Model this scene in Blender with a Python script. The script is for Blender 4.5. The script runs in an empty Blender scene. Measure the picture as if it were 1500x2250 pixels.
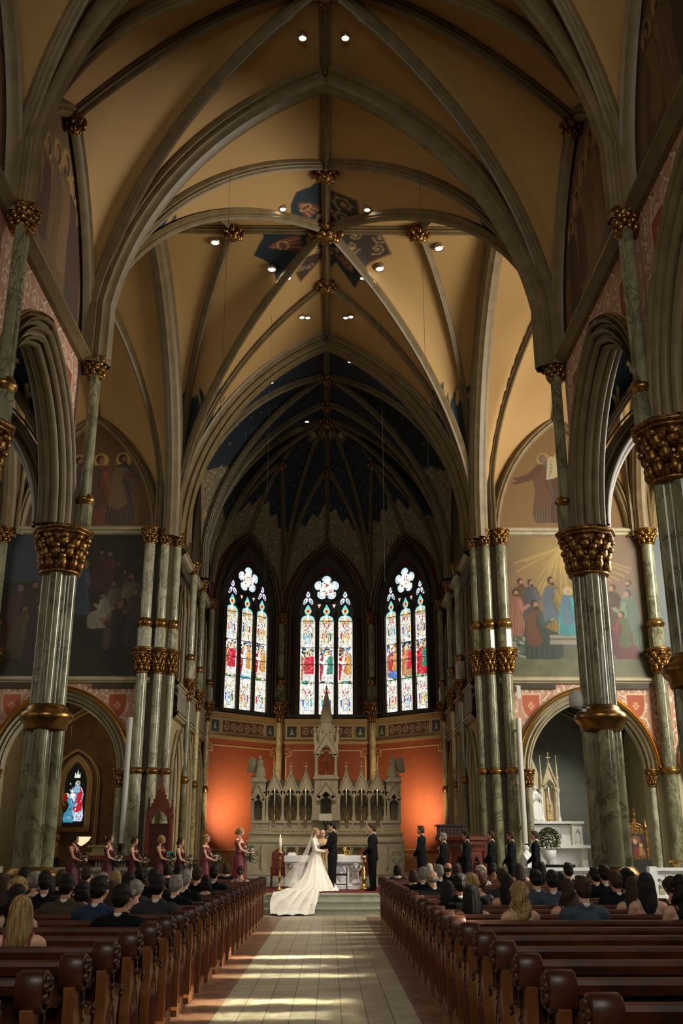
import bpy, bmesh, math, random
import numpy as np
from mathutils import Vector, Matrix, Euler
random.seed(7); np.random.seed(7)
PI=math.pi; sc=bpy.context.scene; C=sc.collection
# ---------------- camera ----------------
cam=bpy.data.objects.new('camera',bpy.data.cameras.new('camera')); C.objects.link(cam); sc.camera=cam
cam.data.sensor_fit='VERTICAL'; cam.data.sensor_height=36; cam.data.lens=35; cam.data.clip_end=200
cam.location=(.17,0,1.6)
_th=math.radians(18.7); _ps=.0112
cam.rotation_euler=Vector((math.sin(_ps)*math.cos(_th),math.cos(_ps)*math.cos(_th),math.sin(_th))).to_track_quat('-Z','Y').to_euler()
# ---------------- world and exposure ----------------
w=bpy.data.worlds.new('world'); sc.world=w; w.use_nodes=True
w.node_tree.nodes['Background'].inputs[0].default_value=(.8,.85,1,1); w.node_tree.nodes['Background'].inputs[1].default_value=.0
sc.view_settings.view_transform='Standard'; sc.view_settings.look='None'; sc.view_settings.gamma=1; sc.view_settings.use_curve_mapping=False
sc.view_settings.exposure=0.0
sc.cycles.use_denoising=True; sc.cycles.max_bounces=6; sc.cycles.diffuse_bounces=3
# ---------------- lights ----------------
def area(name,loc,target,sx,sy,power,col=(1,1,1),spread=180):
    d=bpy.data.lights.new(name,'AREA'); d.shape='RECTANGLE'; d.size=sx; d.size_y=sy; d.energy=power; d.color=col; d.spread=math.radians(spread)
    o=bpy.data.objects.new(name,d); C.objects.link(o); o.location=loc
    o.rotation_euler=(Vector(target)-Vector(loc)).to_track_quat('-Z','Y').to_euler(); return o
def spot(name,loc,target,power,col,ang,blend=.5,r=.1):
    d=bpy.data.lights.new(name,'SPOT'); d.energy=power; d.color=col; d.spot_size=math.radians(ang); d.spot_blend=blend; d.shadow_soft_size=r
    o=bpy.data.objects.new(name,d); C.objects.link(o); o.location=loc
    o.rotation_euler=(Vector(target)-Vector(loc)).to_track_quat('-Z','Y').to_euler(); return o
def point(name,loc,power,col,r=.3):
    d=bpy.data.lights.new(name,'POINT'); d.energy=power; d.color=col; d.shadow_soft_size=r
    o=bpy.data.objects.new(name,d); C.objects.link(o); o.location=loc; return o
DAY=(1,.97,.88); WARM=(1,.78,.5)
# daylight area lights added for assumed, unbuilt transept, west and aisle windows; ceiling spots; uplights behind the altar screen
area('assumed_transept_daylight_right',(15.2,24.0,9),(0,28,6),7,9,4200,DAY)
area('assumed_transept_daylight_left',(-15.2,24.0,9),(0,28,6),6,9,260,DAY)
area('assumed_west_window_daylight',(0,-3.6,11),(0,30,7),6,7,700,DAY)
area('assumed_aisle_daylight_right',(10.3,14,5),(0,16,1),8,3,260,DAY)
area('assumed_aisle_daylight_left',(-10.3,14,5),(0,16,1),8,3,40,DAY)
for k,(yy,pw,dx) in enumerate(((21.8,8,.25),(17.0,16,.3),(15.7,7,.1),(14.6,10,.14),(13.2,8,.1),(12.2,12,.16),(11.2,8,.1),(10.1,13,.2))):
    area('assumed_window_sunbeam',(10.2,yy+.6,8.2),(0,yy,0),dx,1.9,pw*.95,(1,.93,.78),2.8)  # area lights added to cast sun streaks; the aisle windows are assumed, not built
for sx in (-1,1):
    spot('altar_spot',(sx*4.6,19.3,9.8),(-sx*.8,30,1.2),900,(1,.9,.74),20,.6,.08)
    spot('crossing_spot',(sx*1.6,26.4,18.2),(-sx*.3,29.6,1),2300,(1,.92,.78),28,.7,.1)
    spot('altar_screen_spot',(sx*2.5,24,18.2),(sx*.3,37,3),2500,(1,.88,.68),17,.7,.1)
    area('red_wall_uplight',(sx*3.3,38.4,2.4),(sx*3.5,40.6,3.4),.4,.4,60,(1,.8,.56),100)
    point('vault_fill_light',(sx*4.0,25,12.5),15,WARM,.6); point('vault_fill_light',(sx*4.0,16.4,12.5),4,WARM,.6); point('vault_fill_light',(sx*9.0,25,12.5),11,WARM,.6)  # unseen point lights added to brighten the vaults; no fixtures there
spot('chapel_lamp',(8.6,31.8,6.0),(7.4,34.2,2.4),420,(1,.9,.7),80,.8,.1)
point('chapel_lamp',(-8,33,5.2),34,WARM,.2)

for sx in (-1,1): point('aisle_vault_fill',(sx*7.6,14.8,9.2),9,(.85,.9,1),.3)  # unseen point lights added to bring out the stars on the aisle vaults

# ---------------- object helpers ----------------
def setk(o,**k):
    for a,b in k.items(): o[a]=b
    return o
def tag(o,label,cat,group=None):
    o['label']=label; o['category']=cat
    if group: o['group']=group
    return o
def thing(name,label,cat,loc=(0,0,0),rz=0,group=None):
    o=bpy.data.objects.new(name,None); C.objects.link(o); o.location=loc; o.rotation_euler=(0,0,rz); o.empty_display_size=.1
    return tag(o,label,cat,group)
def kids(o): return [c for c in C.objects if c.parent==o]
def dup(root,loc,rz=0,label=None,group=None,scale=None,ch=None):
    r=root.copy(); C.objects.link(r); r.location=loc; r.rotation_euler=(0,0,rz)
    if label: r['label']=label
    if group: r['group']=group
    if scale: r.scale=scale if hasattr(scale,'__len__') else (scale,)*3
    for c0 in (ch if ch is not None else kids(root)):
        c=c0.copy(); C.objects.link(c); c.parent=r
        for g0 in kids(c0):
            g=g0.copy(); C.objects.link(g); g.parent=c
    return r
class MB:
    def __init__(s): s.v=[]; s.f=[]; s.n=0
    def add(s,v,f):
        v=np.asarray(v,float); s.v.append(v)
        s.f.extend([tuple(i+s.n for i in q) for q in f]); s.n+=len(v); return s
    def box(s,x0,x1,y0,y1,z0,z1,m=None):
        v=np.array([(x,y,z) for z in (z0,z1) for y in (y0,y1) for x in (x0,x1)],float)
        if m is not None: v=np.array([m(*p) for p in v])
        return s.add(v,[(0,2,3,1),(4,5,7,6),(0,1,5,4),(2,6,7,3),(0,4,6,2),(1,3,7,5)])
    def grid(s,P,cu=False,cv=False):   # P[nu][nv][3]
        P=np.asarray(P,float); nu,nv=P.shape[:2]; f=[]
        for i in range(nu if cu else nu-1):
            a=i*nv; b=((i+1)%nu)*nv
            for j in range(nv if cv else nv-1):
                k=(j+1)%nv; f.append((a+j,b+j,b+k,a+k))
        return s.add(P.reshape(-1,3),f)
    def tube(s,pts,r,n=8,cap=True):
        pts=[Vector(p) for p in pts]; rs=r if hasattr(r,'__len__') else [r]*len(pts); rows=[]; nrm=None
        for i,p in enumerate(pts):
            t=(pts[min(i+1,len(pts)-1)]-pts[max(i-1,0)]).normalized()
            if nrm is None: nrm=t.orthogonal().normalized()
            else: nrm=(nrm-t*nrm.dot(t)).normalized()
            b=t.cross(nrm); rows.append([p+(nrm*math.cos(a)+b*math.sin(a))*rs[i] for a in np.arange(n)*2*PI/n])
        o=s.n; s.grid(rows,cv=True)
        if cap:
            s.f.append(tuple(range(o+n-1,o-1,-1))); s.f.append(tuple(range(s.n-n,s.n)))
        return s
    def cyl(s,p0,p1,r0,r1=None,n=12): return s.tube([p0,p1],[r0,r0 if r1 is None else r1],n)
    def lathe(s,prof,c=(0,0),n=16,sx=1,sy=1,flute=0,fn=8):
        rows=[]
        for r,z in prof: rows.append([(c[0]+r*sx*(1+flute*math.cos(a*fn))*math.cos(a),c[1]+r*sy*(1+flute*math.cos(a*fn))*math.sin(a),z) for a in np.arange(n)*2*PI/n])
        o=s.n; s.grid(rows,cv=True); s.f.append(tuple(range(o+n-1,o-1,-1))); s.f.append(tuple(range(s.n-n,s.n))); return s
    def ell(s,c,r,rot=None,nu=8,nv=10):
        r=r if hasattr(r,'__len__') else (r,)*3; R=Euler(rot).to_matrix() if rot else Matrix.Identity(3); rows=[]
        for i in range(nu+1):
            t=PI*i/nu; t=min(max(t,.02),PI-.02)
            rows.append([Vector(c)+R@Vector((r[0]*math.sin(t)*math.cos(a),r[1]*math.sin(t)*math.sin(a),-r[2]*math.cos(t))) for a in np.arange(nv)*2*PI/nv])
        o=s.n; s.grid(rows,cv=True); s.f.append(tuple(range(o+nv-1,o-1,-1))); s.f.append(tuple(range(s.n-nv,s.n))); return s
    def cap(s,p0,p1,r0,r1=None,n=10):  # rounded cone
        r1=r0 if r1 is None else r1; p0=Vector(p0); p1=Vector(p1); d=(p1-p0).normalized(); P=[];R=[]
        for a in (80,50,20): P.append(p0-d*r0*math.sin(math.radians(a))); R.append(r0*math.cos(math.radians(a)))
        P.append(p0);R.append(r0);P.append(p1);R.append(r1)
        for a in (20,50,80): P.append(p1+d*r1*math.sin(math.radians(a))); R.append(r1*math.cos(math.radians(a)))
        return s.tube(P,R,n)
    def prism(s,poly,y0,y1,xf=None):  # poly in (x,z), extruded along y
        n=len(poly); xf=xf or (lambda x,y,z:(x,y,z))
        v=[xf(x,y0,z) for x,z in poly]+[xf(x,y1,z) for x,z in poly]
        return s.add(v,[tuple(range(n)),tuple(range(2*n-1,n-1,-1))]+[(i,i+n,(i+1)%n+n,(i+1)%n) for i in range(n)])
    def xform(s,fn):
        s.v=[np.array([fn(*p) for p in np.concatenate(s.v)])]; return s
    def mesh(s,name,smooth=False):
        me=bpy.data.meshes.new(name); V=np.concatenate(s.v) if s.v else np.zeros((0,3))
        me.from_pydata(V.tolist(),[],s.f)
        if smooth: me.polygons.foreach_set('use_smooth',[True]*len(me.polygons))
        bm=bmesh.new(); bm.from_mesh(me); bmesh.ops.recalc_face_normals(bm,faces=bm.faces); bm.to_mesh(me); bm.free()
        me.update(); return me
    def build(s,name,mat,parent=None,smooth=False,angle=None):
        me=s.mesh(name,smooth or angle is not None); o=bpy.data.objects.new(name,me); C.objects.link(o)
        if mat: me.materials.append(mat)
        if angle is not None:
            try: me.set_sharp_from_angle(angle=math.radians(angle))
            except Exception: pass
        if parent: o.parent=parent
        return o
def struct(o): o['kind']='structure'; return o
def colgrid(name,P,col,mat,parent=None,smooth=True):
    """P: nu x nv x 3 array of points, col: nu x nv x 3 linear colours"""
    nu,nv=P.shape[:2]; me=bpy.data.meshes.new(name); nf=(nu-1)*(nv-1)
    me.vertices.add(nu*nv); me.vertices.foreach_set('co',P.reshape(-1).astype(np.float32))
    i=np.arange(nu-1)[:,None]*nv+np.arange(nv-1)[None,:]; q=np.stack([i,i+nv,i+nv+1,i+1],-1).reshape(-1)
    me.loops.add(nf*4); me.loops.foreach_set('vertex_index',q.astype(np.int32))
    me.polygons.add(nf); me.polygons.foreach_set('loop_start',(np.arange(nf)*4).astype(np.int32))
    try: me.polygons.foreach_set('loop_total',np.full(nf,4,np.int32))
    except Exception: pass
    if smooth: me.polygons.foreach_set('use_smooth',np.ones(nf,bool))
    me.update(); me.validate()
    a=me.color_attributes.new('Col','FLOAT_COLOR','POINT'); cc=np.ones((nu*nv,4),np.float32); cc[:,:3]=col.reshape(-1,3); a.data.foreach_set('color',cc.reshape(-1))
    me.materials.append(mat); o=bpy.data.objects.new(name,me); C.objects.link(o)
    if parent: o.parent=parent
    return o
# ---------------- materials ----------------
def lin(r,g,b): 
    f=lambda c:(c/12.92 if c<=.04045 else ((c+.055)/1.055)**2.4)
    return (f(r/255),f(g/255),f(b/255))
def mat(name,col,rough=.6,metal=0,noise=None,scale=8,col2=None,bump=0,coat=0,emit=0,detail=4,alpha=1,sheen=0):
    m=bpy.data.materials.new(name); m.use_nodes=True; nt=m.node_tree; b=nt.nodes['Principled BSDF']
    b.inputs['Base Color'].default_value=(*col,1); b.inputs['Roughness'].default_value=rough; b.inputs['Metallic'].default_value=metal
    b.inputs['Coat Weight'].default_value=coat; b.inputs['Alpha'].default_value=alpha; b.inputs['Sheen Weight'].default_value=sheen
    if emit: b.inputs['Emission Color'].default_value=(*col,1); b.inputs['Emission Strength'].default_value=emit
    if col2 is not None or bump:
        tc=nt.nodes.new('ShaderNodeTexCoord'); n=nt.nodes.new('ShaderNodeTexNoise'); n.inputs['Scale'].default_value=scale; n.inputs['Detail'].default_value=detail
        nt.links.new(tc.outputs['Object'],n.inputs['Vector'])
        if col2 is not None:
            r=nt.nodes.new('ShaderNodeValToRGB'); r.color_ramp.elements[0].position=.35; r.color_ramp.elements[1].position=.65
            r.color_ramp.elements[0].color=(*col,1); r.color_ramp.elements[1].color=(*col2,1)
            nt.links.new(n.outputs['Fac'],r.inputs['Fac']); nt.links.new(r.outputs['Color'],b.inputs['Base Color'])
        if bump:
            bp=nt.nodes.new('ShaderNodeBump'); bp.inputs['Strength'].default_value=bump; bp.inputs['Distance'].default_value=.02
            nt.links.new(n.outputs['Fac'],bp.inputs['Height']); nt.links.new(bp.outputs['Normal'],b.inputs['Normal'])
    return m
def marble(name,base,light,vein,rough=.12,scale=1.6,zs=.55):
    m=bpy.data.materials.new(name); m.use_nodes=True; nt=m.node_tree; b=nt.nodes['Principled BSDF']; L=nt.links.new
    g=nt.nodes.new('ShaderNodeNewGeometry'); mp=nt.nodes.new('ShaderNodeMapping'); mp.inputs['Scale'].default_value=(1,1,zs); L(g.outputs['Position'],mp.inputs['Vector'])
    n1=nt.nodes.new('ShaderNodeTexNoise'); n1.inputs['Scale'].default_value=scale*1.8; n1.inputs['Detail'].default_value=8; n1.inputs['Distortion'].default_value=.8; L(mp.outputs[0],n1.inputs['Vector'])
    r1=nt.nodes.new('ShaderNodeValToRGB'); r1.color_ramp.elements[0].position=.38; r1.color_ramp.elements[1].position=.62
    r1.color_ramp.elements[0].color=(*base,1); r1.color_ramp.elements[1].color=(*light,1); L(n1.outputs['Fac'],r1.inputs['Fac'])
    n2=nt.nodes.new('ShaderNodeTexNoise'); n2.inputs['Scale'].default_value=scale*1.3; n2.inputs['Detail'].default_value=8; n2.inputs['Roughness'].default_value=.6; n2.inputs['Distortion'].default_value=.9; L(mp.outputs[0],n2.inputs['Vector'])
    s=nt.nodes.new('ShaderNodeMath'); s.operation='SUBTRACT'; s.inputs[1].default_value=.5; L(n2.outputs['Fac'],s.inputs[0])
    a=nt.nodes.new('ShaderNodeMath'); a.operation='ABSOLUTE'; L(s.outputs[0],a.inputs[0])
    r2=nt.nodes.new('ShaderNodeValToRGB'); r2.color_ramp.elements[0].position=0; r2.color_ramp.elements[1].position=.03
    r2.color_ramp.elements[0].color=(1,1,1,1); r2.color_ramp.elements[1].color=(0,0,0,1); L(a.outputs[0],r2.inputs['Fac'])
    ms=nt.nodes.new('ShaderNodeMath'); ms.operation='MULTIPLY'; ms.inputs[1].default_value=.75; L(r2.outputs[0],ms.inputs[0]); mx=nt.nodes.new('ShaderNodeMixRGB'); L(ms.outputs[0],mx.inputs[0]); L(r1.outputs[0],mx.inputs[1]); mx.inputs[2].default_value=(*vein,1)
    L(mx.outputs[0],b.inputs['Base Color']); b.inputs['Roughness'].default_value=rough
    return m
def vcol(name,rough=.8,emit=0):
    m=bpy.data.materials.new(name); m.use_nodes=True; nt=m.node_tree; b=nt.nodes['Principled BSDF']
    a=nt.nodes.new('ShaderNodeVertexColor'); a.layer_name='Col'; nt.links.new(a.outputs['Color'],b.inputs['Base Color']); b.inputs['Roughness'].default_value=rough
    if emit: nt.links.new(a.outputs['Color'],b.inputs['Emission Color']); b.inputs['Emission Strength'].default_value=emit; b.inputs['Roughness'].default_value=.3
    return m
M={}
M['cream']=mat('cream_stone',lin(176,164,132),.55,col2=lin(158,146,114),scale=3,detail=2)
M['rib']=mat('rib_paint',lin(124,104,68),.5,col2=lin(108,90,58),scale=3,detail=2)
M['ribd']=mat('rib_olive',lin(106,90,60),.5,col2=lin(90,76,50),scale=3,detail=2)
M['gold']=mat('gilding',lin(168,128,70),.36,.9,col2=lin(104,68,32),scale=22,bump=.5)
M['goldp']=mat('gold_line',lin(210,165,90),.25,.9)
M['brass']=mat('brass',lin(220,180,100),.2,1)
M['green']=marble('green_marble',lin(112,110,82),lin(150,146,114),lin(66,62,44))
M['pale']=marble('pale_green_marble',lin(150,146,118),lin(186,180,152),lin(96,90,68))
M['yellow']=marble('yellow_marble',lin(170,150,96),lin(205,188,130),lin(116,90,44))
M['white']=marble('white_marble',lin(232,232,230),lin(240,240,238),lin(212,214,216),rough=.35,scale=3,zs=1)
M['stone']=marble('altar_stone',lin(192,178,148),lin(200,187,158),lin(182,168,138),rough=.55,scale=2,zs=1)
M['stoned']=mat('niche_shade_stone',lin(120,106,82),.7,col2=lin(104,92,70),scale=4)  # altar stone in a darker tone, painting in the shade of the niches
M['plaster']=mat('plaster',lin(168,156,128),.8,col2=lin(158,146,118),scale=2)
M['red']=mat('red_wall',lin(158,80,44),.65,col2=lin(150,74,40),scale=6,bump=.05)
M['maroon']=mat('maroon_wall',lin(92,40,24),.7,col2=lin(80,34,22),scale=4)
M['tan']=mat('tan_band',lin(180,150,96),.6)
M['wood']=mat('pew_wood',lin(88,44,24),.38,col2=lin(58,28,15),scale=5,detail=6)
M['woodl']=mat('oak_panel',lin(150,98,58),.3,col2=lin(122,74,40),scale=6,detail=6)
M['woodr']=mat('red_wood',lin(112,48,26),.35,col2=lin(84,34,18),scale=6)
M['dark']=mat('dark_iron',(.02,.017,.013),.5)
M['black']=mat('black_cloth',(.006,.0065,.008),.9)
M['black'].node_tree.nodes['Principled BSDF'].inputs['Specular IOR Level'].default_value=.2
M['goldr']=mat('gilded_band',lin(172,132,74),.3,.9,col2=lin(130,92,46),scale=6)
M['brownw']=mat('brown_chapel_wall',lin(118,88,54),.8,col2=lin(100,70,44),scale=3)
M['paint']=vcol('painted_surface',.75); M['paintg']=vcol('painted_gloss',.5)
M['glass']=vcol('stained_glass',.3,1.15)
M['lead']=mat('tracery_stone',lin(56,50,40),.7)
M['lamp']=mat('lamp_lens',(1,.86,.6),.3,emit=14)
M['chrome']=mat('lamp_ring',(.5,.42,.3),.3,.8)
M['whitep']=mat('white_paint',lin(200,196,184),.5)
M['bluegrey']=mat('blue_grey_plaster',lin(128,134,130),.8,col2=lin(118,124,121),scale=3)
M['carpet']=mat('red_carpet',lin(120,30,30),.95,col2=lin(95,34,30),scale=30)
# ---------------- painter ----------------
class Canvas:
    def __init__(s,x0,x1,y0,y1,res,bg):
        s.x0,s.y0,s.res=x0,y0,res; s.w=int((x1-x0)*res)+1; s.h=int((y1-y0)*res)+1
        s.a=np.zeros((s.h,s.w,3))+np.array(bg); s.X,s.Y=np.meshgrid(x0+np.arange(s.w)/res,y0+np.arange(s.h)/res)
    def _bb(s,xa,xb,ya,yb):
        i0=max(0,int((xa-s.x0)*s.res)); i1=min(s.w,int((xb-s.x0)*s.res)+2); j0=max(0,int((ya-s.y0)*s.res)); j1=min(s.h,int((yb-s.y0)*s.res)+2)
        return slice(j0,max(j1,j0)),slice(i0,max(i1,i0))
    def _put(s,sl,mask,col,al=1):
        if not mask.size: return
        A=s.a[sl]; k=(mask*al)[...,None]; A[...]=A*(1-k)+np.array(col)*k
    def poly(s,P,col,al=1):
        P=np.array(P,float); sl=s._bb(P[:,0].min(),P[:,0].max(),P[:,1].min(),P[:,1].max()); X=s.X[sl];Y=s.Y[sl]; ins=np.zeros(X.shape,bool)
        for (xa,ya),(xb,yb) in zip(P,np.roll(P,-1,0)):
            if ya==yb: continue
            ins^=((ya>Y)!=(yb>Y))&(X<(xb-xa)*(Y-ya)/(yb-ya)+xa)
        s._put(sl,ins.astype(float),col,al)
    def ell(s,x,y,rx,ry,col,al=1,rot=0):
        r=max(rx,ry); sl=s._bb(x-r,x+r,y-r,y+r); dx=s.X[sl]-x; dy=s.Y[sl]-y; c,q=math.cos(rot),math.sin(rot)
        d=((dx*c+dy*q)/rx)**2+((-dx*q+dy*c)/ry)**2; s._put(sl,(d<1).astype(float),col,al)
    def glow(s,x,y,r,col,al=1):
        sl=s._bb(x-r,x+r,y-r,y+r); d=np.hypot(s.X[sl]-x,s.Y[sl]-y)/r; s._put(sl,np.clip(1-d,0,1)**1.5,col,al)
    def ring(s,x,y,r,wd,col,al=1):
        q=r+wd; sl=s._bb(x-q,x+q,y-q,y+q); d=np.abs(np.hypot(s.X[sl]-x,s.Y[sl]-y)-r); s._put(sl,(d<wd/2).astype(float),col,al)
    def line(s,P,wd,col,al=1,taper=False):
        P=np.array(P,float); n=len(P)-1
        for k in range(n):
            (xa,ya),(xb,yb)=P[k],P[k+1]; w_=wd*(1-k/n*.8) if taper else wd
            sl=s._bb(min(xa,xb)-w_,max(xa,xb)+w_,min(ya,yb)-w_,max(ya,yb)+w_); X=s.X[sl];Y=s.Y[sl]
            L=(xb-xa)**2+(yb-ya)**2+1e-12; t=np.clip(((X-xa)*(xb-xa)+(Y-ya)*(yb-ya))/L,0,1)
            d=np.hypot(X-xa-t*(xb-xa),Y-ya-t*(yb-ya)); s._put(sl,np.clip((w_/2-d)*s.res+.5,0,1),col,al)
    def rect(s,xa,xb,ya,yb,col,al=1): s._put(s._bb(xa,xb,ya,yb),np.ones(s.X[s._bb(xa,xb,ya,yb)].shape),col,al)
    def frame(s,xa,xb,ya,yb,wd,col): s.line([(xa,ya),(xb,ya),(xb,yb),(xa,yb),(xa,ya)],wd,col)
    def mottle(s,amt,sc_=6,seed=0):
        r=np.random.RandomState(seed); n=np.zeros((s.h,s.w))
        for o in range(3):
            k=max(2,int(s.h/s.res*sc_/4*2**o)); l=max(2,int(s.w/s.res*sc_/4*2**o)); g=r.rand(k+1,l+1)
            yi=np.linspace(0,k-1e-6,s.h); xi=np.linspace(0,l-1e-6,s.w); y0=yi.astype(int);x0=xi.astype(int);fy=(yi-y0)[:,None];fx=(xi-x0)[None]
            fy=fy*fy*(3-2*fy);fx=fx*fx*(3-2*fx)
            n+=(g[y0][:,x0]*(1-fy)*(1-fx)+g[y0+1][:,x0]*fy*(1-fx)+g[y0][:,x0+1]*(1-fy)*fx+g[y0+1][:,x0+1]*fy*fx-.5)/2**o
        s.a*=(1+amt*n[...,None]); return n
    def spiral(s,x,y,r,a0,turn,wd,col,leaf=None,al=1):
        n=26; T=np.linspace(0,1,n); rr=r*(1-.82*T); an=a0+turn*T*2*PI*1.35; P=np.stack([x+rr*np.cos(an),y+rr*np.sin(an)],1); s.line(P,wd,col,al,True)
        if leaf is not None:
            for k in range(0,18,3):
                d=an[k]-turn*.9; s.ell(x+(rr[k]+r*.13)*math.cos(an[k]),y+(rr[k]+r*.13)*math.sin(an[k]),r*.2,r*.08,leaf,al,d)
        for k in range(5): 
            d=a0+k*2*PI/5; s.ell(x+r*.16*math.cos(d),y+r*.16*math.sin(d),r*.15,r*.08,leaf if leaf is not None else col,al,d)
    def scroll(s,x0,x1,y0,y1,n,col,leaf,wd=None,al=1,diag=False):
        h=(y1-y0); step=(x1-x0)/n; r=min(h,step)*.46; wd=wd or r*.16
        m=max(1,int(round(h/step)))
        for j in range(m):
            for i in range(n):
                up=(i+j)%2; cx=x0+step*(i+.5); cy=y0+h*(j+.5)/m; s.spiral(cx,cy,r,PI/2*(3 if up else 1)+random.uniform(-.3,.3),1 if up else -1,wd,col,leaf,al)
    def tint(s,col,al): s.a=s.a*(1-al)+np.array(col)*al
    def soften(s,k):
        for _ in range(k):
            a=np.pad(s.a,((1,1),(1,1),(0,0)),'edge'); s.a=(a[:-2,1:-1]+a[2:,1:-1]+a[1:-1,:-2]+a[1:-1,2:]+2*a[1:-1,1:-1])/6
    def sample(s,X,Y):
        xi=np.clip((X-s.x0)*s.res,0,s.w-1.001); yi=np.clip((Y-s.y0)*s.res,0,s.h-1.001); x0=xi.astype(int); y0=yi.astype(int); fx=(xi-x0)[...,None]; fy=(yi-y0)[...,None]; a=s.a
        return a[y0,x0]*(1-fx)*(1-fy)+a[y0,x0+1]*fx*(1-fy)+a[y0+1,x0]*(1-fx)*fy+a[y0+1,x0+1]*fx*fy
def jit(c,a=.1): k=1+random.uniform(-a,a); return tuple(v*k for v in c)
def robed(cv,x,y,h,robe,skin=(.35,.2,.12),hair=(.08,.05,.03),halo=None,face=1,lean=0,pose='stand',mantle=None,detail=6,arm=1):
    """painted standing, kneeling or seated robed figure of generic look; y is the hem, h the height"""
    hx=x+lean*h*.3; dk=tuple(v*.55 for v in robe); lt=tuple(min(1,v*1.45) for v in robe)
    if pose=='stand': B=[(-.17,0),(-.2,.12),(-.15,.45),(-.17,.66),(-.12,.8),(-.04,.85),(.05,.85),(.12,.8),(.16,.64),(.13,.42),(.2,.1),(.17,0)]; hy=.91
    elif pose=='kneel': B=[(-.3,0),(-.34,.08),(-.2,.3),(-.17,.55),(-.12,.74),(-.03,.8),(.05,.8),(.12,.74),(.15,.5),(.17,.25),(.2,.1),(.14,0)]; hy=.87
    else: B=[(-.2,.02),(-.22,.35),(-.17,.6),(-.12,.76),(-.03,.82),(.05,.82),(.12,.76),(.15,.52),(.36,.42),(.42,.3),(.4,.05),(.3,0)]; hy=.89
    pts=[(x+face*p[0]*h+lean*h*.3*p[1],y+p[1]*h) for p in B]
    if halo is not None: cv.ell(hx,y+hy*h,.105*h,.105*h,halo); cv.ring(hx,y+hy*h,.1*h,.016*h,tuple(v*.6 for v in halo))
    cv.poly(pts,robe)
    cv.poly([(x+face*-.02*h+lean*h*.3*q,y+q*h) for q in (0,.4,.84)]+[(x+face*a*h*-1+lean*h*.3*q,y+q*h) for a,q in ((.12,.8),(.16,.62),(.15,.4),(.19,.1),(.17,.01))],dk,.45)
    for k in range(detail*2):
        t=(k+.5)/detail/2; xb=x+face*(-.15+.3*t)*h*(1.6 if pose=='sit' else 1.1); xt=x+(-.1+.2*t)*h*.8+lean*h*.2
        P=[(xb,y+.03*h),(xb+.02*h,y+.25*h),(xt+.02*h*random.uniform(-1,1),y+.5*h),(xt,y+.72*h)]
        cv.line(P,.018*h,dk if k%2 else lt,.7,True)
    if mantle is not None:
        m=[(x+face*(-.16)*h,y+.25*h),(x+face*-.15*h,y+.66*h),(x+face*-.1*h+lean*h*.2,y+.8*h),(x+face*.07*h+lean*h*.24,y+.8*h),(x+face*.0*h,y+.6*h),(x+face*.1*h,y+.3*h),(x+face*-.02*h,y+.2*h)]
        cv.poly(m,mantle); cv.line(m[3:6],.016*h,tuple(v*.5 for v in mantle),.8)
    if arm:
        e=(x+face*.13*h+lean*h*.2,y+.56*h); w_=(x+face*.24*h+lean*h*.2,y+.64*h); sh=(x+face*.07*h+lean*h*.24,y+.74*h)
        cv.line([sh,e,w_],.07*h,lt,.9); cv.ell(w_[0]+face*.02*h,w_[1]+.01*h,.03*h,.02*h,skin)
    cv.ell(hx-face*.012*h,y+(hy+.012)*h,.058*h,.066*h,hair); cv.ell(hx+face*.014*h,y+(hy-.004)*h,.04*h,.052*h,skin)
    if random.random()<.5: cv.ell(hx+face*.02*h,y+(hy-.05)*h,.028*h,.032*h,hair)
# ---------------- arches and vaults ----------------
ZS,ZA,ZW=11.25,18.8,15.35   # vault springing, ridge, wall apex
def pcurve(t,ratio):
    """normalised pointed arch: t 0 at the crown, 1 at the springing; returns rise 0..1"""
    c=(ratio*ratio-1)/2; R=1+c; return np.sqrt(np.maximum(R*R-(t+c)**2,0))/ratio
def vz(u,v,zs,za,zw,ra=1.5,rw=1.5,zu=None):
    """u across the main span, v along it, both 0..1"""
    P=zs+(za-zs)*pcurve(u,ra); Rg=za-(za-zw)*u**1.6; s=np.clip(v/np.maximum(u,1e-6),0,1)
    return np.where(u>=v,P+(Rg-P)*pcurve(s,rw),P)
class Bay:
    """rectangular vault bay; swap=True when its main span runs along Y (ridge along X)"""
    def __init__(s,cx,cy,a,b,swap=False,zs=ZS,za=ZA,zw=ZW,ra=1.5,rw=1.9): s.__dict__.update(locals())
    def z(s,x,y):
        X=np.abs(x-s.cx)/s.a; Y=np.abs(y-s.cy)/s.b; X=np.clip(X,0,1);Y=np.clip(Y,0,1)
        return vz(Y,X,s.zs,s.za,s.zw,s.ra,s.rw) if s.swap else vz(X,Y,s.zs,s.za,s.zw,s.ra,s.rw)
    def shell(s,name,colf,m,nx=90,ny=90,parent=None):
        X,Y=np.meshgrid(s.cx+s.a*np.linspace(-1,1,nx),s.cy+s.b*np.linspace(-1,1,ny),indexing='ij'); Z=s.z(X,Y); P=np.stack([X,Y,Z],-1)
        return colgrid(name,P,colf(X,Y,Z),m,parent)
RIBP=[(-.13,.04),(-.13,-.06),(-.085,-.085),(-.1,-.13),(-.05,-.16),(-.045,-.2),(0,-.235),(.045,-.2),(.05,-.16),(.1,-.13),(.085,-.085),(.13,-.06),(.13,.04)]
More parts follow.
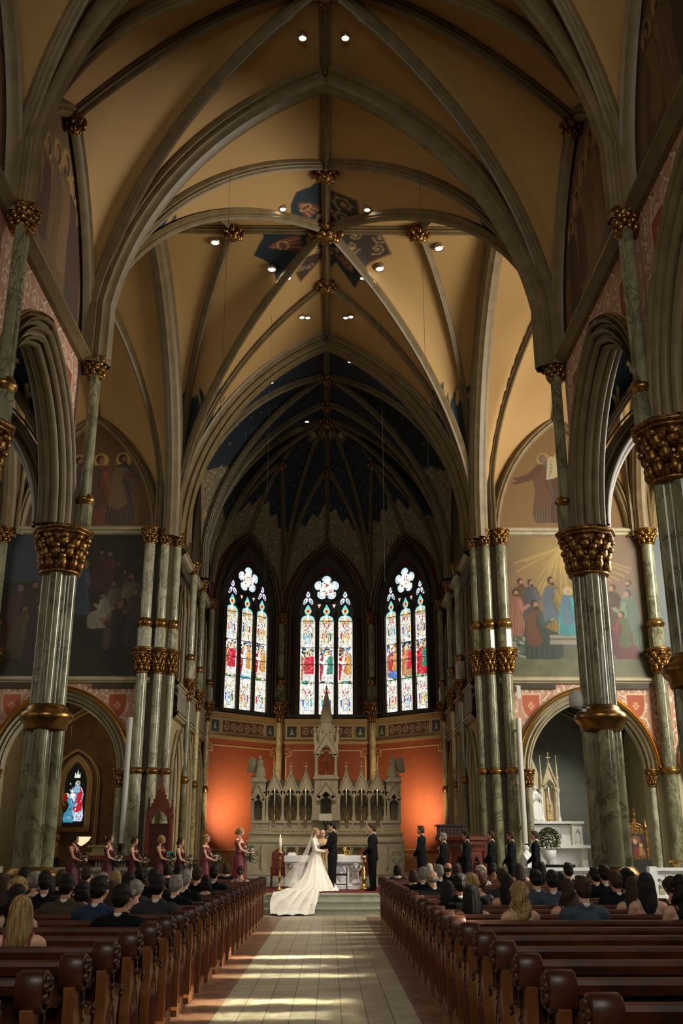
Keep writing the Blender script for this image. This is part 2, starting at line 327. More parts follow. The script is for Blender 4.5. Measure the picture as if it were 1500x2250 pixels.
def sweep(mb,pts,prof,side,scale=1.0):
    """profile (side, along-down) swept along 3D points; side is a constant horizontal vector"""
    pts=[Vector(p) for p in pts]; S=Vector(side).normalized(); rows=[]
    for i,p in enumerate(pts):
        t=(pts[min(i+1,len(pts)-1)]-pts[max(i-1,0)]).normalized(); n=t.cross(S).normalized()
        if n.z<0: n=-n
        if abs(n.z)<1e-3 and i>0: n=last
        last=n; rows.append([p+S*a*scale+n*b*scale for a,b in prof])
    return mb.grid(rows,cv=False)
def rib(parent,zf,p0,p1,scale=1,m=None,n=36,z0=None,name='rib',prof=RIBP,t0=0,t1=1):
    T=1-(1-np.linspace(t0,t1,n)); T=t0+(t1-t0)*(1-np.cos(np.linspace(0,PI/2,n))) if zf is not None else T
    pts=[]
    for t in T:
        x=p0[0]+(p1[0]-p0[0])*t; y=p0[1]+(p1[1]-p0[1])*t; pts.append((x,y,float(zf(np.array(x),np.array(y)))))
    if z0 is not None: pts[0]=(pts[0][0],pts[0][1],z0)
    mb=MB(); sweep(mb,pts,prof,(-(p1[1]-p0[1]),p1[0]-p0[0],0),scale); return mb.build(name,m or M['rib'],parent,angle=50)
def boss(parent,x,y,z,r=.3,name='boss'):
    mb=MB(); mb.lathe([(r*.5,.06),(r*.95,.03),(r,-.05),(r*.7,-.12),(r*.45,-.3),(r*.1,-.36)],n=12)
    for k in range(8):
        a=k*PI/4; mb.ell((r*.9*math.cos(a),r*.9*math.sin(a),-.1),(r*.32,r*.26,.13),(0,0,a),5,6)
        mb.ell((r*.5*math.cos(a+.4),r*.5*math.sin(a+.4),-.22),(r*.26,r*.2,.1),(0,0,a),5,6)
    o=mb.build(name,M['gold'],parent,True); o.location=(x,y,z-.1); return o
def arch_pts(a,h,off=0,n=14,half=False):
    """pointed arch: half span a, rise h, radial offset; (x,z) from left spring to right spring"""
    if h<a: h=a*1.001
    c=(h*h-a*a)/(2*a); R=a+c+off; th1=math.acos(min(1,c/R)); L=[(-(R*math.cos(t)-c),R*math.sin(t)) for t in np.linspace(0,th1,n)]
    return L if half else L+[(-x,z) for x,z in reversed(L[:-1])]
def arch_sweep(mb,a,h,prof,zs,xf,leg=0,n=14,closed=False):
    """prof: (radial offset outward, depth); xf(lx,depth,z) places it"""
    rows=[]
    for off,d in prof:
        L=arch_pts(a,h,off,n); P=([(L[0][0],-leg)] if leg else [])+L+([(L[-1][0],-leg)] if leg else [])
        rows.append([xf(x,d,zs+z) for x,z in P])
    return mb.grid(rows,cu=closed)
def roll(off,d,r,n=8): return [(off+r*math.cos(t),d+r*math.sin(t)) for t in np.linspace(PI*.5+.2,PI*2.2,n)]
def archz(a,h,off,x):
    """height of the arch's offset curve above its springing at local x"""
    if h<a: h=a*1.001
    c=(h*h-a*a)/(2*a); R=a+c+off; x=np.abs(x); return np.where(x<a+off,np.sqrt(np.maximum(R*R-(x+c)**2,0)),0)
def spandrel(name,A,a,h,off,zs,top,xf,colf,m,parent=None,nu=160,nv=50,d=0,bot=0,A0=None):
    """wall panel above an arch between -A and A; below the arch sides it runs down to bot"""
    X=np.linspace(-A if A0 is None else A0,A,nu); zb=zs+archz(a,h,off,X); zb=np.where(np.abs(X)>=a+off,bot,zb)
    T=np.linspace(0,1,nv); Z=zb[:,None]+(top-zb)[:,None]*T[None]; XX=np.repeat(X[:,None],nv,1)
    P=np.stack([np.asarray(q,float)*np.ones_like(XX) for q in xf(XX,d,Z)],-1); return colgrid(name,P,colf(XX,Z),m,parent)
def flatgrid(name,x0,x1,z0,z1,xf,colf,m,res=20,parent=None,topf=None,d=0):
    nu=max(2,int((x1-x0)*res)); nv=max(2,int((z1-z0)*res)); X=np.linspace(x0,x1,nu); T=np.linspace(0,1,nv)
    top=np.full(nu,z1) if topf is None else topf(X); Z=z0+(top-z0)[:,None]*T[None]; XX=np.repeat(X[:,None],nv,1)
    P=np.stack([np.asarray(q,float)*np.ones_like(XX) for q in xf(XX,d,Z)],-1); return colgrid(name,P,colf(XX,Z),m,parent,smooth=False)
# colour functions ----------------------------------------------------------
def hashn(x,y,f=3.):
    return (np.sin(x*f*1.7+y*f*.9)+np.sin(x*f*.6-y*f*2.1+1.3)+np.sin(x*f*3.1+y*f*2.7+.5)*.5)/2.5
CRV=np.array(lin(178,140,84)); CRV2=np.array(lin(166,127,72))
def mixc(a,b,k): return np.array(a)*(1-k[...,None])+np.array(b)*k[...,None]
def cv_cream(X,Y,Z): return mixc(CRV,CRV2,np.clip(.5+.5*hashn(X,Y,1.5),0,1))
BLUE=np.array(lin(34,52,56)); BLUED=np.array(lin(26,36,42))
# crossing painting, in plan coordinates, centred on the crossing boss
cp=Canvas(-5.2,5.2,18.6,31.2,28,CRV); cp.mottle(.06,3,3)
CY=24.9
def plan_scroll(P,cx,cy,ux,uy,w,h,n):
    cp.poly(P,lin(58,44,30)); 
    for i in range(n):
        for j in (-.25,.25):
            x=cx+ux*(i-(n-1)/2)*w/n-uy*j*h; y=cy+uy*(i-(n-1)/2)*w/n+ux*j*h
            cp.spiral(x,y,h*.24,random.uniform(0,6),1 if (i+int(j*4))%2 else -1,h*.045,lin(150,130,96),lin(176,134,78))
    cp.line(list(P)+[P[0]],.05,lin(110,72,44))
def plan_angel(P,cx,cy,ang,s):
    cp.poly(P,lin(30,44,50))
    c,q=math.cos(ang),math.sin(ang)
    T=lambda a,b:(cx+(a*c-b*q)*s,cy+(a*q+b*c)*s)
    cp.poly([T(-.5,-.28),T(-.1,-.22),T(.45,-.1),T(.62,0),T(.45,.12),T(0,.25),T(-.5,.3),T(-.35,0)],lin(122,70,50))
    for k in range(7): cp.line([T(-.45,-.24+.08*k),T(0,-.15+.05*k),T(.5,-.03+.01*k)],.025*s,lin(196,140,96) if k%2 else lin(70,40,34))
    x,y=T(.15,0); cp.ring(x,y,.16*s,.03*s,lin(216,170,110)); cp.ell(x,y,.1*s,.1*s,lin(110,62,46))
    for a in (-1,1):
        x,y=T(-.62,a*.42); cp.ell(x,y,.16*s,.16*s,CRV)
    x,y=T(-.68,.05); cp.ell(x,y,.09*s,.09*s,CRV)
    for k in range(5): x,y=T(-.8,-.3+.15*k); cp.ell(x,y,.06*s,.06*s,CRV)
plan_scroll([(.05,24.8),(.08,23.1),(.85,23.05),(1.05,24.6)],.5,23.8,1,0,.8,1.3,1)
plan_scroll([(.15,25.0),(1.5,24.95),(1.95,25.95),(1.15,26.3)],1.2,25.5,1,.15,1.5,.85,2)
plan_scroll([(-.05,25.1),(-.92,26.6),(-.8,27.2),(-.06,26.3)],-.5,26.2,-.35,.9,1.5,.5,2)
plan_angel([(-.05,24.7),(-.1,22.5),(-.4,22.75),(-.8,22.72),(-.95,23.1),(-1.0,23.9),(-1.4,24.2)],-.5,23.7,-PI/2-.5,.85)
plan_angel([(-.1,25.0),(-1.95,24.95),(-1.85,25.3),(-2.2,26.05),(-1.65,26.35),(-1.45,27.1)],-1.15,25.6,PI-.25,1.0)
plan_angel([(.06,25.1),(.1,27.0),(.3,26.5),(.9,27.5),(1.05,26.7),(1.0,26.3)],.6,26.3,PI/2-.5,.75)

def cv_cross(X,Y,Z):
    c=cp.sample(X,Y); ed=15.75+.28*hashn(X*2.2,Y*2.2,3.3)+.2*np.sin(X*17+Y*13); k=((Z<ed)&(np.abs(X)>2.2)&(np.abs(X)<4.9)).astype(float)
    u=np.abs(X)/5.; v=np.abs(Y-CY)/6.1; k=k*((v>u*.97)|(Y>CY))
    d=mixc(BLUE,BLUED,np.clip(.5+.5*hashn(X,Y,6),0,1)); return c*(1-k[...,None])+d*k[...,None]
def stars(base,U,V,step,col,r=.05,cross=True):
    a=(U/step); row=np.floor(V/step+.5); a=a+.5*(row%2); du=(a-np.round(a))*step; dv=(V/step-row)*step
    if cross: k=((np.abs(du)<r*.28)&(np.abs(dv)<r))|((np.abs(dv)<r*.28)&(np.abs(du)<r))
    else: k=(du*du+dv*dv<r*r*.5)
    return np.where(k[...,None],np.array(col),base)
# repeating scrollwork tile used by the painted walls
random.seed(3)
TL=Canvas(0,2,0,2,110,lin(120,108,80)); TL.scroll(0,2,0,2,4,lin(58,40,28),lin(150,92,52),.05); TL.scroll(0,2,0,2,4,lin(160,150,120),lin(176,150,108),.026)
TP=Canvas(0,2,0,2,110,lin(188,138,114)); TP.scroll(0,2,0,2,4,lin(130,78,60),lin(150,94,76),.08); TP.scroll(0,2,0,2,4,lin(226,208,178),lin(218,196,166),.045)
TG=Canvas(0,2,0,2,90,lin(140,130,108)); TG.scroll(0,2,0,2,5,lin(112,100,80),lin(120,108,86),.05)
def tile(T,U,V,s=1.): return T.sample(np.mod(U/s,2),np.mod(V/s,2))
# ---------------- floor ----------------
def floor_mat():
    m=bpy.data.materials.new('aisle_tiles'); m.use_nodes=True; nt=m.node_tree; b=nt.nodes['Principled BSDF']; L=nt.links.new
    g=nt.nodes.new('ShaderNodeNewGeometry'); mp=nt.nodes.new('ShaderNodeMapping'); L(g.outputs['Position'],mp.inputs['Vector']); mp.inputs['Location'].default_value=(-.035,0,0)
    br=nt.nodes.new('ShaderNodeTexBrick'); br.offset=0; br.inputs['Scale'].default_value=1; br.inputs['Brick Width'].default_value=.2588; br.inputs['Row Height'].default_value=.62
    br.inputs['Mortar Size'].default_value=.006; br.inputs['Mortar Smooth'].default_value=.2; br.inputs['Bias'].default_value=0
    br.inputs['Color1'].default_value=(*lin(206,194,162),1); br.inputs['Color2'].default_value=(*lin(190,178,146),1); br.inputs['Mortar'].default_value=(*lin(92,84,62),1)
    L(mp.outputs[0],br.inputs['Vector']); n=nt.nodes.new('ShaderNodeTexNoise'); n.inputs['Scale'].default_value=3; n.inputs['Detail'].default_value=6; L(g.outputs['Position'],n.inputs['Vector'])
    mx=nt.nodes.new('ShaderNodeMixRGB'); mx.blend_type='MULTIPLY'; mx.inputs[0].default_value=.4; L(br.outputs['Color'],mx.inputs[1])
    r=nt.nodes.new('ShaderNodeValToRGB'); r.color_ramp.elements[0].color=(.6,.58,.5,1); r.color_ramp.elements[1].color=(1.1,1.08,1,1); r.color_ramp.elements[0].position=.3; r.color_ramp.elements[1].position=.7
    L(n.outputs['Fac'],r.inputs['Fac']); L(r.outputs[0],mx.inputs[2]); L(mx.outputs[0],b.inputs['Base Color']); b.inputs['Roughness'].default_value=.38
    return m
FT=floor_mat()
MB_=marble('border_marble',lin(136,92,68),lin(160,120,90),lin(92,58,44),rough=.35,scale=2,zs=1)
mb=MB(); mb.box(-16,16,-5,27.5,-.3,-.012); fl=struct(mb.build('floor',mat('side_floor',lin(88,70,52),.5)))
mb=MB(); mb.box(-1.0,1.07,-3,26.7,-.1,.0); mb.build('tile_field',FT,fl)
mb=MB(); mb.box(-1.46,-1.0,-3,26.7,-.1,-.001); mb.box(1.07,1.46,-3,26.7,-.1,-.001); mb.build('marble_border',MB_,fl)
mb=MB(); mb.box(-1.5,1.5,26.7,27.45,-.1,.0); mb.build('threshold_slab',mat('threshold',lin(170,158,130),.4,col2=lin(158,146,116),scale=3),fl)
STP=marble('step_marble',lin(168,168,148),lin(182,182,162),lin(150,150,130),rough=.45,scale=1.5,zs=1)
mb=MB()
for i in range(3): mb.box(-3.2,3.2,27.4+.32*i,32,.0 if i==0 else .16*i-.02,.16*(i+1)); mb.box(-3.2,3.2,27.37+.32*i,27.4+.32*i,.16*(i+1)-.035,.16*(i+1))
st=struct(mb.build('trim_1',STP)); st['label']='marble steps up to the altar platform'
mb=MB(); mb.box(-4.7,4.7,28.3,42.2,.1,.478); mb.box(-16,-3.2,28.3,45,-.1,.30); mb.box(3.2,16,28.3,45,-.1,.30)
mb.box(-4.0,4.0,33.2,42.2,.4,.62); mb.box(-3.7,3.7,33.6,42.2,.6,.76); struct(mb.build('trim_2',STP))
mb=MB(); mb.box(-2.9,2.9,28.5,33.2,.47,.486); tag(mb.build('altar_carpet',M['carpet']),'dark red patterned carpet laid under the altar table','carpet')
# ---------------- vault shells ----------------
ceil_=struct(thing('ceiling','','',(0,0,0)))
del ceil_['label']; del ceil_['category']; ceil_['kind']='structure'
P=M['paint']
NB=[Bay(0,16.2,5.05,2.6),Bay(0,11.0,5.05,2.6),Bay(0,5.8,5.05,2.6),Bay(0,.6,5.05,2.6)]
for b in NB: b.shell('vault_shell',cv_cream,P,90,50,ceil_)
XB=Bay(0,CY,5.,6.1,zw=ZA,rw=1.25); XB.shell('vault_shell',cv_cross,P,300,340,ceil_)
TB=[Bay(s*x,CY,2.5,6.1,swap=True,ra=1.25,rw=1.75) for s in (-1,1) for x in (7.75,12.85)]
for b in TB: b.shell('vault_shell',cv_cream,P,50,90,ceil_)
CHZ=18.6
CB=Bay(0,34.0,4.75,2.35,za=CHZ,zw=16.2)
def cv_chancel(X,Y,Z):
    up=stars(np.ones(X.shape+(3,))*np.array(lin(25,34,44)),np.arctan2(X,1)*9+Y*0,Y*1.0,.42,lin(90,110,130),.045,False)
    lo=tile(TL,Y*1.1+X*.0,Z,1.); k=(Z<15.4+.15*np.sin(Y*9)).astype(float); return up*(1-k[...,None])+lo*k[...,None]
CB.shell('vault_shell',cv_chancel,P,340,150,ceil_)
# apse: half octagon round (0,37.9)
AO=(0,38.1); AC=[(4.75,36.35),(4.75,39.35),(1.92,42.1),(-1.92,42.1),(-4.75,39.35),(-4.75,36.35)]
def apse_z(p,s,zw=14.4,zs=ZS):
    Pp=zs+(CHZ-zs)*pcurve(p,1.5); Rg=CHZ-(CHZ-zw)*p**2.2; return Pp+(Rg-Pp)*pcurve(np.abs(s),1.6)
def apse_pt(k,p,s,zw=14.4):
    A,B=np.array(AC[k]),np.array(AC[k+1]); O=np.array(AO); s=np.asarray(s,float); p=np.asarray(p,float)
    q=(A[None]+B[None])/2+(B-A)[None]/2*s.reshape(-1,1); xy=O[None]+(q-O[None])*p.reshape(-1,1); z=apse_z(p,s,zw); return np.concatenate([xy,np.asarray(z).reshape(-1,1)],1)
for k in range(5):
    nu,nv=230,150; p,s=np.meshgrid(np.linspace(.0,1,nu),np.linspace(-1,1,nv),indexing='ij'); zw=14.4 if 1<=k<=3 else 15.6
    Q=apse_pt(k,p.ravel(),s.ravel(),zw).reshape(nu,nv,3); Z=Q[...,2]; R=p*4.4
    base=stars(np.ones(Z.shape+(3,))*np.array(lin(25,34,44)),s*p*3+.2,R,.36,lin(96,116,136),.04,False)
    ray=np.abs(((s*6)%1)-.5)*2; g=(R>1.0+.0)&(R<1.0+.45*(1-ray)); base=np.where(g[...,None],np.array(lin(190,170,110)),base)
    dkr=(R<1.0)&(R>.35); pat=(np.sin(R*38)>.0)^(np.sin(s*18)>0); base=np.where((dkr&pat)[...,None],np.array(lin(110,70,40)),base); base=np.where((dkr&~pat)[...,None],np.array(lin(50,34,26)),base)
    base=np.where((np.abs(R-.98)<.035)[...,None],np.array(lin(180,140,80)),base)
    lo=tile(TL,s*p*1.9,Z,1.); kk=(Z<15.9-1.3*np.abs(s)+.15*np.sin(s*20)).astype(float)[...,None]; colgrid('vault_shell',Q,base*(1-kk)+lo*kk,P,ceil_)
# flat front web between the chancel bay and the apse centre
nu,nv=80,30; X,Y=np.meshgrid(np.linspace(-4.75,4.75,nu),np.linspace(36.35,38.1,nv),indexing='ij'); W=4.75*(1-(Y-36.35)/1.75*.999); k=np.clip(np.abs(X)/4.75,0,1)
mk=X/4.75*W; Zq=ZS+(CHZ-ZS)*pcurve(np.abs(mk)/4.75,1.5); colgrid('vault_shell',np.stack([mk,Y,Zq],-1),stars(np.ones(mk.shape+(3,))*np.array(lin(25,34,44)),mk,Y,.42,lin(90,110,130),.045,False),P,ceil_)
# ---------------- ribs ----------------
RL=0.0
CE=[]
def cz(b): return lambda x,y:b.z(x,y)
TRV=[(-.26,.05),(-.26,-.1),(-.2,-.12),(-.22,-.2),(-.15,-.24),(-.13,-.32),(-.06,-.34),(0,-.38),(.06,-.34),(.13,-.32),(.15,-.24),(.22,-.2),(.2,-.12),(.26,-.1),(.26,.05)]
for i,b in enumerate(NB):
    for sx in (-1,1):
        for sy in (-1,1): rib(ceil_,cz(b),(sx*4.9,b.cy+sy*2.55),(0,b.cy),1,z0=ZS-.1)
        rib(ceil_,cz(b),(sx*4.95,b.cy),(0,b.cy),1)
        boss(ceil_,sx*4.9,b.cy,ZW,.2)
        # wall rib round the clerestory lunette
        mb=MB(); arch_sweep(mb,2.45,ZW-ZS,[(.2,0),(.18,.12),(.1,.18),(.06,.1),(0,.14),(-.08,.08),(-.1,-.02)],ZS,lambda x,d,z,sx=sx,b=b:(sx*(5.02-d),b.cy+x,z)); mb.build('wall_rib',M['rib'],ceil_,angle=50)
    boss(ceil_,0,b.cy,ZA,.42)
for y in (18.8,13.6,8.4,3.2):
    b=XB if y>18 else NB[1]
    for sx in (-1,1): rib(ceil_,lambda x,y:ZS+(ZA-ZS)*pcurve(np.abs(x)/5,1.5),(sx*4.9,y),(0,y),1.2 if y>18 else .85,prof=TRV,z0=ZS-.1)
    boss(ceil_,0,y,ZA,.3)
rid=MB(); sweep(rid,[(0,-.8,ZA),(0,31,ZA)],RIBP,(1,0,0)); rid.build('ridge_rib',M['rib'],ceil_,angle=50)
rid=MB(); sweep(rid,[(0,31,CHZ),(0,38.1,CHZ)],RIBP,(1,0,0),.9); rid.build('ridge_rib',M['rib'],ceil_,angle=50)
rid=MB(); sweep(rid,[(-14,CY,ZA),(14,CY,ZA)],RIBP,(0,1,0)); rid.build('ridge_rib',M['rib'],ceil_,angle=50)
for x,y in ((0,CY),(0,22.2),(0,27.8),(-2.7,CY),(2.7,CY)): boss(ceil_,x,y,ZA,.46 if x==0 and y==CY else .3)
for sx in (-1,1):
    for sy in (-1,1):
        c=(sx*4.9,CY+sy*6.0)
        for q in ((0,CY),(0,CY+sy*2.9),(sx*2.7,CY)): rib(ceil_,cz(XB),c,q,.95,z0=ZS-.1)
    # longitudinal arches of the crossing, open to the transepts
    for sy in (-1,1): rib(ceil_,lambda x,y:ZS+(ZA-ZS)*pcurve(np.abs(y-CY)/6.1,1.25),(sx*5.,CY+sy*6.05),(sx*5.,CY),1.15,prof=TRV,z0=ZS-.1)
for b in TB:
    for sx in (-1,1):
        for sy in (-1,1):
            rib(ceil_,cz(b),(b.cx+sx*2.3,b.cy+sy*6.05),(b.cx,CY),.95,z0=ZS)
            rib(ceil_,cz(b),(b.cx,b.cy+sy*6.1),(b.cx,CY),.9) if sx>0 else None
    for sy in (-1,1):
        mb=MB(); arch_sweep(mb,2.15,ZW-ZS,[(.2,0),(.18,.12),(.1,.18),(.06,.1),(0,.14),(-.08,.08),(-.1,-.02)],ZS,lambda x,d,z:(b.cx+x,CY+sy*(6.1-d),z)); mb.build('wall_rib',M['rib'],ceil_,angle=50)
for x in (-10.3,10.3):
    for sy in (-1,1): rib(ceil_,lambda x,y:ZS+(ZA-ZS)*pcurve(np.abs(y-CY)/6.1,1.25),(x,CY+sy*6.05),(x,CY),1.,prof=TRV,z0=ZS-.1)
# chancel and apse ribs
for sx in (-1,1):
    for sy in (-1,1): rib(ceil_,cz(CB),(sx*4.65,CB.cy+sy*2.3),(0,34.0),.85,M['ribd'],z0=ZS)
    rib(ceil_,cz(CB),(sx*4.7,34.0),(0,34.0),.8,M['ribd']); boss(ceil_,sx*3.1,34.0,float(CB.z(np.array(3.1),np.array(34.0))),.22)
    for y in (36.35,): rib(ceil_,lambda x,y:ZS+(CHZ-ZS)*pcurve(np.abs(x)/4.75,1.5),(sx*4.65,y),(0,y),.95,M['ribd'],z0=ZS)
for y in (34.0,36.35): boss(ceil_,0,y,CHZ,.28)
boss(ceil_,0,38.1,CHZ,.42)
def prib(k,a,b,m=None,sc_=.75,zw=14.4,n=30):
    T=np.linspace(0,1,n); pp=a[0]+(b[0]-a[0])*T; xx=a[0]*a[1]+(b[0]*b[1]-a[0]*a[1])*T; ss=np.clip(xx/np.maximum(pp,1e-6),-1,1)
    Q=apse_pt(k,pp,ss,zw); d=Q[-1]-Q[0]; mb=MB(); sweep(mb,Q,RIBP,(-d[1],d[0],0),sc_); mb.build('rib',m or M['ribd'],ceil_,angle=50)
for k in range(5):
    zw=14.4 if 1<=k<=3 else 15.6
    prib(k,(.995,-1),(.02,-1),zw=zw); prib(k,(.995,1),(.02,1),zw=zw) if k==4 else None
    prib(k,(1,0),(.02,0),zw=zw)
    if 1<=k<=3:
        for s in (-1,1): prib(k,(.99,s*.999),(.58,0),sc_=.7)
        q=apse_pt(k,np.array([.58]),np.array([0.]))[0]; boss(ceil_,q[0],q[1],q[2],.22)
# chancel arch at Y 31: deep moulded orders
def planeY(y,cx=0,s=-1): return lambda x,d,z:(cx+x,y+s*d,z)
def planeX(x0,cy=0,s=-1): return lambda x,d,z:(x0+s*d,cy+x,z)
pr=[(.5,-.15),(.5,.02),(.44,.1),(.36,.12),(.32,.03),(.28,-.02),(.22,.02),(.15,.05),(.09,.0),(.07,-.09),(.0,-.12),(-.07,-.08),(-.1,-.16),(-.12,-.24),(-.18,-.27),(-.24,-.22),(-.28,-.3),(-.28,-.6)]
mb=MB(); arch_sweep(mb,4.8,7.4,pr,ZS,planeY(31.05),leg=.2,n=40); mb.build('chancel_arch',M['rib'],ceil_,angle=40)
# wall above the chancel arch up to the crossing vault
mb=MB(); T=np.linspace(-5,5,81); mb.grid([[(x,31.28,ZS+float(archz(4.8,7.4,.2,np.array(x)))) for x in T],[(x,31.28,ZS-.0+(ZA-ZS)*float(pcurve(abs(x)/5,1.5))+.2) for x in T]]); struct(mb.build('wall_chancel_arch',M['rib']))
# ---------------- painted canvases ----------------
random.seed(11)
def px31(px,py): return (5.77+(px-1110)/68.3, 6.67+(1487-py)/67.7)
mr=Canvas(5.4,10.5,6.6,11.35,60,lin(122,104,80))
mr.rect(5.4,10.5,6.6,7.6,lin(118,118,90)); mr.poly([(5.4,8.0),(6.4,8.2),(7.6,7.9),(10.5,8.1),(10.5,7.2),(5.4,7.3)],lin(96,104,90))
for k in range(40):
    x,z=random.uniform(5.4,10.5),random.uniform(9.,11.3); mr.glow(x,z,random.uniform(.3,.8),random.choice([lin(142,106,80),lin(150,116,84),lin(104,88,80),lin(96,86,76)]),.6)
sx_,sz_=px31(1240,1200)
mr.glow(sx_,sz_-.5,2.2,lin(190,158,96),.9)
for k in range(30):
    a=-PI*(.08+.84*random.random()); l=random.uniform(1.2,2.4); mr.line([(sx_,sz_),(sx_+l*math.cos(a),sz_+l*math.sin(a))],.05,lin(206,176,110),.45)
for k in range(50): mr.glow(random.uniform(5.4,10.5),random.uniform(6.6,7.4),random.uniform(.15,.4),random.choice([lin(128,130,92),lin(92,98,78),lin(108,110,80)]),.7)
for px,pt,pb,c,kw in [(1148,1272,1390,lin(96,76,54),{}),(1170,1274,1380,lin(84,88,92),{}),(1135,1297,1400,lin(150,104,88),{}),(1215,1268,1397,lin(142,118,66),dict(mantle=lin(96,112,124))),(1176,1318,1450,lin(62,76,70),dict(pose='sit',mantle=lin(110,74,58))),
    (1384,1275,1380,lin(120,112,98),dict(face=-1)),(1348,1285,1400,lin(84,66,50),dict(face=-1)),(1380,1297,1420,lin(104,124,98),dict(face=-1,mantle=lin(92,112,96))),(1362,1340,1448,lin(110,54,56),dict(face=-1,pose='kneel',mantle=lin(88,98,62))),(1325,1340,1440,lin(96,58,60),dict(face=-1,pose='kneel'))]:
    x,zt=px31(px,pt); _,zb=px31(px,pb); robed(mr,x,zb,(zt-zb)*1.02,c,lin(176,132,104),lin(66,46,34),**kw)
x0,z0_=px31(1205,1416); x1,z1_=px31(1330,1397); mr.rect(x0,x1,z0_,z1_,lin(158,152,134)); mr.rect(x0,x1,z0_+.14,z0_+.17,lin(110,104,88))
x,zt=px31(1250,1288); _,zb=px31(1250,1400); robed(mr,x,zb,(zt-zb),lin(72,148,150),lin(196,156,128),lin(200,188,170),halo=lin(214,184,110),pose='sit',mantle=lin(96,128,146),detail=10)
for k in range(60): x,z=px31(random.uniform(1112,1150),random.uniform(1400,1450)); mr.ell(x,z,.04,.035,random.choice([lin(170,176,168),lin(60,70,54),lin(88,98,80)]))
mr.tint(lin(116,98,72),.15); mr.a=np.clip(mr.a.mean()+(mr.a-mr.a.mean())*1.25,0,1)*.66; mr.mottle(.22,5,2); mr.soften(1)
mr2=Canvas(5.4,10.5,6.6,11.35,40,lin(84,96,92))
for k in range(60): mr2.glow(random.uniform(5.4,10.5),random.uniform(6.6,10.6),random.uniform(.3,.8),random.choice([lin(128,120,92),lin(110,104,84),lin(70,84,84),lin(146,132,100)]),.6)
for x,z,h in ((7.4,9.2,1.0),(6.5,7.2,1.5),(8.8,7.4,1.8)): robed(mr2,x,z,h,lin(120,84,62),lin(190,140,104),pose='sit')
mr2.poly([(6.6,9.1),(7.1,9.7),(6.4,9.6)],lin(70,52,40)); mr2.a*=.7; mr2.mottle(.2,5,4); mr2.soften(1)
ml=Canvas(-10.5,-5.4,6.6,11.35,60,lin(46,42,32))
ml.rect(-10.5,-8.6,9.6,11.35,lin(66,78,84)); ml.rect(-10.5,-8.6,7.4,9.6,lin(58,52,40)); ml.rect(-10.5,-5.4,6.6,7.4,lin(50,52,32))
for k in range(40): ml.glow(random.uniform(-8.8,-5.6),random.uniform(9,11.3),random.uniform(.3,.7),random.choice([lin(40,36,26),lin(56,48,34),lin(46,44,30)]),.8)
for k in range(14): ml.glow(-10.4+k*.13,9.62,.16,lin(40,42,30))
for px,pt,pb,c,kw in [(40,1285,1440,lin(92,50,36),{}),(72,1280,1440,lin(70,54,42),{}),(55,1330,1450,lin(92,76,48),dict(pose='kneel')),(86,1330,1460,lin(66,54,50),{}),(175,1235,1355,lin(66,80,92),dict(halo=lin(150,116,60),mantle=lin(58,72,84))),
    (213,1210,1300,lin(76,44,38),{}),(232,1212,1300,lin(84,46,36),{}),(268,1255,1330,lin(84,50,42),{}),(285,1262,1400,lin(120,104,82),dict(face=-1)),(248,1280,1380,lin(104,88,70),dict(face=-1)),(228,1305,1385,lin(150,140,118),dict(pose='sit',face=-1)),(250,1330,1430,lin(92,76,58),dict(pose='kneel',face=-1)),(268,1320,1465,lin(54,44,38),dict(face=-1)),(297,1295,1420,lin(78,64,48),dict(face=-1)),(312,1300,1440,lin(70,58,46),dict(face=-1))]:
    f=lambda px,py:(-7.8+(px-178)/69.,6.67+(1487-py)/67.7); x,zt=f(px,pt); _,zb=f(px,pb); robed(ml,x,zb,(zt-zb)*1.02,c,lin(150,108,80),lin(54,38,28),**kw)
ml.line([(-8.05,9.0),(-8.3,7.5)],.05,lin(96,56,36)); ml.tint(lin(26,23,16),.45); ml.mottle(.2,5,7); ml.soften(1)
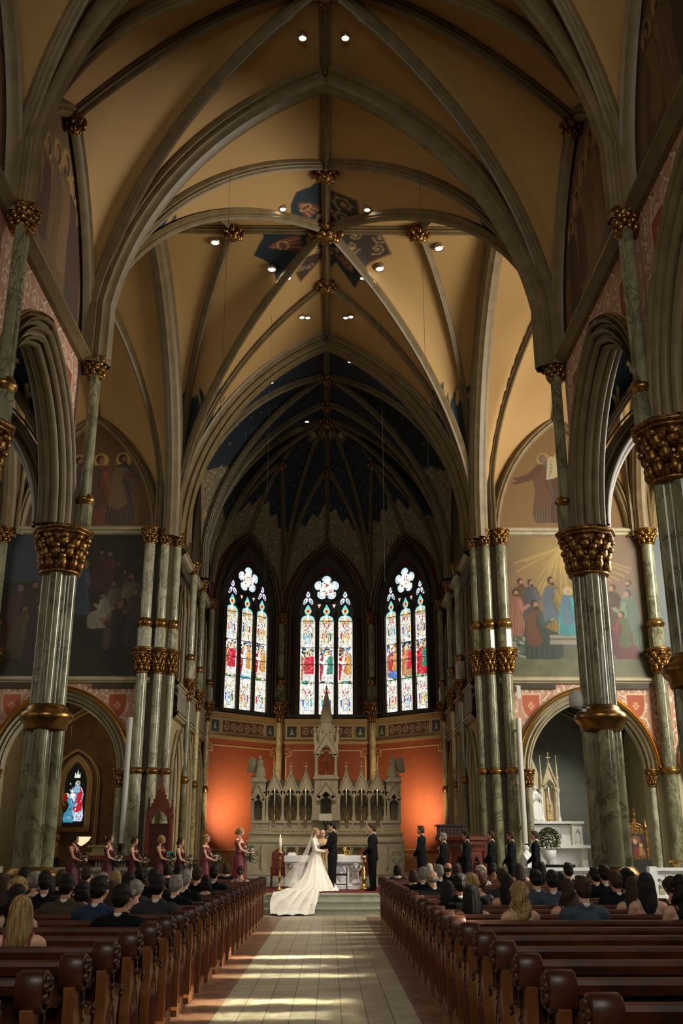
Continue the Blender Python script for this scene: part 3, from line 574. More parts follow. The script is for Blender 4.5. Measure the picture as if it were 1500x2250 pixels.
# saints processions in the clerestory lunettes
def saints(bg,res=45,n=6):
    c=Canvas(-2.5,2.5,11.3,15.4,res,bg)
    for k in range(900): c.ell(-2.5+.17*(k%30),11.3+.14*(k//30),.035,.03,tuple(v*.8 for v in bg))
    for k in range(n):
        x=-1.6+3.0*k/(n-1); h=3.3-.30*abs(k-2.0); robed(c,x,11.45+random.uniform(0,.15),h,random.choice([lin(96,64,38),lin(110,82,50),lin(84,52,34),lin(70,54,38),lin(110,84,52)]),lin(150,106,72),lin(70,46,28),halo=lin(168,132,74),face=random.choice([1,1,-1]),mantle=random.choice([None,lin(80,50,34),lin(120,90,56)]),detail=9)
    c.mottle(.12,4,5); return c
SN=[saints(lin(112,84,50)) for k in range(2)]
random.seed(5)
def apostles(bg,tab):
    c=Canvas(-2.5,2.5,11.5,15.4,60,bg)
    for k in range(1400): c.ring(-2.5+.13*(k%39)+(.065 if (k//39)%2 else 0),11.5+.11*(k//39),.04,.014,tuple(v*.72 for v in bg))
    H=lin(186,150,80)
    if tab:
        robed(c,.05,11.75,2.45,lin(104,82,58),lin(150,108,80),lin(120,100,84),halo=H,face=1,mantle=lin(112,74,50),detail=9,arm=0)
        robed(c,.62,11.75,2.5,lin(92,60,38),lin(150,108,76),lin(92,70,52),halo=H,face=-1,detail=8,mantle=lin(110,86,60),arm=0)
        c.line([(-.1,13.7),(-.45,13.35),(-.95,13.2)],.24,lin(104,66,44)); c.line([(-.95,13.2),(-1.15,13.3)],.07,lin(160,116,84))
        for s in (0,1):
            x=.12+.3*s; z=13.25+.09*s; c.poly([(x-.03,z),(x+.27,z+.07),(x+.37,z+.72),(x+.31,z+.83),(x+.17,z+.84),(x+.07,z+.76),(x+.05,z+.68)],lin(196,180,136))
            for r,t in enumerate(('I','II','III','IV','V') if s==0 else ('VI','VII','VIII','IX','X')):
                zz=z+.68-.13*r; xx=x+.13+.015*(4-r)
                for q,ch in enumerate(t):
                    X=xx+.032*q-.03
                    if ch=='I': c.line([(X,zz-.04),(X+.008,zz+.04)],.014,lin(60,44,30))
                    elif ch=='V': c.line([(X-.012,zz+.04),(X,zz-.04),(X+.016,zz+.04)],.014,lin(60,44,30))
                    else: c.line([(X-.014,zz+.04),(X+.014,zz-.04)],.014,lin(60,44,30)); c.line([(X+.014,zz+.04),(X-.014,zz-.04)],.014,lin(60,44,30))
    else:
        for x,h,rc in ((-.95,2.4,lin(92,74,56)),(-.25,2.45,lin(104,62,44)),(.5,2.5,lin(78,62,52))): robed(c,x,11.65,h,rc,lin(140,98,70),lin(60,42,30),halo=H,mantle=random.choice([lin(110,86,60),lin(84,60,44)]),detail=8)
        c.line([(.6,13.4),(1.2,13.25)],.14,lin(92,60,44))
    c.mottle(.1,4,8); return c
AP_L=apostles(lin(104,76,48),False); AP_R=apostles(lin(150,112,62),True); AP_R.a*=.62
# ---------------- side walls of the nave ----------------
CR=np.array(lin(170,152,116)); PK=np.array(lin(176,128,106))
def spcol(T,a,h,zs,band,zmin,shields=(),base=CR,edge=.12):
    def f(X,Z):
        az=zs+archz(a,h,band,X); t=tile(T,X+5,Z,1.); k=((Z>az+edge)&(Z>zmin)&(Z<99)).astype(float); c=np.ones(X.shape+(3,))*base; c=c*(1-k[...,None])+t*k[...,None]
        for (sx,sz,s,cc) in shields:
            dx=np.abs(X-sx)/s; dz=(Z-sz)/s; ins=(dz<.9)&(dz>-1.15)&(dx<np.where(dz>0,.78,.78*np.sqrt(np.maximum(0,1-(dz/1.15)**2)))); rim=(dz<1.03)&(dz>-1.3)&(dx<np.where(dz>0,.92,.92*np.sqrt(np.maximum(0,1-(dz/1.3)**2))))
            c=np.where(rim[...,None],np.array(lin(206,178,140)),c); c=np.where(ins[...,None],np.array(cc),c); em=((dx*1.6)**2+(dz*1.3+.1)**2<.25)&(np.sin(dz*16)*np.cos(dx*14)>-.3); c=np.where(em[...,None],np.array(lin(206,150,104)),c)
        return c
    return f
for sx in (-1,1):
    wl=struct(thing('wall_left' if sx<0 else 'wall_right','','')); del wl['label']; del wl['category']
    for i,b in enumerate(NB):
        cy=b.cy; xf=lambda x,d,z,sx=sx,cy=cy:(sx*(5.05-d),cy+x,z)
        shl=((-1.7,10.35,.34,lin(150,70,48)),(1.7,10.35,.34,lin(150,70,48)))
        spandrel('arcade_spandrel',2.6,2.12,2.75,.0,7.55,11.2,xf,spcol(TP,2.12,2.75,7.55,.45,8.2,shl,edge=.05),M['paint'],wl,200 if i<2 else 60,90 if i<2 else 20,bot=7.5)
        for dd,off,r,mm in ((.10,.4,.07,'rib'),(.05,.24,.09,'rib'),(-.02,.08,.08,'rib'),(-.14,-.02,.08,'rib'),(-.28,-.03,.07,'rib'),(-.4,.02,.07,'rib')):
            mb=MB(); arch_sweep(mb,2.12,2.75,roll(off,dd,r),7.55,xf,leg=0,n=26); mb.build('arch_moulding',M[mm],wl,True)
        mb=MB(); arch_sweep(mb,2.12,2.75,roll(.46,.07,.035),7.55,xf,n=26); mb.build('gilded_moulding',M['goldp'],wl,True)
        mb=MB(); arch_sweep(mb,2.12,2.75,[(.5,0),(.5,.06),(.3,.06),(.1,-.0),(.02,-.1),(0,-.45),(.4,-.45)],7.55,xf,n=26); mb.build('arch_soffit',M['rib'],wl,angle=40)
        # clerestory lunette painting
        T=SN[i%2]; xf2=lambda x,d,z,sx=sx,cy=cy:(sx*5.1,cy+x,z)
        flatgrid('clerestory_painting',-2.6,2.6,11.3,15.3,xf2,lambda X,Z,T=T,sx=sx:T.sample(X*sx,Z),M['paint'],40 if i<2 else 8,wl,topf=lambda X:ZS+.1+(ZW-ZS)*pcurve(np.clip(np.abs(X)/2.6,0,1),1.75))
        mb=MB(); mb.box(*sorted((sx*5.15,sx*5.3)),cy-2.6,cy+2.6,11.2,19.2); mb.build('wall_face',M['plaster'],wl)
    mb=MB(); x=sorted((sx*4.86,sx*5.1))
    sweep(mb,[(sx*5.0,-1,11.3),(sx*5.0,18.7,11.3)],[(-.14,.1),(.0,.1),(.06,.16),(.12,.14),(.14,.05),(.2,.0),(.2,-.05),(.12,-.1),(.05,-.16),(-.14,-.16)],(-sx,0,0)); mb.build('string_course',M['rib'],wl,angle=40)
    # outer aisle wall
    mb=MB(); mb.box(*sorted((sx*10.4,sx*10.7)),-4,18.6,0,12); mb.build('aisle_wall',M['plaster'],wl)
    # aisle vaults
    def cv_ais(X,Y,Z): return stars(np.ones(X.shape+(3,))*np.array(lin(24,36,50)),X+.2,Y,.42,lin(232,206,140),.10)
    for cy in (16.2,11.0,5.8):
        ab=Bay(sx*7.75,cy,2.55,2.55,zs=7.6,za=11.4,zw=11.2,ra=1.35,rw=1.5); ab.shell('aisle_vault',cv_ais,M['paint'],150,150,wl)
        for ay in (-1,1):
            for ax in (-1,1): rib(wl,cz(ab),(ab.cx+ax*2.5,cy+ay*2.5),(ab.cx,cy),.6)
    for yy in (18.8,13.6,8.4):
        xf3=lambda x,d,z,sx=sx,yy=yy:(sx*7.75+x,yy-d,z)
        for dd,off,r in ((.3,.12,.1),(.36,-.04,.09),(.1,-.1,.12),(-.15,-.1,.12)):
            mb=MB(); arch_sweep(mb,2.25,3.0,roll(off,dd,r),7.6,xf3,n=24); mb.build('aisle_arch',M['rib'],wl,True)
        mb=MB(); arch_sweep(mb,2.25,3.0,[(.2,.3),(0,.28),(-.06,.0),(0,-.35),(.2,-.36)],7.6,xf3,n=24); mb.build('aisle_arch',M['rib'],wl,angle=40)
        mb=MB(); arch_sweep(mb,2.25,3.0,roll(.27,.31,.02),7.6,xf3,n=24); mb.build('gilded_moulding',M['goldp'],wl,True)
# rear wall
mb=MB(); mb.box(-10.7,10.7,-4.3,-4,0,19); struct(mb.build('wall_rear',M['plaster']))
# ---------------- transept east walls ----------------
SH=(( -1.62,5.82,.34,lin(176,92,66)),(1.62,5.82,.34,lin(168,84,60)))
for sx in (-1,1):
    we=struct(thing('wall_transept_left' if sx<0 else 'wall_transept_right','','')); del we['label']; del we['category']
    for j,cx in enumerate((8.0,12.9)):
        cx*=sx; xf=lambda x,d,z,cx=cx:(cx+x,31.-d,z)
        spandrel('spandrel_panel',2.45,1.82,2.15,.22,3.85,6.45,xf,spcol(TP,1.82,2.15,3.85,.22,3.9,SH,edge=.12,base=lin(196,184,150)),M['paint'],we,200,80,bot=0)
        for dd,off,r,mm in ((.12,.3,.075,'goldp'),(.06,.17,.07,'cream'),(.02,.05,.07,'cream'),(-.1,-.03,.08,'cream')):
            mb=MB(); arch_sweep(mb,1.82,2.15,roll(off,dd,r),3.85,xf,leg=0 if off>.2 else 0,n=24); mb.build('arch_moulding',M[mm],we,True)
        mb=MB(); arch_sweep(mb,1.82,2.15,[(.4,0),(.4,.05),(.22,.03),(.1,-.05),(0,-.1),(-.03,-.5),(.0,-.6)],3.85,xf,leg=0,n=24); mb.build('arch_soffit',M['cream'],we,angle=40)
        mb=MB()
        for s in (-1,1): mb.box(cx+s*1.82-(.12 if s<0 else .0),cx+s*1.82+(.12 if s>0 else 0),31.02,31.6,.3,3.85)
        mb.build('arch_jamb',M['cream'],we)
        # lunette painting and cornices
        T=AP_L if sx<0 else AP_R; lx=sx*(7.75 if j==0 else 12.85)
        flatgrid('lunette_painting',-2.4,2.4,11.55,15.3,lambda x,d,z,lx=lx:(lx+x,31.02,z),(lambda X,Z,T=T,sx=sx:T.sample(X+(.5 if sx>0 else -.5),Z)) if j==0 else (lambda X,Z,T=T:T.sample(X*0+2.3,Z)),M['paint'],55,we,topf=lambda X:np.maximum(11.6,ZS+.1+(ZW-ZS)*pcurve(np.clip(np.abs(X)/2.4,0,1),1.75)))
        mb=MB(); mb.box(lx-2.6,lx+2.6,31.1,31.4,6,19.2); mb.build('wall_face',M['plaster'],we)
        # vent grilles
        for s in (-1,1):
            mb=MB(); mb.box(cx+s*1.45-.62,cx+s*1.45+.62,30.93,31.0,6.3,6.48); v=mb.build('vent_grille',M['dark'],we)
            mb=MB()
            for q in range(9): mb.box(cx+s*1.45-.6,cx+s*1.45+.6,30.915,30.93,6.31+.018*q,6.318+.018*q)
            mb.build('slat',M['ribd'],we)
        # mural framed above the arch
    CORN=[(-.1,.12),(.04,.12),(.08,.08),(.14,.06),(.16,-.01),(.1,-.03),(.08,-.08),(.0,-.12),(-.1,-.12)]
    mb=MB(); sweep(mb,[(sx*5.4,31,6.56),(sx*15.5,31,6.56)],CORN,(0,-1,0)); sweep(mb,[(sx*5.4,31,11.42),(sx*15.5,31,11.42)],CORN,(0,-1,0),1.3); mb.build('cornice',M['cream'],we,angle=40)
    for j in (0,1):
        cvs=(ml if sx<0 else mr) if j==0 else (ml if sx<0 else mr2)
        o=flatgrid('mural',-2.5,2.5,6.66,11.3,lambda x,d,z,c=sx*(7.9 if j==0 else 12.9):(c+x,30.98,z),lambda X,Z,cvs=cvs,sx=sx:cvs.sample(X+sx*7.95,Z),M['paintg'],60 if j==0 else 25)
        L={(-1,0):'dark wall mural of a robed teacher and seated crowd in the left transept',(-1,1):'dark wall mural at the far left edge beyond the wall column',(1,0):'wall mural of robed figures gathered under golden rays in the right transept',(1,1):'blue sky wall mural with floating figures at the right edge beyond the wall column'}[(sx,j)]
        tag(o,L,'mural')
    # chapels behind the arches
    for j,cx in enumerate((8.0,12.9)):
        cx*=sx; BG=M['bluegrey'] if sx>0 else M['brownw']
        mb=MB(); mb.box(cx-2.4,cx+2.4,35.6,35.8,0,8); mb.build('chapel_wall',BG,we)
        mb=MB(); mb.box(cx-2.5,cx-2.35,31.5,35.6,0,8); mb.box(cx+2.35,cx+2.5,31.5,35.6,0,8); mb.build('chapel_side_wall',M['cream'],we)
        ab=Bay(cx,33.5,2.35,2.1,zs=3.7,za=6.9,zw=6.3,ra=1.2,rw=1.3)
        dk=np.array(lin(34,52,56) if sx<0 else lin(40,54,62)); ab.shell('chapel_vault',lambda X,Y,Z,dk=dk:stars(np.ones(X.shape+(3,))*dk,X,Y,.5,lin(190,180,140),.07),M['paint'],90,90,we)
        for ay in (-1,1):
            for ax in (-1,1): rib(we,cz(ab),(ab.cx+ax*2.3,33.5+ay*2.05),(ab.cx,33.5),.5,M['tan'] if sx<0 else M['cream'])
        for dd,off,r in ((.1,.1,.06),(.14,-.04,.05)):
            mb=MB(); arch_sweep(mb,2.0,2.6,roll(off,dd,r),3.7,lambda x,d,z,cx=cx:(cx+x,35.55-d,z),leg=3.2 if sx<0 else 0,n=20); mb.build('chapel_arch',M['tan'] if sx<0 else M['cream'],we,True)
    mb=MB(); mb.box(*sorted((sx*15.4,sx*15.7)),18.8,35.8,0,19); mb.build('end_wall',M['plaster'],we)
    mb=MB(); mb.box(*sorted((sx*5.3,sx*15.5)),18.3,18.6,11.0,19); mb.build('west_wall',M['plaster'],we)
# ---------------- chancel side walls ----------------
def scr(T,f=1.): return lambda X,Z:tile(T,X+20,Z,f)
for sx in (-1,1):
    wc=struct(thing('wall_chancel_left' if sx<0 else 'wall_chancel_right','','')); del wc['label']; del wc['category']
    mb=MB(); mb.box(*sorted((sx*5.15,sx*5.35)),31.6,39.4,0,19); mb.build('wall_face',M['ribd'],wc)
    for cy,hw in ((32.9,.95),(35.15,.95),(37.75,1.25)):
        xf=lambda x,d,z,sx=sx,cy=cy:(sx*(4.8-d),cy+x,z)
        spandrel('lower_arcade',hw+.22,hw,1.5,.12,3.6,5.5,xf,lambda X,Z:np.ones(X.shape+(3,))*np.array(lin(168,146,104)),M['paint'],wc,60,12,bot=.3)
        for off,dd,r,mm in ((.1,.08,.07,'cream'),(-.03,0,.07,'tan'),(-.14,-.1,.07,'cream'),(-.25,-.2,.06,'tan')):
            mb=MB(); arch_sweep(mb,hw,1.5,roll(off,dd,r),3.6,xf,leg=3.0,n=18); mb.build('arch_moulding',M[mm],wc,True)
        flatgrid('parapet_panel',-hw-.15,hw+.15,5.75,6.45,lambda x,d,z,sx=sx,cy=cy:(sx*4.66,cy+x,z),scr(TG),M['paint'],30,wc)
        for off,dd,r in ((.05,.05,.06),(-.08,-.04,.06)):
            for q in (-.5,.5):
                mb=MB(); arch_sweep(mb,hw*.46,1.0,roll(off,dd,r),9.0,lambda x,d,z,sx=sx,cy=cy,q=q,hw=hw:(sx*(4.8-d),cy+q*hw+x,z),leg=2.2,n=10); mb.build('gallery_arch',M['rib'],wc,True)
    for z,sc2 in ((5.62,1.),(6.58,1.),(10.9,1.1)):
        mb=MB(); sweep(mb,[(sx*4.76,31.7,z),(sx*4.76,39.3,z)],CORN,(-sx,0,0),sc2); mb.build('string_course',M['cream'],wc,angle=40)
# ---------------- apse walls ----------------
wa=struct(thing('wall_apse','','')); del wa['label']; del wa['category']
FRZ=Canvas(-1.8,1.8,5.8,6.6,120,lin(168,142,96))
random.seed(2)
for a,b in ((-1.05,1.05),): FRZ.rect(a,b,5.98,6.42,lin(104,66,44)); FRZ.scroll(a,b,5.98,6.42,6,lin(176,156,116),lin(176,156,116),.05); FRZ.frame(a-.04,b+.04,5.95,6.45,.03,lin(206,186,136))
for x in (-1.42,1.42):
    FRZ.rect(x-.2,x+.2,5.98,6.42,lin(60,72,70)); FRZ.frame(x-.22,x+.22,5.95,6.45,.03,lin(206,186,136)); FRZ.poly([(x-.1,6.08),(x+.1,6.08),(x+.05,6.15),(x+.03,6.28),(x,6.34),(x-.03,6.28),(x-.05,6.15)],lin(170,160,120))
for k in range(5):
    A=np.array(AC[k]); B=np.array(AC[k+1]); mid=(A+B)/2; u=(B-A)/np.linalg.norm(B-A); L=np.linalg.norm(B-A)/2; nrm=np.array([-u[1],u[0]]); 
    if np.dot(nrm,np.array(AO)-mid)<0: nrm=-nrm
    xf=lambda x,d,z,mid=mid,u=u,nrm=nrm:(mid[0]+u[0]*x*-1+nrm[0]*d,mid[1]-u[1]*x+nrm[1]*d,z)
    cst=lambda c:(lambda X,Z,c=c:np.ones(X.shape+(3,))*np.array(c))
    if k in (0,4): continue
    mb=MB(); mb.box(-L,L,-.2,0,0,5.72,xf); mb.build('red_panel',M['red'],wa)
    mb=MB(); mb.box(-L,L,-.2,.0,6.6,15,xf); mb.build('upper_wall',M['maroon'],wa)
    flatgrid('frieze',-L+.02,L-.02,5.82,6.58,xf,lambda X,Z:FRZ.sample(X,Z),M['paint'],70,wa,d=.03)
    for z0,z1,d1 in ((5.70,5.82,.1),(6.58,6.64,.08),(6.64,6.72,.14),(1.35,1.42,.05),(1.55,1.6,.05)):
        mb=MB(); mb.box(-L,L,-.02,d1,z0,z1,xf); mb.build('string_course',M['tan'],wa)
    mb=MB(); mb.box(-L,L,-.02,.04,.3,1.35,xf); mb.build('dado',M['tan'],wa)
    mb=MB(); h=L-.28; W=.022
    P0=[(-h,1.9),(-h,5.22),(-h+.2,5.22),(-h+.2,5.45),(h-.2,5.45),(h-.2,5.22),(h,5.22),(h,1.9)]
    for (xa,za),(xb,zb) in zip(P0,P0[1:]): mb.box(min(xa,xb)-W,max(xa,xb)+W,0,.012,min(za,zb)-W,max(za,zb)+W,xf)
    for s in (-1,1):
        for q in ((s*(h-.02),5.42),):
            for (xa,za,xb,zb) in ((-.1,-.1,.1,-.1),(-.1,.1,.1,.1),(-.1,-.1,-.1,.1),(.1,-.1,.1,.1)): mb.box(q[0]+xa-.012,q[0]+xb+.012,0,.012,q[1]+za-.012,q[1]+zb+.012,xf)
    mb.build('gold_border',mat('border_cream',lin(214,180,110),.5),wa)
    mb=MB(); mb.box(-L,L,-.02,.06,6.72,6.92,xf); mb.build('window_sill_band',M['lead'],wa)
    # window hood mouldings
    for off,dd,r,mm in ((.5,.14,.06,'ribd'),(.36,.12,.04,'ribd'),(.2,.1,.05,'lead')):
        mb=MB(); arch_sweep(mb,1.22,2.75,roll(off,dd,r),11.0,xf,leg=4.1,n=18); mb.build('hood_moulding',M[mm],wa,True)
# ---------------- stained glass windows ----------------
random.seed(21); np.random.seed(4)
GW=lin(250,250,244); LEAD=lin(14,12,10)
JW=[lin(200,30,40),lin(40,90,190),lin(30,120,90),lin(230,170,60),lin(120,60,150),lin(60,170,190),lin(240,120,60),lin(140,170,60)]
def glass_canvas(variant):
    random.seed(variant*7+1); c=Canvas(-1.2,1.2,6.85,13.1,100,LEAD)
    for i,cx in enumerate((-.8,0,.8)):
        hw=.29; c.rect(cx-hw,cx+hw,6.9,10.95,GW); c.ell(cx,10.93,hw,.2,lin(150,215,215)); c.ell(cx,10.9,hw*.72,.14,lin(225,180,120))
        # canopies top and bottom
        for z0,z1 in ((6.9,8.2),(9.75,10.9)):
            for k in range(70):
                x=cx+random.uniform(-hw,hw); z=random.uniform(z0,z1); c.ell(x,z,random.uniform(.008,.03),random.uniform(.02,.05),random.choice([lin(240,220,160),lin(235,225,190),lin(60,50,44),lin(214,190,130),lin(255,250,235),lin(120,80,90)]))
            for s in (-1,1):
                for o in (.27,.2,.14): c.line([(cx+s*o,z0),(cx+s*o,z1)],.014,lin(40,34,30))
                c.line([(cx+s*.24,z0),(cx+s*.24,z1)],.03,lin(246,236,200)); c.rect(cx+s*.17-.02,cx+s*.17+.02,z0+.35,z0+.6,random.choice(JW))
            zm=z0+.15; c.poly([(cx-.1,zm),(cx-.1,zm+.35),(cx,zm+.55),(cx+.1,zm+.35),(cx+.1,zm)],lin(60,60,60)); c.poly([(cx-.08,zm+.02),(cx-.08,zm+.34),(cx,zm+.5),(cx+.08,zm+.34),(cx+.08,zm+.02)],random.choice([lin(200,225,235),lin(240,220,170)]))
            c.ell(cx,zm+.3,.04,.06,random.choice(JW)); c.line([(cx-.14,zm+.4),(cx,zm+.68),(cx+.14,zm+.4)],.02,lin(50,40,34)); c.line([(cx,zm+.66),(cx,zm+.95)],.016,lin(50,40,34))
            for s in (-1,1): c.poly([(cx+s*.03,zm+.75),(cx+s*.12,zm+.95),(cx+s*.1,zm+.7)],lin(190,40,50) if variant else lin(200,150,60))
        # figure scene
        for k in range(120):
            z=random.uniform(8.2,9.7); x=cx+random.uniform(-hw,hw); lo=z<8.6
            c.ell(x,z,random.uniform(.03,.08),random.uniform(.03,.08),random.choice([lin(60,150,70),lin(40,110,60),lin(120,160,60),lin(60,160,180),lin(30,60,30)] if lo else [lin(60,110,70),lin(40,40,50),lin(70,110,180),lin(30,34,30),lin(200,120,60),lin(30,60,40)]))
        if i==1 and variant==0: c.rect(cx-hw,cx+hw,8.2,8.55,lin(90,180,200))
        main=[lin(240,238,230),lin(245,240,235),lin(190,40,50),lin(200,110,50),lin(90,130,200)]
        rc=[[(190,60),None],[None,None]]
        robed(c,cx+random.uniform(-.14,-.08),8.35,1.15,random.choice([lin(190,110,50),lin(170,40,50),lin(70,110,180)]),lin(230,180,150),lin(90,60,40),face=1,detail=5)
        robed(c,cx+.05,8.3,1.3,[lin(238,232,226),lin(240,240,236),lin(226,214,200)][i] if variant<2 else [lin(80,120,200),lin(190,140,100),lin(200,40,60)][i],lin(235,190,160),lin(110,70,40),halo=lin(250,240,200),face=-1 if i else 1,mantle=[lin(180,50,60),None,lin(196,110,60)][i],detail=7)
        robed(c,cx+.18,8.6,.9,random.choice([lin(60,130,110),lin(200,150,80),lin(200,40,60)]),lin(235,190,160),lin(60,40,30),face=-1,detail=4)
        c.line([(cx-hw,8.2),(cx-hw,9.75)],.03,GW); c.line([(cx+hw,8.2),(cx+hw,9.75)],.03,GW)
        for z in (8.22,9.0,9.72,10.88): c.line([(cx-hw,z),(cx+hw,z)],.035,LEAD)
        for k in range(26): c.line([(cx-hw,6.9+k*.155),(cx+hw,6.9+k*.155)],.007,lin(60,50,40),.6)
        c.poly([(cx,11.62),(cx-.08,11.48),(cx-.16,11.32),(cx-.1,11.18),(cx+.1,11.18),(cx+.16,11.32),(cx+.08,11.48)],lin(110,205,205)); c.ell(cx,11.31,.11,.11,lin(230,200,120)); c.ell(cx,11.31,.06,.07,lin(170,30,50)); c.rect(cx-.035,cx+.035,10.9,11.15,GW)
    for s in (-1,1):
        x=s*.8
        for (a,b,rx,ry,ro) in ((0,12.05,.09,.13,0),(-.12,11.75,.08,.15,.5*-1),(.12,11.75,.08,.15,.5)): c.ell(x+a,b,rx,ry,lin(235,230,240),1,ro); c.ell(x+a,b,rx*.5,ry*.5,lin(120,100,190) if variant==0 else lin(70,160,170),1,ro)
        c.poly([(s*.32-.08,11.62),(s*.32+.08,11.62),(s*.32,11.44)],lin(240,200,180)); 
    for k in range(5):
        a=PI/2+k*2*PI/5; x,z=.34*math.cos(a),12.33+.34*math.sin(a); c.ell(x,z,.215,.215,lin(175,220,235)); c.ell(x,z,.17,.17,GW)
        for q in range(8): c.ell(x+.13*math.cos(q*PI/4),z+.13*math.sin(q*PI/4),.03,.03,random.choice([lin(90,150,200),lin(60,90,140),lin(220,200,160)]))
    c.ell(0,12.33,.27,.27,lin(250,245,235))
    for k in range(26): c.ell(random.uniform(-.24,.24),12.33+random.uniform(-.24,.24),.04,.025,random.choice([lin(200,60,80),lin(120,40,60),lin(255,255,250),lin(230,180,120),lin(90,60,90)]),1,random.uniform(0,3))
    for k in range(420):
        i=random.choice((-.8,0,.8)); x=i+random.uniform(-.28,.28); z=random.uniform(8.2,9.72); a=random.uniform(0,PI); l=random.uniform(.02,.07); c.line([(x,z),(x+l*math.cos(a),z+l*math.sin(a))],.011,random.choice([LEAD,LEAD,lin(250,240,225),lin(60,40,40)]))
    for k in range(260):
        i=random.choice((-.8,0,.8)); x=i+random.uniform(-.28,.28); z=random.choice((random.uniform(6.95,8.15),random.uniform(9.8,10.85))); c.ell(x,z,.014,.022,random.choice([lin(70,60,50),lin(200,170,110),lin(110,70,80),lin(120,130,150)]))
    n=c.mottle(.5,60,variant); return c
GC=[glass_canvas(v) for v in range(3)]
def outline(mb,pts,xf,r=.03,d=.07,closed=True):
    P=[xf(x,d,z) for x,z in pts]; P=P+P[:1] if closed else P; mb.tube(P,r,6)
for i,k in enumerate((3,2,1)):
    A=np.array(AC[k]); B=np.array(AC[k+1]); mid=(A+B)/2; u=(B-A)/np.linalg.norm(B-A); nrm=np.array([-u[1],u[0]])
    if np.dot(nrm,np.array(AO)-mid)<0: nrm=-nrm
    xf=lambda x,d,z,mid=mid,u=u,nrm=nrm:(mid[0]-u[0]*x+nrm[0]*d,mid[1]-u[1]*x+nrm[1]*d,z)
    o=struct(flatgrid('window_%d'%(i+1),-1.18,1.18,6.88,13.0,xf,lambda X,Z,g=GC[i]:g.sample(X,Z),M['glass'],88,None,d=.035,topf=lambda X:11.0+archz(1.18,2.2,0,X)*.92))
    mb=MB()
    for x in (-1.2,-.4,.4,1.2):
        w=.07 if abs(x)<1 else .09; mb.box(x-w,x+w,.02,.13,6.8,11.3 if abs(x)<1 else 11.1,xf); outline(mb,[(x,6.85),(x,11.3)],xf,.035,.14,False)
    mb.box(-1.25,1.25,.02,.16,6.76,6.9,xf); mb.build('mullion',M['lead'],o)
    mb=MB(); arch_sweep(mb,1.2,2.35,[(.3,.0),(.3,.12),(.1,.1),(0,.03)],11.0,xf,leg=0,n=16)
    th=np.linspace(0,2*PI,11,endpoint=False)
    for q in range(5):
        a=PI/2+q*2*PI/5; outline(mb,[(.34*math.cos(a)+.24*math.cos(a+t),12.33+.34*math.sin(a)+.24*math.sin(a+t)) for t in np.linspace(-2.0,2.0,12)],xf,.028,.06,False)
    outline(mb,[(.66*math.cos(t),12.33+.66*math.sin(t)) for t in np.linspace(0,2*PI,30,endpoint=False)],xf,.035,.07)
    for cx in (-.8,0,.8): outline(mb,[(cx-.32,10.9),(cx-.27,11.08),(cx-.14,11.15),(cx-.2,11.33),(cx-.1,11.52),(cx,11.68),(cx+.1,11.52),(cx+.2,11.33),(cx+.14,11.15),(cx+.27,11.08),(cx+.32,10.9)],xf,.025,.06,False)
    for s in (-1,1): outline(mb,[(s*.8,12.28),(s*.93,12.0),(s*1.03,11.7),(s*.8,11.6),(s*.55,11.7),(s*.68,12.0)],xf,.022,.06); outline(mb,[(s*.2,11.66),(s*.44,11.66),(s*.32,11.38)],xf,.018,.06)
    mb.build('tracery',M['lead'],o,angle=40)
# small window of the left chapel
c=Canvas(-.4,.4,2.3,4.4,120,lin(10,9,8)); random.seed(9)
robed(c,.05,2.5,1.35,lin(205,210,235),lin(220,200,180),lin(150,150,150),face=-1,mantle=lin(170,30,36),detail=8); robed(c,-.17,2.45,.95,lin(60,130,160),lin(180,200,210),lin(90,110,120),detail=5)
for k in range(60): c.ell(random.uniform(-.2,.25),random.uniform(2.5,3.8),.02,.035,random.choice([lin(90,150,180),lin(200,205,230),lin(20,18,16),lin(60,110,120),lin(150,150,190)]))
c.ell(.04,3.5,.12,.12,lin(120,165,190)); c.poly([(-.07,3.92),(-.05,4.1),(.0,4.0),(.04,4.2),(.08,4.0),(.12,4.1),(.13,3.92)],lin(190,210,190)); c.line([(-.3,3.42),(.3,3.42)],.025,lin(10,9,8)); c.mottle(.3,30,2)
xf=lambda x,d,z:(-8.55+x,35.5-d,z)
o=struct(flatgrid('window_4',-.38,.38,2.35,4.35,xf,lambda X,Z:c.sample(X,Z),M['glass'],120,None,topf=lambda X:3.7+archz(.38,.75,0,X)))
mb=MB(); arch_sweep(mb,.42,.8,[(.18,.0),(.16,.1),(.1,.13),(.05,.08),(0,.1),(-.05,.02)],3.7,xf,leg=1.4,n=12); arch_sweep(mb,.75,1.1,roll(.05,.12,.06),3.7,xf,leg=2.8,n=12); mb.build('window_frame',M['tan'],o,angle=40)
mb=MB(); mb.box(-.6,.6,0,.2,2.15,2.3,xf); mb.build('window_sill',M['woodl'],o)
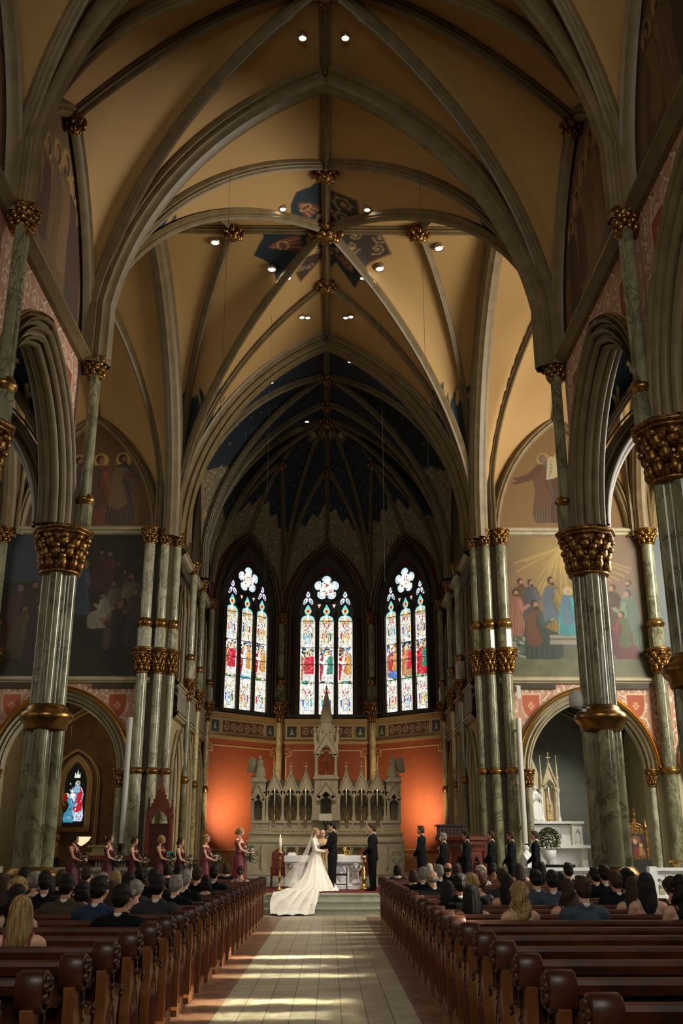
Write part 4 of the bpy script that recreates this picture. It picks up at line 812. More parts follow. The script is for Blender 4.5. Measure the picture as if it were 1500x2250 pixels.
# ---------------- columns ----------------
def cap_mb(r0,r1,h,n=8,abacus=True,z=0,x=0,y=0,corbel=False):
    """gilded leaf capital from z up: leaves curling under an octagonal abacus"""
    mb=MB(); ab=h*.16 if abacus else 0; hb=h-ab
    mb.lathe([(r0*1.12,z-.02),(r0*1.22,z+.02),(r0*1.05,z+.05),(r0,z+hb*.1),(r0*1.05,z+hb*.5),(r1*.72,z+hb*.85),(r1*.9,z+hb)],(x,y),16)
    for t in range(3):
        m=n
        for k in range(m):
            a=2*PI*(k+.5*(t%2))/m; z0=z+hb*(.06+.28*t); z1=z+hb*(.42+.26*t); ro=r0+(r1*.93-r0)*(.42+.27*t); ca,sa=math.cos(a),math.sin(a)
            P=[(r0*.98,z0),(r0*1.12,z0+(z1-z0)*.45),(r0+(ro-r0)*.6,z1-(z1-z0)*.12),(ro*.97,z1),(ro*1.06,z1-(z1-z0)*.16),(ro*.98,z1-(z1-z0)*.28)]
            w=ro*PI/m; mb.tube([(x+p*ca,y+p*sa,q) for p,q in P],[w*.55,w*.75,w*.6,w*.5,w*.42,w*.2],6)
            mb.ell((x+ro*1.02*ca,y+ro*1.02*sa,z1-(z1-z0)*.1),(w*.5,w*.62,w*.5),(0,0,a),5,6)
    if abacus:
        for (ra,za,zb) in ((1.0,hb,hb+ab*.35),(1.1,hb+ab*.35,hb+ab*.8),(1.03,hb+ab*.8,h)):
            mb.lathe([(r1*ra*.97,z+za),(r1*ra*1.06,z+za+(zb-za)*.3),(r1*ra*1.06,z+zb)],(x,y),8)
    return mb
def ringprof(r,z,h): return [(r*1.0,z-h*.5),(r*1.15,z-h*.42),(r*1.18,z-h*.3),(r*1.38,z-h*.15),(r*1.45,z),(r*1.36,z+h*.16),(r*1.15,z+h*.26),(r*1.14,z+h*.4),(r*1.0,z+h*.5)]
random.seed(1)
def add_shafts(t,offs,z0,z1,m,name='shaft',lower=1.0):
    for (dx,dy,r) in offs:
        mb=MB(); mb.lathe([(r*lower,z0),(r,z1)],(dx,dy),24); mb.build(name,m,t,angle=60)
def add_ring(t,offs,z,h,k=1.0):
    mb=MB()
    for dx,dy,r in offs: mb.lathe(ringprof(r*k,z,h),(dx,dy),24)
    mb.build('ring_band',M['goldr'],t,True)
def nave_pier(x,y,label,grp='marble piers of the nave arcade'):
    t=thing('nave_pier',label,'pillar',(x,y,0),0,grp); sx=1 if x>0 else -1
    cr=[(0,0,.2)]+[(.2*math.cos(a),.2*math.sin(a),.135) for a in (0,PI/2,PI,PI*1.5)]
    cl=[(0,0,.22)]+[(.21*math.cos(a),.21*math.sin(a),.155) for a in (0,PI/2,PI,PI*1.5)]
    fl_=[(.215*math.cos(a),.215*math.sin(a),.035) for a in (PI/4,3*PI/4,5*PI/4,7*PI/4)]
    add_shafts(t,cl+fl_,1.2,3.8,M['green'],'lower_shaft'); add_shafts(t,cr+fl_,3.8,6.7,M['green'],'upper_shaft')
    mb=MB(); mb.lathe([(.36,3.66),(.39,3.7),(.395,3.78),(.47,3.86),(.49,3.93),(.46,3.99),(.385,4.03),(.37,4.08),(.33,4.14)],(0,0),24); mb.build('ring_band',M['goldr'],t,True)
    mb=cap_mb(.33,.52,.9,10,True,6.65); mb.build('capital',M['gold'],t,True)
    mb=MB(); mb.lathe([(.44,.0),(.44,.25),(.40,.3),(.38,1.0),(.43,1.05),(.43,1.12)],(0,0),8); mb.build('pedestal',M['woodr'],t)
    mb=MB(); mb.lathe([(.45,1.1),(.48,1.15),(.45,1.2),(.4,1.26),(.36,1.3)],(0,0),24)
    for k in range(16):
        a=k*PI/8; mb.tube([(.44*math.cos(a+d*.19),.44*math.sin(a+d*.19),.75+.28*q) for d,q in ((-1,0),(0,1),(1,0))],.012,5)
    mb.build('base_ring',M['gold'],t,True)
    # vault shafts on the nave face
    o2=[(-sx*.36,-.1,.085),(-sx*.36,.1,.085)]
    mb=MB(); mb.lathe([(.17,7.56),(.17,8.05),(.15,8.1)],(-sx*.36,0),8); mb.build('shaft_block',M['green'],t)
    add_shafts(t,o2,8.2,10.95,M['green'],'vault_shaft'); add_ring(t,[(-sx*.36,0,.14)],8.18,.24)
    mb=cap_mb(.15,.27,.42,8,True,10.88,-sx*.34,0); mb.build('vault_capital',M['gold'],t,True)
    return t
for sx in (-1,1):
    for y in (18.8,13.6,8.4,3.2):
        nm={(-1,18.8):'green marble clustered pillar at the left front corner of the crossing',(1,18.8):'green marble clustered pillar at the right front corner of the crossing',(-1,13.6):'green marble pillar one bay nearer on the left nave side',(1,13.6):'green marble pillar one bay nearer on the right nave side with large gilded capital',(-1,8.4):'left nave pillar beyond the frame edge',(1,8.4):'right nave pillar beyond the frame edge',(-1,3.2):'left nave pillar beside the rear pews',(1,3.2):'right nave pillar beside the rear pews'}[(sx,y)]
        nave_pier(5.22 if sx>0 else -5.1,y,nm)
        mb=MB(); mb.lathe([(.17,0),(.17,6.9),(.15,7.0)],(sx*10.15,y),16); cb=cap_mb(.16,.3,.6,8,True,7.0,sx*10.15,y); t=thing('aisle_column','slim green marble column against the %s aisle wall'%('left' if sx<0 else 'right'),'column',(0,0,0),0,'aisle wall columns %s'%('left' if sx<0 else 'right')); mb.build('shaft',M['green'],t,angle=60); cb.build('capital',M['gold'],t,True)
def stack(name,label,offs,x,y,mats,grp=None,z0=.3,k=1.,lowtop=6.75,ring=3.82,base=True):
    t=thing(name,label,'column',(x,y,0),0,grp); lw=[(a,b,r*1.12) for a,b,r in offs]
    add_shafts(t,lw,z0+.5,ring,mats[0],'lower_shaft'); add_shafts(t,offs,ring,lowtop,mats[0],'middle_shaft'); add_ring(t,lw,ring,.2)
    mb=MB()
    for a,b,r in offs: mb.lathe([(r*1.9,z0),(r*1.9,z0+.3),(r*1.5,z0+.42),(r*1.3,z0+.5)],(a,b),8)
    mb.build('base',M['stone'],t)
    for a,b,r in offs: cap_mb(r*1.0,r*1.75+.04,.78,8,True,lowtop,a,b).build('capital',M['gold'],t,True)
    mb=MB()
    for a,b,r in offs: mb.lathe([(r*1.35,lowtop+.78),(r*1.35,8.12),(r*1.2,8.2)],(a,b),8)
    mb.build('shaft_block',mats[1],t)
    add_ring(t,[(a,b,r*1.08) for a,b,r in offs],8.32,.3)
    add_shafts(t,offs,8.45,10.95,mats[1],'upper_shaft')
    for a,b,r in offs: cap_mb(r*1.0,r*1.55+.03,.5,8,True,10.92,a,b).build('upper_capital',M['gold'],t,True)
    return t
for sx in (-1,1):
    S='left' if sx<0 else 'right'
    stack('crossing_pier','cluster of three marble shafts at the %s side of the chancel arch'%S,[(sx*.55,-.2,.17),(sx*.08,-.1,.135),(-sx*.28,.15,.13)],sx*5.1,31,(M['pale'] if sx<0 else M['green'],M['pale'] if sx<0 else M['green']))  # left shafts use the paler marble to paint in the light on them
    mb=MB(); mb.box(*sorted((sx*4.85,sx*5.95)),31.05,31.6,0,11.5); o=struct(mb.build('trim_%d'%(3 if sx<0 else 4),M['ribd']))
    stack('wall_column','tall green marble wall column %s of the large transept mural'%('left' if sx<0 else 'right'),[(0,0,.19)],sx*10.4,30.75,(M['green'],M['green']))
    # chancel colonnettes on gilded corbels
    for (yy,lab,mm) in ((33.9,'nearer','pale'),(36.35,'middle','green'),(39.3,'far corner','green')):
        x=sx*(4.62 if yy<39 else 4.6); t=thing('wall_colonnette','slim marble colonnette on a gilded corbel, %s one on the %s chancel wall'%(lab,S),'column',(x,yy,0),0,'chancel wall colonnettes')
        cap_mb(.09,.24,.75,8,True,6.3).build('corbel',M['gold'],t,True); mb=MB(); mb.lathe([(.17,7.05),(.17,7.6),(.14,7.7)],n=8); mb.build('shaft_block',M[mm],t)
        add_shafts(t,[(0,0,.115)],7.8,10.75,M[mm],'upper_shaft'); add_ring(t,[(0,0,.12)],7.78,.24); cap_mb(.115,.2,.42,8,True,10.72).build('capital',M['gold'],t,True)
        add_shafts(t,[(0,0,.1)],.5,6.3,M['yellow' if yy>36 else 'green'],'lower_shaft'); add_ring(t,[(0,0,.11)],3.75,.24)
    x=sx*1.92; t=thing('apse_column','marble apse column with gilded corbel capital between the %s and centre windows'%S,'column',(x,41.88,0),0,'apse columns')
    add_shafts(t,[(0,0,.13)],.76,6.6,M['yellow'],'lower_shaft'); cap_mb(.12,.34,.85,8,True,6.55).build('corbel',M['gold'],t,True)
    mb=MB(); mb.lathe([(.21,7.4),(.21,8.0),(.18,8.1)],n=8); mb.build('shaft_block',M['green'],t); add_ring(t,[(0,0,.16)],8.25,.34)
    add_shafts(t,[(0,0,.15)],8.4,10.7,M['green'],'upper_shaft'); cap_mb(.15,.26,.45,8,True,10.68).build('capital',M['gold'],t,True)
    # small columns carrying the transept arches
    for j,cx in enumerate((8.0,12.9)):
        for s in (-1,1):
            x=sx*cx+s*1.86; lab='slim marble column with gilded capital under the %s transept arch, %s side'%(S,'left' if s<0 else 'right') if j==0 else 'slim marble column under the outermost %s transept arch'%S
            t=thing('arch_column',lab,'column',(x,30.9,0),0,'transept arch columns'); add_shafts(t,[(0,0,.095)],.5,3.35,M['pale'],'shaft'); cap_mb(.1,.19,.5,8,True,3.38).build('capital',M['gold'],t,True)
            mb=MB(); mb.lathe([(.16,.3),(.16,.45),(.11,.5)],n=8); mb.build('base',M['stone'],t); mb=MB(); mb.ell((s*.27,-.06,3.95),(.07,.07,.1)); mb.ell((s*.27,-.12,3.93),(.05,.05,.05)); mb.build('corbel_knob',M['gold'],t,True)
    for s in (-1,1):
        t=thing('chapel_column','marble column in the %s chapel, %s side'%(S,'left' if s<0 else 'right'),'column',(sx*8+s*1.98,35.3,0),0,'chapel columns'); add_shafts(t,[(0,0,.1)],.4,3.2,M['yellow' if sx<0 else 'pale'],'shaft'); cap_mb(.1,.19,.5,8,True,3.2).build('capital',M['gold'],t,True)
# ---------------- pews ----------------
def pew_parts(sx,last=4.48):
    x0=1.40; X=lambda x:sx*x
    bx=lambda mb,a,b,c,d,e,f:mb.box(*sorted((X(a),X(b))),c,d,e,f)
    P={}
    mb=MB(); v=[]; mb.box(*sorted((X(1.46),X(last))),0,.03,.28,.9,lambda x,y,z:(x,y-.12*(z-.45),z)); P['backrest']=(mb,'wood')
    mb=MB(); y=-.06; sweep(mb,[(X(1.46),y,.9),(X(last),y,.9)],[(-.035,-.03),(-.045,.02),(-.03,.045),(0,.055),(.045,.045),(.05,.0),(.04,-.03)],(0,1,0)); P['top_rail']=(mb,'wood')
    mb=MB(); bx(mb,1.46,last,-.13,-.01,.70,.725); bx(mb,1.46,last,-.135,-.12,.70,.765); P['book_rail']=(mb,'wood')
    mb=MB(); bx(mb,1.46,last,.02,.44,.42,.45); bx(mb,1.46,last,.40,.44,.36,.42); P['seat']=(mb,'wood')
    mb=MB(); bx(mb,1.5,last-.03,-.42,-.26,.19,.23); bx(mb,1.6,1.66,-.40,-.28,0,.19); bx(mb,last-.2,last-.14,-.40,-.28,0,.19); P['kneeler']=(mb,'woodr')
    return P
def end_parts(sx,x,face):
    """bench end at x with its carved face towards `face` (-1/+1 in x)"""
    Q=[(-.13,0),(-.13,.06),(-.10,.09),(-.10,.74),(-.12,.8),(.02,.84),(.06,.78),(.07,.68),(.1,.61),(.17,.575),(.25,.58),(.31,.62),(.36,.62),(.385,.57),(.36,.52),(.33,.47),(.32,.4),(.32,.09),(.35,.06),(.35,0)]
    mb=MB(); mb.prism([(a,b) for a,b in Q],x-.035,x+.035,lambda a,t,b:(t,a,b))
    # raised front edge following the arm curve
    E=[(.06,.82),(.075,.7),(.11,.63),(.18,.595),(.26,.6),(.33,.64)]
    rows=[[(x+s*.05,a+da,b+db) for s,da,db in ((-1,-.03,-.01),(1,-.03,-.01),(1,.008,.012),(-1,.008,.012))] for a,b in E]; mb.grid(rows,cv=True)
    bd=mb; hd=MB(); c=(-.03,.885)
    rows=[]
    for r,xx in ((.07,-.075),(.09,-.075),(.098,-.066),(.098,.066),(.09,.075),(.07,.075)): rows.append([(x+xx,c[0]+r*.9*math.copysign(abs(math.cos(a))**.7,math.cos(a)),c[1]+r*1.08*math.copysign(abs(math.sin(a))**.8,math.sin(a))) for a in np.arange(16)*PI/8])
    hd.grid(rows,cv=True); hd.f.append(tuple(range(15,-1,-1))); hd.f.append(tuple(range(80,96)))
    rs=MB()
    for k in range(7):
        a=k*2*PI/7; rs.ell((x+face*.085,c[0]+.058*math.cos(a),c[1]+.06*math.sin(a)),(.018,.03,.03),None,4,6)
    rs.ell((x+face*.09,c[0],c[1]),(.022,.028,.028),None,4,6)
    for k in range(3): rs.ell((x+face*.05,.03+.012*k,.79-.05*k),(.016,.024,.03),None,4,6)
    ar=MB(); ar.ell((x,.355,.625),(.055,.045,.05),None,6,8)
    for k in range(5): ar.ell((x+face*.055,.355+.026*math.cos(k*1.26),.625+.03*math.sin(k*1.26)),(.014,.018,.018),None,4,5)
    pn=MB(); xs=x+face*.036
    for pts in ([(-.06,.12),(-.06,.5),(-.02,.62),(.1,.72-.18*0)],):
        pass
    fr=[(-.06,.12),(-.06,.42),(.02,.56),(.11,.68),(.11,.68),(.2,.5),(.27,.42),(.27,.12)]
    fr=[(-.05,.12),(-.05,.38),(.0,.5),(.105,.6),(.105,.6),(.21,.5),(.26,.38),(.26,.12),(-.05,.12)]
    pn.tube([(xs,a,b) for a,b in fr],.008,5)
    for q in (0.0,.07,.14,.21): 
        g=[(q-.028,.16),(q-.028,.36),(q,.43),(q+.028,.36),(q+.028,.16)]; pn.tube([(xs,a,b) for a,b in g],.006,5)
    pn.tube([(xs,.105+.045*math.cos(t),.49+.045*math.sin(t)) for t in np.linspace(0,2*PI,9)],.006,5)
    return dict(bench_end=(bd,'woodl'),head=(hd,'wood'),rosette=(rs,'wood'),arm_scroll=(ar,'wood'),carved_panel=(pn,'woodr'))
def make_pew(sx,label,group):
    t=thing('pew',label,'pew',(0,0,0),0,group)
    for n,(mb,m) in pew_parts(sx).items(): mb.build(n,M[m],t,angle=40)
    for x,f in ((sx*1.40,-sx),(sx*4.52,sx)):
        D=end_parts(sx,x,f); e=D['bench_end'][0].build('bench_end',M['woodl'],t,angle=40)
        for n in ('head','rosette','arm_scroll','carved_panel'): D[n][0].build(n,M[D[n][1]],e,angle=50)
    return t
ORD=['first','second','third','fourth','fifth','sixth','seventh','eighth','ninth','tenth','eleventh','twelfth','thirteenth','fourteenth','fifteenth','sixteenth','seventeenth','eighteenth','nineteenth','twentieth','twenty-first','twenty-second','twenty-third','twenty-fourth','twenty-fifth','twenty-sixth']
PEWY=[4.95+.9*k for k in range(-2,23)]
for sx in (-1,1):
    S='left' if sx<0 else 'right'; p0=make_pew(sx,'x','carved oak pews along the %s side of the aisle'%S)
    for i,y in enumerate(PEWY):
        n=len(PEWY)-1-i; lab='carved oak pew on the %s of the aisle, %s row from the altar steps'%(S,ORD[n])
        if i==0: p0.location=(0,y,0); p0['label']=lab
        else: dup(p0,(0,y,0),0,lab)
# ---------------- altar screen (reredos) ----------------
Y0=37.0; R_=thing('altar_screen','carved pale stone altar screen with gabled niches and a central spire before the red wall','altar screen',(0.03,Y0,0))
ST=M['stone']
mb=MB(); mb.box(-2.75,2.75,.0,1.0,.76,1.88); mb.box(-2.8,2.8,-.06,1.0,1.83,1.9); mb.box(-2.72,2.72,.1,1.0,1.9,2.14); mb.box(-2.78,2.78,.02,.2,2.1,2.16)
mb.box(-2.66,2.66,.22,1.0,2.14,2.5); mb.box(-2.7,2.7,.16,1.0,2.48,2.56); mb.box(-2.85,2.85,-.15,1.0,.7,.82); mb.build('base',ST,R_)
mb=MB()
for s in (-1,1):
    for z0,x0,x1 in ((2.22,.5,2.0),): 
        for k in range(9): mb.prism([(s*(x0+.17*k)-.06,2.2),(s*(x0+.17*k)+.06,2.2),(s*(x0+.17*k),2.42)],.19,.22)
    for k in range(6):
        for r in (0,1): mb.prism([(s*(2.12+.09*k)-.028,2.24+.12*r),(s*(2.12+.09*k)+.028,2.24+.12*r),(s*(2.12+.09*k),2.31+.12*r)],.19,.22)
    for xx in (1.98,1.46,.95): mb.box(s*xx-.03,s*xx+.03,.16,.22,2.16,2.48)
    x=s*2.48; 
    for a in range(4): mb.tube([(x+.1*math.cos(a*PI/2+t)*1+.09*math.cos(a*PI/2),-.02,1.35+.1*math.sin(a*PI/2+t)+.09*math.sin(a*PI/2)) for t in np.linspace(-2,2,8)],.016,5)
    mb.tube([(x+.2*math.cos(t),-.02,1.35+.2*math.sin(t)) for t in np.linspace(0,2*PI,13)],.014,5)
    for q in (-.33,.25): mb.cyl((x+q,-.05,.95),(x+q,-.05,1.72),.045); 
mb.build('carved_band',ST,R_)
mb=MB(); mb.box(-1.55,1.45,-.62,.0,1.74,1.84); mb.box(-1.5,1.4,-.58,.0,1.66,1.74); mb.box(-1.5,1.4,-.55,.0,.76,.92); mb.build('altar_shelf',ST,R_)
for x in (-1.42,-1.0,-.35,.35,.9,1.32):
    mb=MB(); mb.lathe([(.09,.92),(.09,.98),(.055,1.05),(.05,1.5),(.08,1.58),(.095,1.66)],(x,-.48),10); mb.build('shelf_column',ST,R_,angle=50)
mb=MB()
for x in (-.7,.62):
    mb.tube([(x-.2,-.04,1.3),(x,-.04,1.55),(x+.2,-.04,1.3),(x,-.04,1.05),(x-.2,-.04,1.3)],.02,5)
    for a in range(4): mb.ell((x+.09*math.cos(a*PI/2),-.03,1.3+.09*math.sin(a*PI/2)),(.08,.03,.08),None,5,8)
mb.build('quatrefoil_panel',ST,R_,True)
# upper wall behind the niches
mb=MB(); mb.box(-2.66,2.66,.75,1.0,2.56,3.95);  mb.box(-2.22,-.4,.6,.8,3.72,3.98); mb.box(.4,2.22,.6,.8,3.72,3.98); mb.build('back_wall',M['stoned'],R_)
def gable(x,w,z0,z1,y=.25,aw=.2,zsp=3.39,za=3.68,fin=True,nm='gable',par=None,zc=None):
    """steep gable front with a pointed opening cut through it"""
    mb=MB(); n=12; A=arch_pts(aw,za-zsp,0,n//2+1); outer=[]
    for (ax,az) in A:
        t=abs(ax)/w; outer.append((ax*(w/aw),(z1-(z1-z0)*abs(ax)/aw*1.0)))
    L=[[(x+ax,y,zsp+az),(x+ox,y,oz)] for (ax,az),(ox,oz) in zip(A,outer)]; B=[[(p[0],y+.12,p[2]) for p in q] for q in L]
    mb.grid(L); mb.grid(B); mb.grid([[a[0],b[0]] for a,b in zip(L,B)]); mb.grid([[a[1],b[1]] for a,b in zip(L,B)])
    if zsp<z0:
        for s in (-1,1): mb.prism([(x+s*aw,zsp-.02),(x+s*aw,z0),(x+s*w,z0),(x+s*w,zsp-.02)],y,y+.12)
    for s in (-1,1):
        mb.tube([(x+s*w,y-.02,z0),(x,y-.02,z1)],.032,6)
        mb.tube([(x+s*a,y-.02,zsp+b) for a,b in [(abs(p[0]),p[1]) for p in A[:len(A)//2+1]]],.026,6)
        mb.ell((x+s*aw*.62,y+.04,zsp+(za-zsp)*.28),(.05,.03,.05),None,5,6)
        for k in range(4): q=(k+.7)/4.5; mb.ell((x+s*w*(1-q),y-.02,z0+(z1-z0)*q+.035),(.028,.028,.03),None,4,6)
    if fin:
        mb.cyl((x,y,z1-.02),(x,y,z1+.34),.018,.012,6); mb.ell((x,y,z1+.08),(.045,.045,.03),None,4,6); mb.box(x-.07,x+.07,y-.015,y+.015,z1+.2,z1+.235); mb.ell((x,y,z1+.35),(.025,.025,.035),None,4,6)
        for s in (-1,1): mb.ell((x+s*.05,y,z1+.02),(.03,.02,.02),None,4,6)
    return mb.build(nm,ST,par or R_,angle=50)
for s in (-1,1):
    for x in (1.84,1.28,.73): gable(s*x,.275,3.58,4.22)
    for x in (2.12,1.56,1.0,.46):
        mb=MB(); mb.lathe([(.085,2.56),(.085,2.66),(.06,2.72),(.048,2.78),(.045,3.25),(.07,3.33),(.085,3.39),(.085,3.42)],(s*x,.3),10); mb.build('niche_column',ST,R_,angle=50)
    # end towers
    x=s*2.44; mb=MB(); mb.box(x-.25,x-.19,.2,1.0,2.56,3.5); mb.box(x+.19,x+.25,.2,1.0,2.56,3.5); mb.box(x-.25,x+.25,.5,1.0,2.56,3.8); mb.box(x-.26,x+.26,.3,1.0,3.55,3.9); mb.box(x-.3,x+.3,.2,1.02,3.9,3.98); mb.box(x-.24,x+.24,.3,.9,3.98,4.06); mb.build('end_tower',ST,R_)
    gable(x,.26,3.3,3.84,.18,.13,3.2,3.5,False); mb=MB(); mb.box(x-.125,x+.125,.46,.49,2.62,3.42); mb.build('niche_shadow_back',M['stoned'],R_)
    for q in (-.18,.18): mb=MB(); mb.lathe([(.05,2.56),(.05,2.62),(.032,2.66),(.03,3.12),(.05,3.2)],(x+q,.2),8); mb.build('niche_column',ST,R_,angle=50)
# central tower
mb=MB()
for s in (-1,1): mb.box(*sorted((s*.2,s*.42)),-.05,.8,2.56,4.0); mb.box(*sorted((s*.34,s*.5)),-.02,.7,2.56,3.3); mb.prism([(s*.42,3.3),(s*.5,3.3),(s*.42,3.5)],-.02,.7)
mb.box(-.2,.2,.4,.8,2.56,4.0); mb.box(-.21,.21,-.05,.42,3.55,4.0); mb.box(-.2,.2,-.05,.4,2.56,2.72); mb.box(-.46,.46,-.1,.84,3.98,4.06); mb.box(-.42,.42,-.06,.8,4.06,4.12); mb.build('central_tower',ST,R_)
gable(0,.34,3.4,3.88,-.16,.19,3.25,3.56,False,'tower_gable')
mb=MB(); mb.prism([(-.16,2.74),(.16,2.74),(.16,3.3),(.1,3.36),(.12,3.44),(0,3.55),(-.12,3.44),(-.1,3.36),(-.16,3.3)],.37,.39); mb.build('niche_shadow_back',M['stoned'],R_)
for x in (-.35,.35):
    for y in (-.0,.62): mb=MB(); mb.lathe([(.075,4.1),(.075,4.18),(.055,4.24),(.055,4.68),(.08,4.76),(.085,4.8)],(x,y),10); mb.build('tower_column',ST,R_,angle=50)
o=gable(0,.43,4.86,5.66,-.06,.24,4.78,5.2,False,'spire_gable'); gable(0,.43,4.86,5.66,.6,.24,4.78,5.2,False,'spire_gable')
mb=MB()
for s in (-1,1): mb.prism([(s*.43,4.78),(s*.43,5.3),(s*.3,5.3),(s*.3,4.78)],-.04,.66); mb.ell((s*.42,.0,5.72),(.05,.05,.12)); mb.ell((s*.42,.6,5.72),(.05,.05,.12)); mb.prism([(s*.36,5.3),(s*.46,5.3),(s*.46,5.62),(s*.36,5.62)],-.02,.1); mb.prism([(s*.36,5.3),(s*.46,5.3),(s*.46,5.62),(s*.36,5.62)],.52,.62)
mb.lathe([(.37,5.1),(.36,5.55),(.33,5.62),(.25,6.0),(.28,6.03),(.24,6.07),(.15,6.6),(.16,6.63),(.14,6.66),(.03,7.2),(.05,7.22),(.01,7.42)],(0,.3),8)
for k in range(8):
    a=PI/8+k*PI/4; mb.ell((.34*math.cos(a),.3+.34*math.sin(a),5.72),(.04,.04,.1),None,5,6)
    mb.prism([(.27*math.cos(a)-.1,5.55),(.27*math.cos(a)+.1,5.55),(.27*math.cos(a),5.95)],.3+.27*math.sin(a)-.02,.3+.27*math.sin(a)+.02)
mb.build('spire',ST,R_)
mb=MB(); mb.box(-.18,.18,.28,.32,4.12,4.14); 
# ---------------- remeshed sculpture helper ----------------
def remesh(mb,name,m,voxel,parent=None,smooth=2,dec=None):
    me=mb.mesh(name); o=bpy.data.objects.new(name,me); C.objects.link(o)
    r=o.modifiers.new('r','REMESH'); r.mode='VOXEL'; r.voxel_size=voxel
    if smooth: s=o.modifiers.new('s','SMOOTH'); s.iterations=smooth; s.factor=.5
    if dec: d=o.modifiers.new('d','DECIMATE'); d.ratio=dec
    dg=bpy.context.evaluated_depsgraph_get(); nm=bpy.data.meshes.new_from_object(o.evaluated_get(dg)); o.modifiers.clear(); o.data=nm; nm.name=name; bpy.data.meshes.remove(me)
    nm.polygons.foreach_set('use_smooth',[True]*len(nm.polygons)); nm.materials.clear(); nm.materials.append(m)
    if parent: o.parent=parent
    return o
def robe_mb(h,seed=0,kneel=False,face=-1):
    """sculpted robed figure facing -Y, hands joined, h tall"""
    random.seed(seed); mb=MB()
    if kneel: mb.lathe([(.26*h,0),(.27*h,.08*h),(.2*h,.25*h),(.15*h,.45*h),(.17*h,.62*h),(.13*h,.74*h),(.06*h,.8*h)],(0,0),28,1,.9,.05,9); mb.cap((0,-.16*h,.1*h),(0,-.1*h,.4*h),.13*h,.12*h); mb.cap((0,.12*h,.08*h),(0,.3*h,.05*h),.09*h,.06*h); hz=.87
    else: mb.lathe([(.15*h,0),(.16*h,.03*h),(.13*h,.25*h),(.105*h,.5*h),(.12*h,.65*h),(.13*h,.76*h),(.1*h,.81*h),(.045*h,.84*h)],(0,0),28,1,.75,.06,8); hz=.91
    mb.ell((0,-.01*h,hz*h),(.055*h,.065*h,.08*h)); mb.ell((0,.02*h,(hz-.02)*h),(.07*h,.06*h,.1*h)); mb.ell((0,-.075*h,(hz-.005)*h),(.012*h,.018*h,.02*h))
    for s in (-1,1):
        sh=(s*.12*h,0,.75*h if not kneel else .7*h); el=(s*.14*h,-.09*h,.58*h); ha=(s*.015*h,-.17*h,.68*h); mb.cap(sh,el,.045*h,.04*h); mb.cap(el,ha,.04*h,.02*h); mb.cap(ha,(s*.01*h,-.19*h,.76*h),.016*h,.01*h)
        for k in range(3): mb.cap((s*(.05+.04*k)*h,-.08*h,.5*h),(s*(.06+.04*k)*h,-.11*h,.05*h),.018*h,.02*h)
    return mb
for s in (-1,1):
    mb=robe_mb(.85,3,True)
    o=remesh(mb,'angel_statue',M['stone'],.014,None,1); o.location=(s*2.44+.03,37.6,4.06); o.rotation_euler=(0,0,s*-PI/2+(.15*s)); tag(o,'kneeling stone angel with folded wings on the %s end of the altar screen'%('left' if s<0 else 'right'),'statue','stone angels on the altar screen')
    for q in (-1,1):
        mb=MB(); W=[]
        for i in range(9):
            t=i/8; lead=(.12+.10*math.sin(t*PI)+.30*t**1.3,.62+.26*math.sin(min(1,t*2.2)*PI/2)-.68*t**1.6); tr=(.10+.12*t,.52-.36*t); W.append([(q*(.05+.06*math.sin(t*PI)),lead[0]*(1-u)+tr[0]*u,lead[1]*(1-u)+tr[1]*u) for u in np.linspace(0,1,5)])
        mb.grid(W); mb.grid([[(x,y+.025,z) for x,y,z in r] for r in W])
        for i in range(8): mb.tube([W[i][0],W[i][2],W[i][4]],.014,5)
        mb.build('wing',M['stone'],o,True)
# crucifix
t=thing('crucifix','gilded crucifix standing in the open niche under the spire','crucifix',(.03,37.15,4.12))
mb=MB(); mb.lathe([(.08,0),(.07,.03),(.03,.06),(.04,.12),(.02,.16)],n=12); mb.build('foot',M['gold'],t,True)
mb=MB(); mb.box(-.014,.014,-.01,.01,.14,.68); mb.box(-.17,.17,-.01,.01,.53,.558)
for p in ((0,.69),(-.18,.545),(.18,.545)): mb.ell((p[0],0,p[1]),(.025,.015,.025),None,5,8)
mb.build('cross',M['gold'],t)
mb=MB(); mb.cap((0,-.02,.3),(0,-.02,.42),.02,.024); mb.cap((0,-.02,.42),(0,-.02,.51),.024,.03); mb.ell((.01,-.03,.565),(.02,.022,.027)); mb.cap((0,-.02,.3),(0,-.02,.2),.02,.012)
for q in (-1,1): mb.cap((q*.03,-.02,.51),(q*.15,-.02,.545),.012,.008)
remesh(mb,'corpus',M['gold'],.006,t)
# candles
def candle(loc,label,group):
    t=thing('altar_candlestick',label,'candlestick',loc,0,group)
    mb=MB(); mb.lathe([(.085,0),(.085,.02),(.05,.05),(.025,.09),(.035,.14),(.02,.18),(.016,.3),(.035,.34),(.018,.38),(.018,.44),(.05,.48),(.055,.5),(.03,.51)],n=14); mb.build('candle_holder',M['brass'],t,True)
    mb=MB(); mb.cyl((0,0,.5),(0,0,1.02),.024,.022,12); mb.build('candle',mat('wax',lin(240,232,208),.5) if 'wax' not in bpy.data.materials else bpy.data.materials['wax'],t,True)
    mb=MB(); mb.lathe([(.003,1.02),(.010,1.035),(.008,1.055),(.001,1.08)],n=8); mb.build('flame',FL,t,True); return t
FL=mat('candle_flame',(1,.7,.35),.5,emit=12)
c0=candle((-1.84+.03,36.95+.12,2.56),'x','altar candles')
NM=['leftmost of the six lit candles, on the altar screen ledge','second lit candle from the left on the altar screen ledge','third lit candle from the left, beside the central tower','lit candle just right of the central tower','second lit candle from the right on the altar screen ledge','rightmost of the six lit candles, on the altar screen ledge']
for i,x in enumerate((-1.84,-1.28,-.73,.73,1.28,1.84)):
    if i==0: c0['label']=NM[0]
    else: dup(c0,(x+.03,37.07,2.56),0,NM[i])
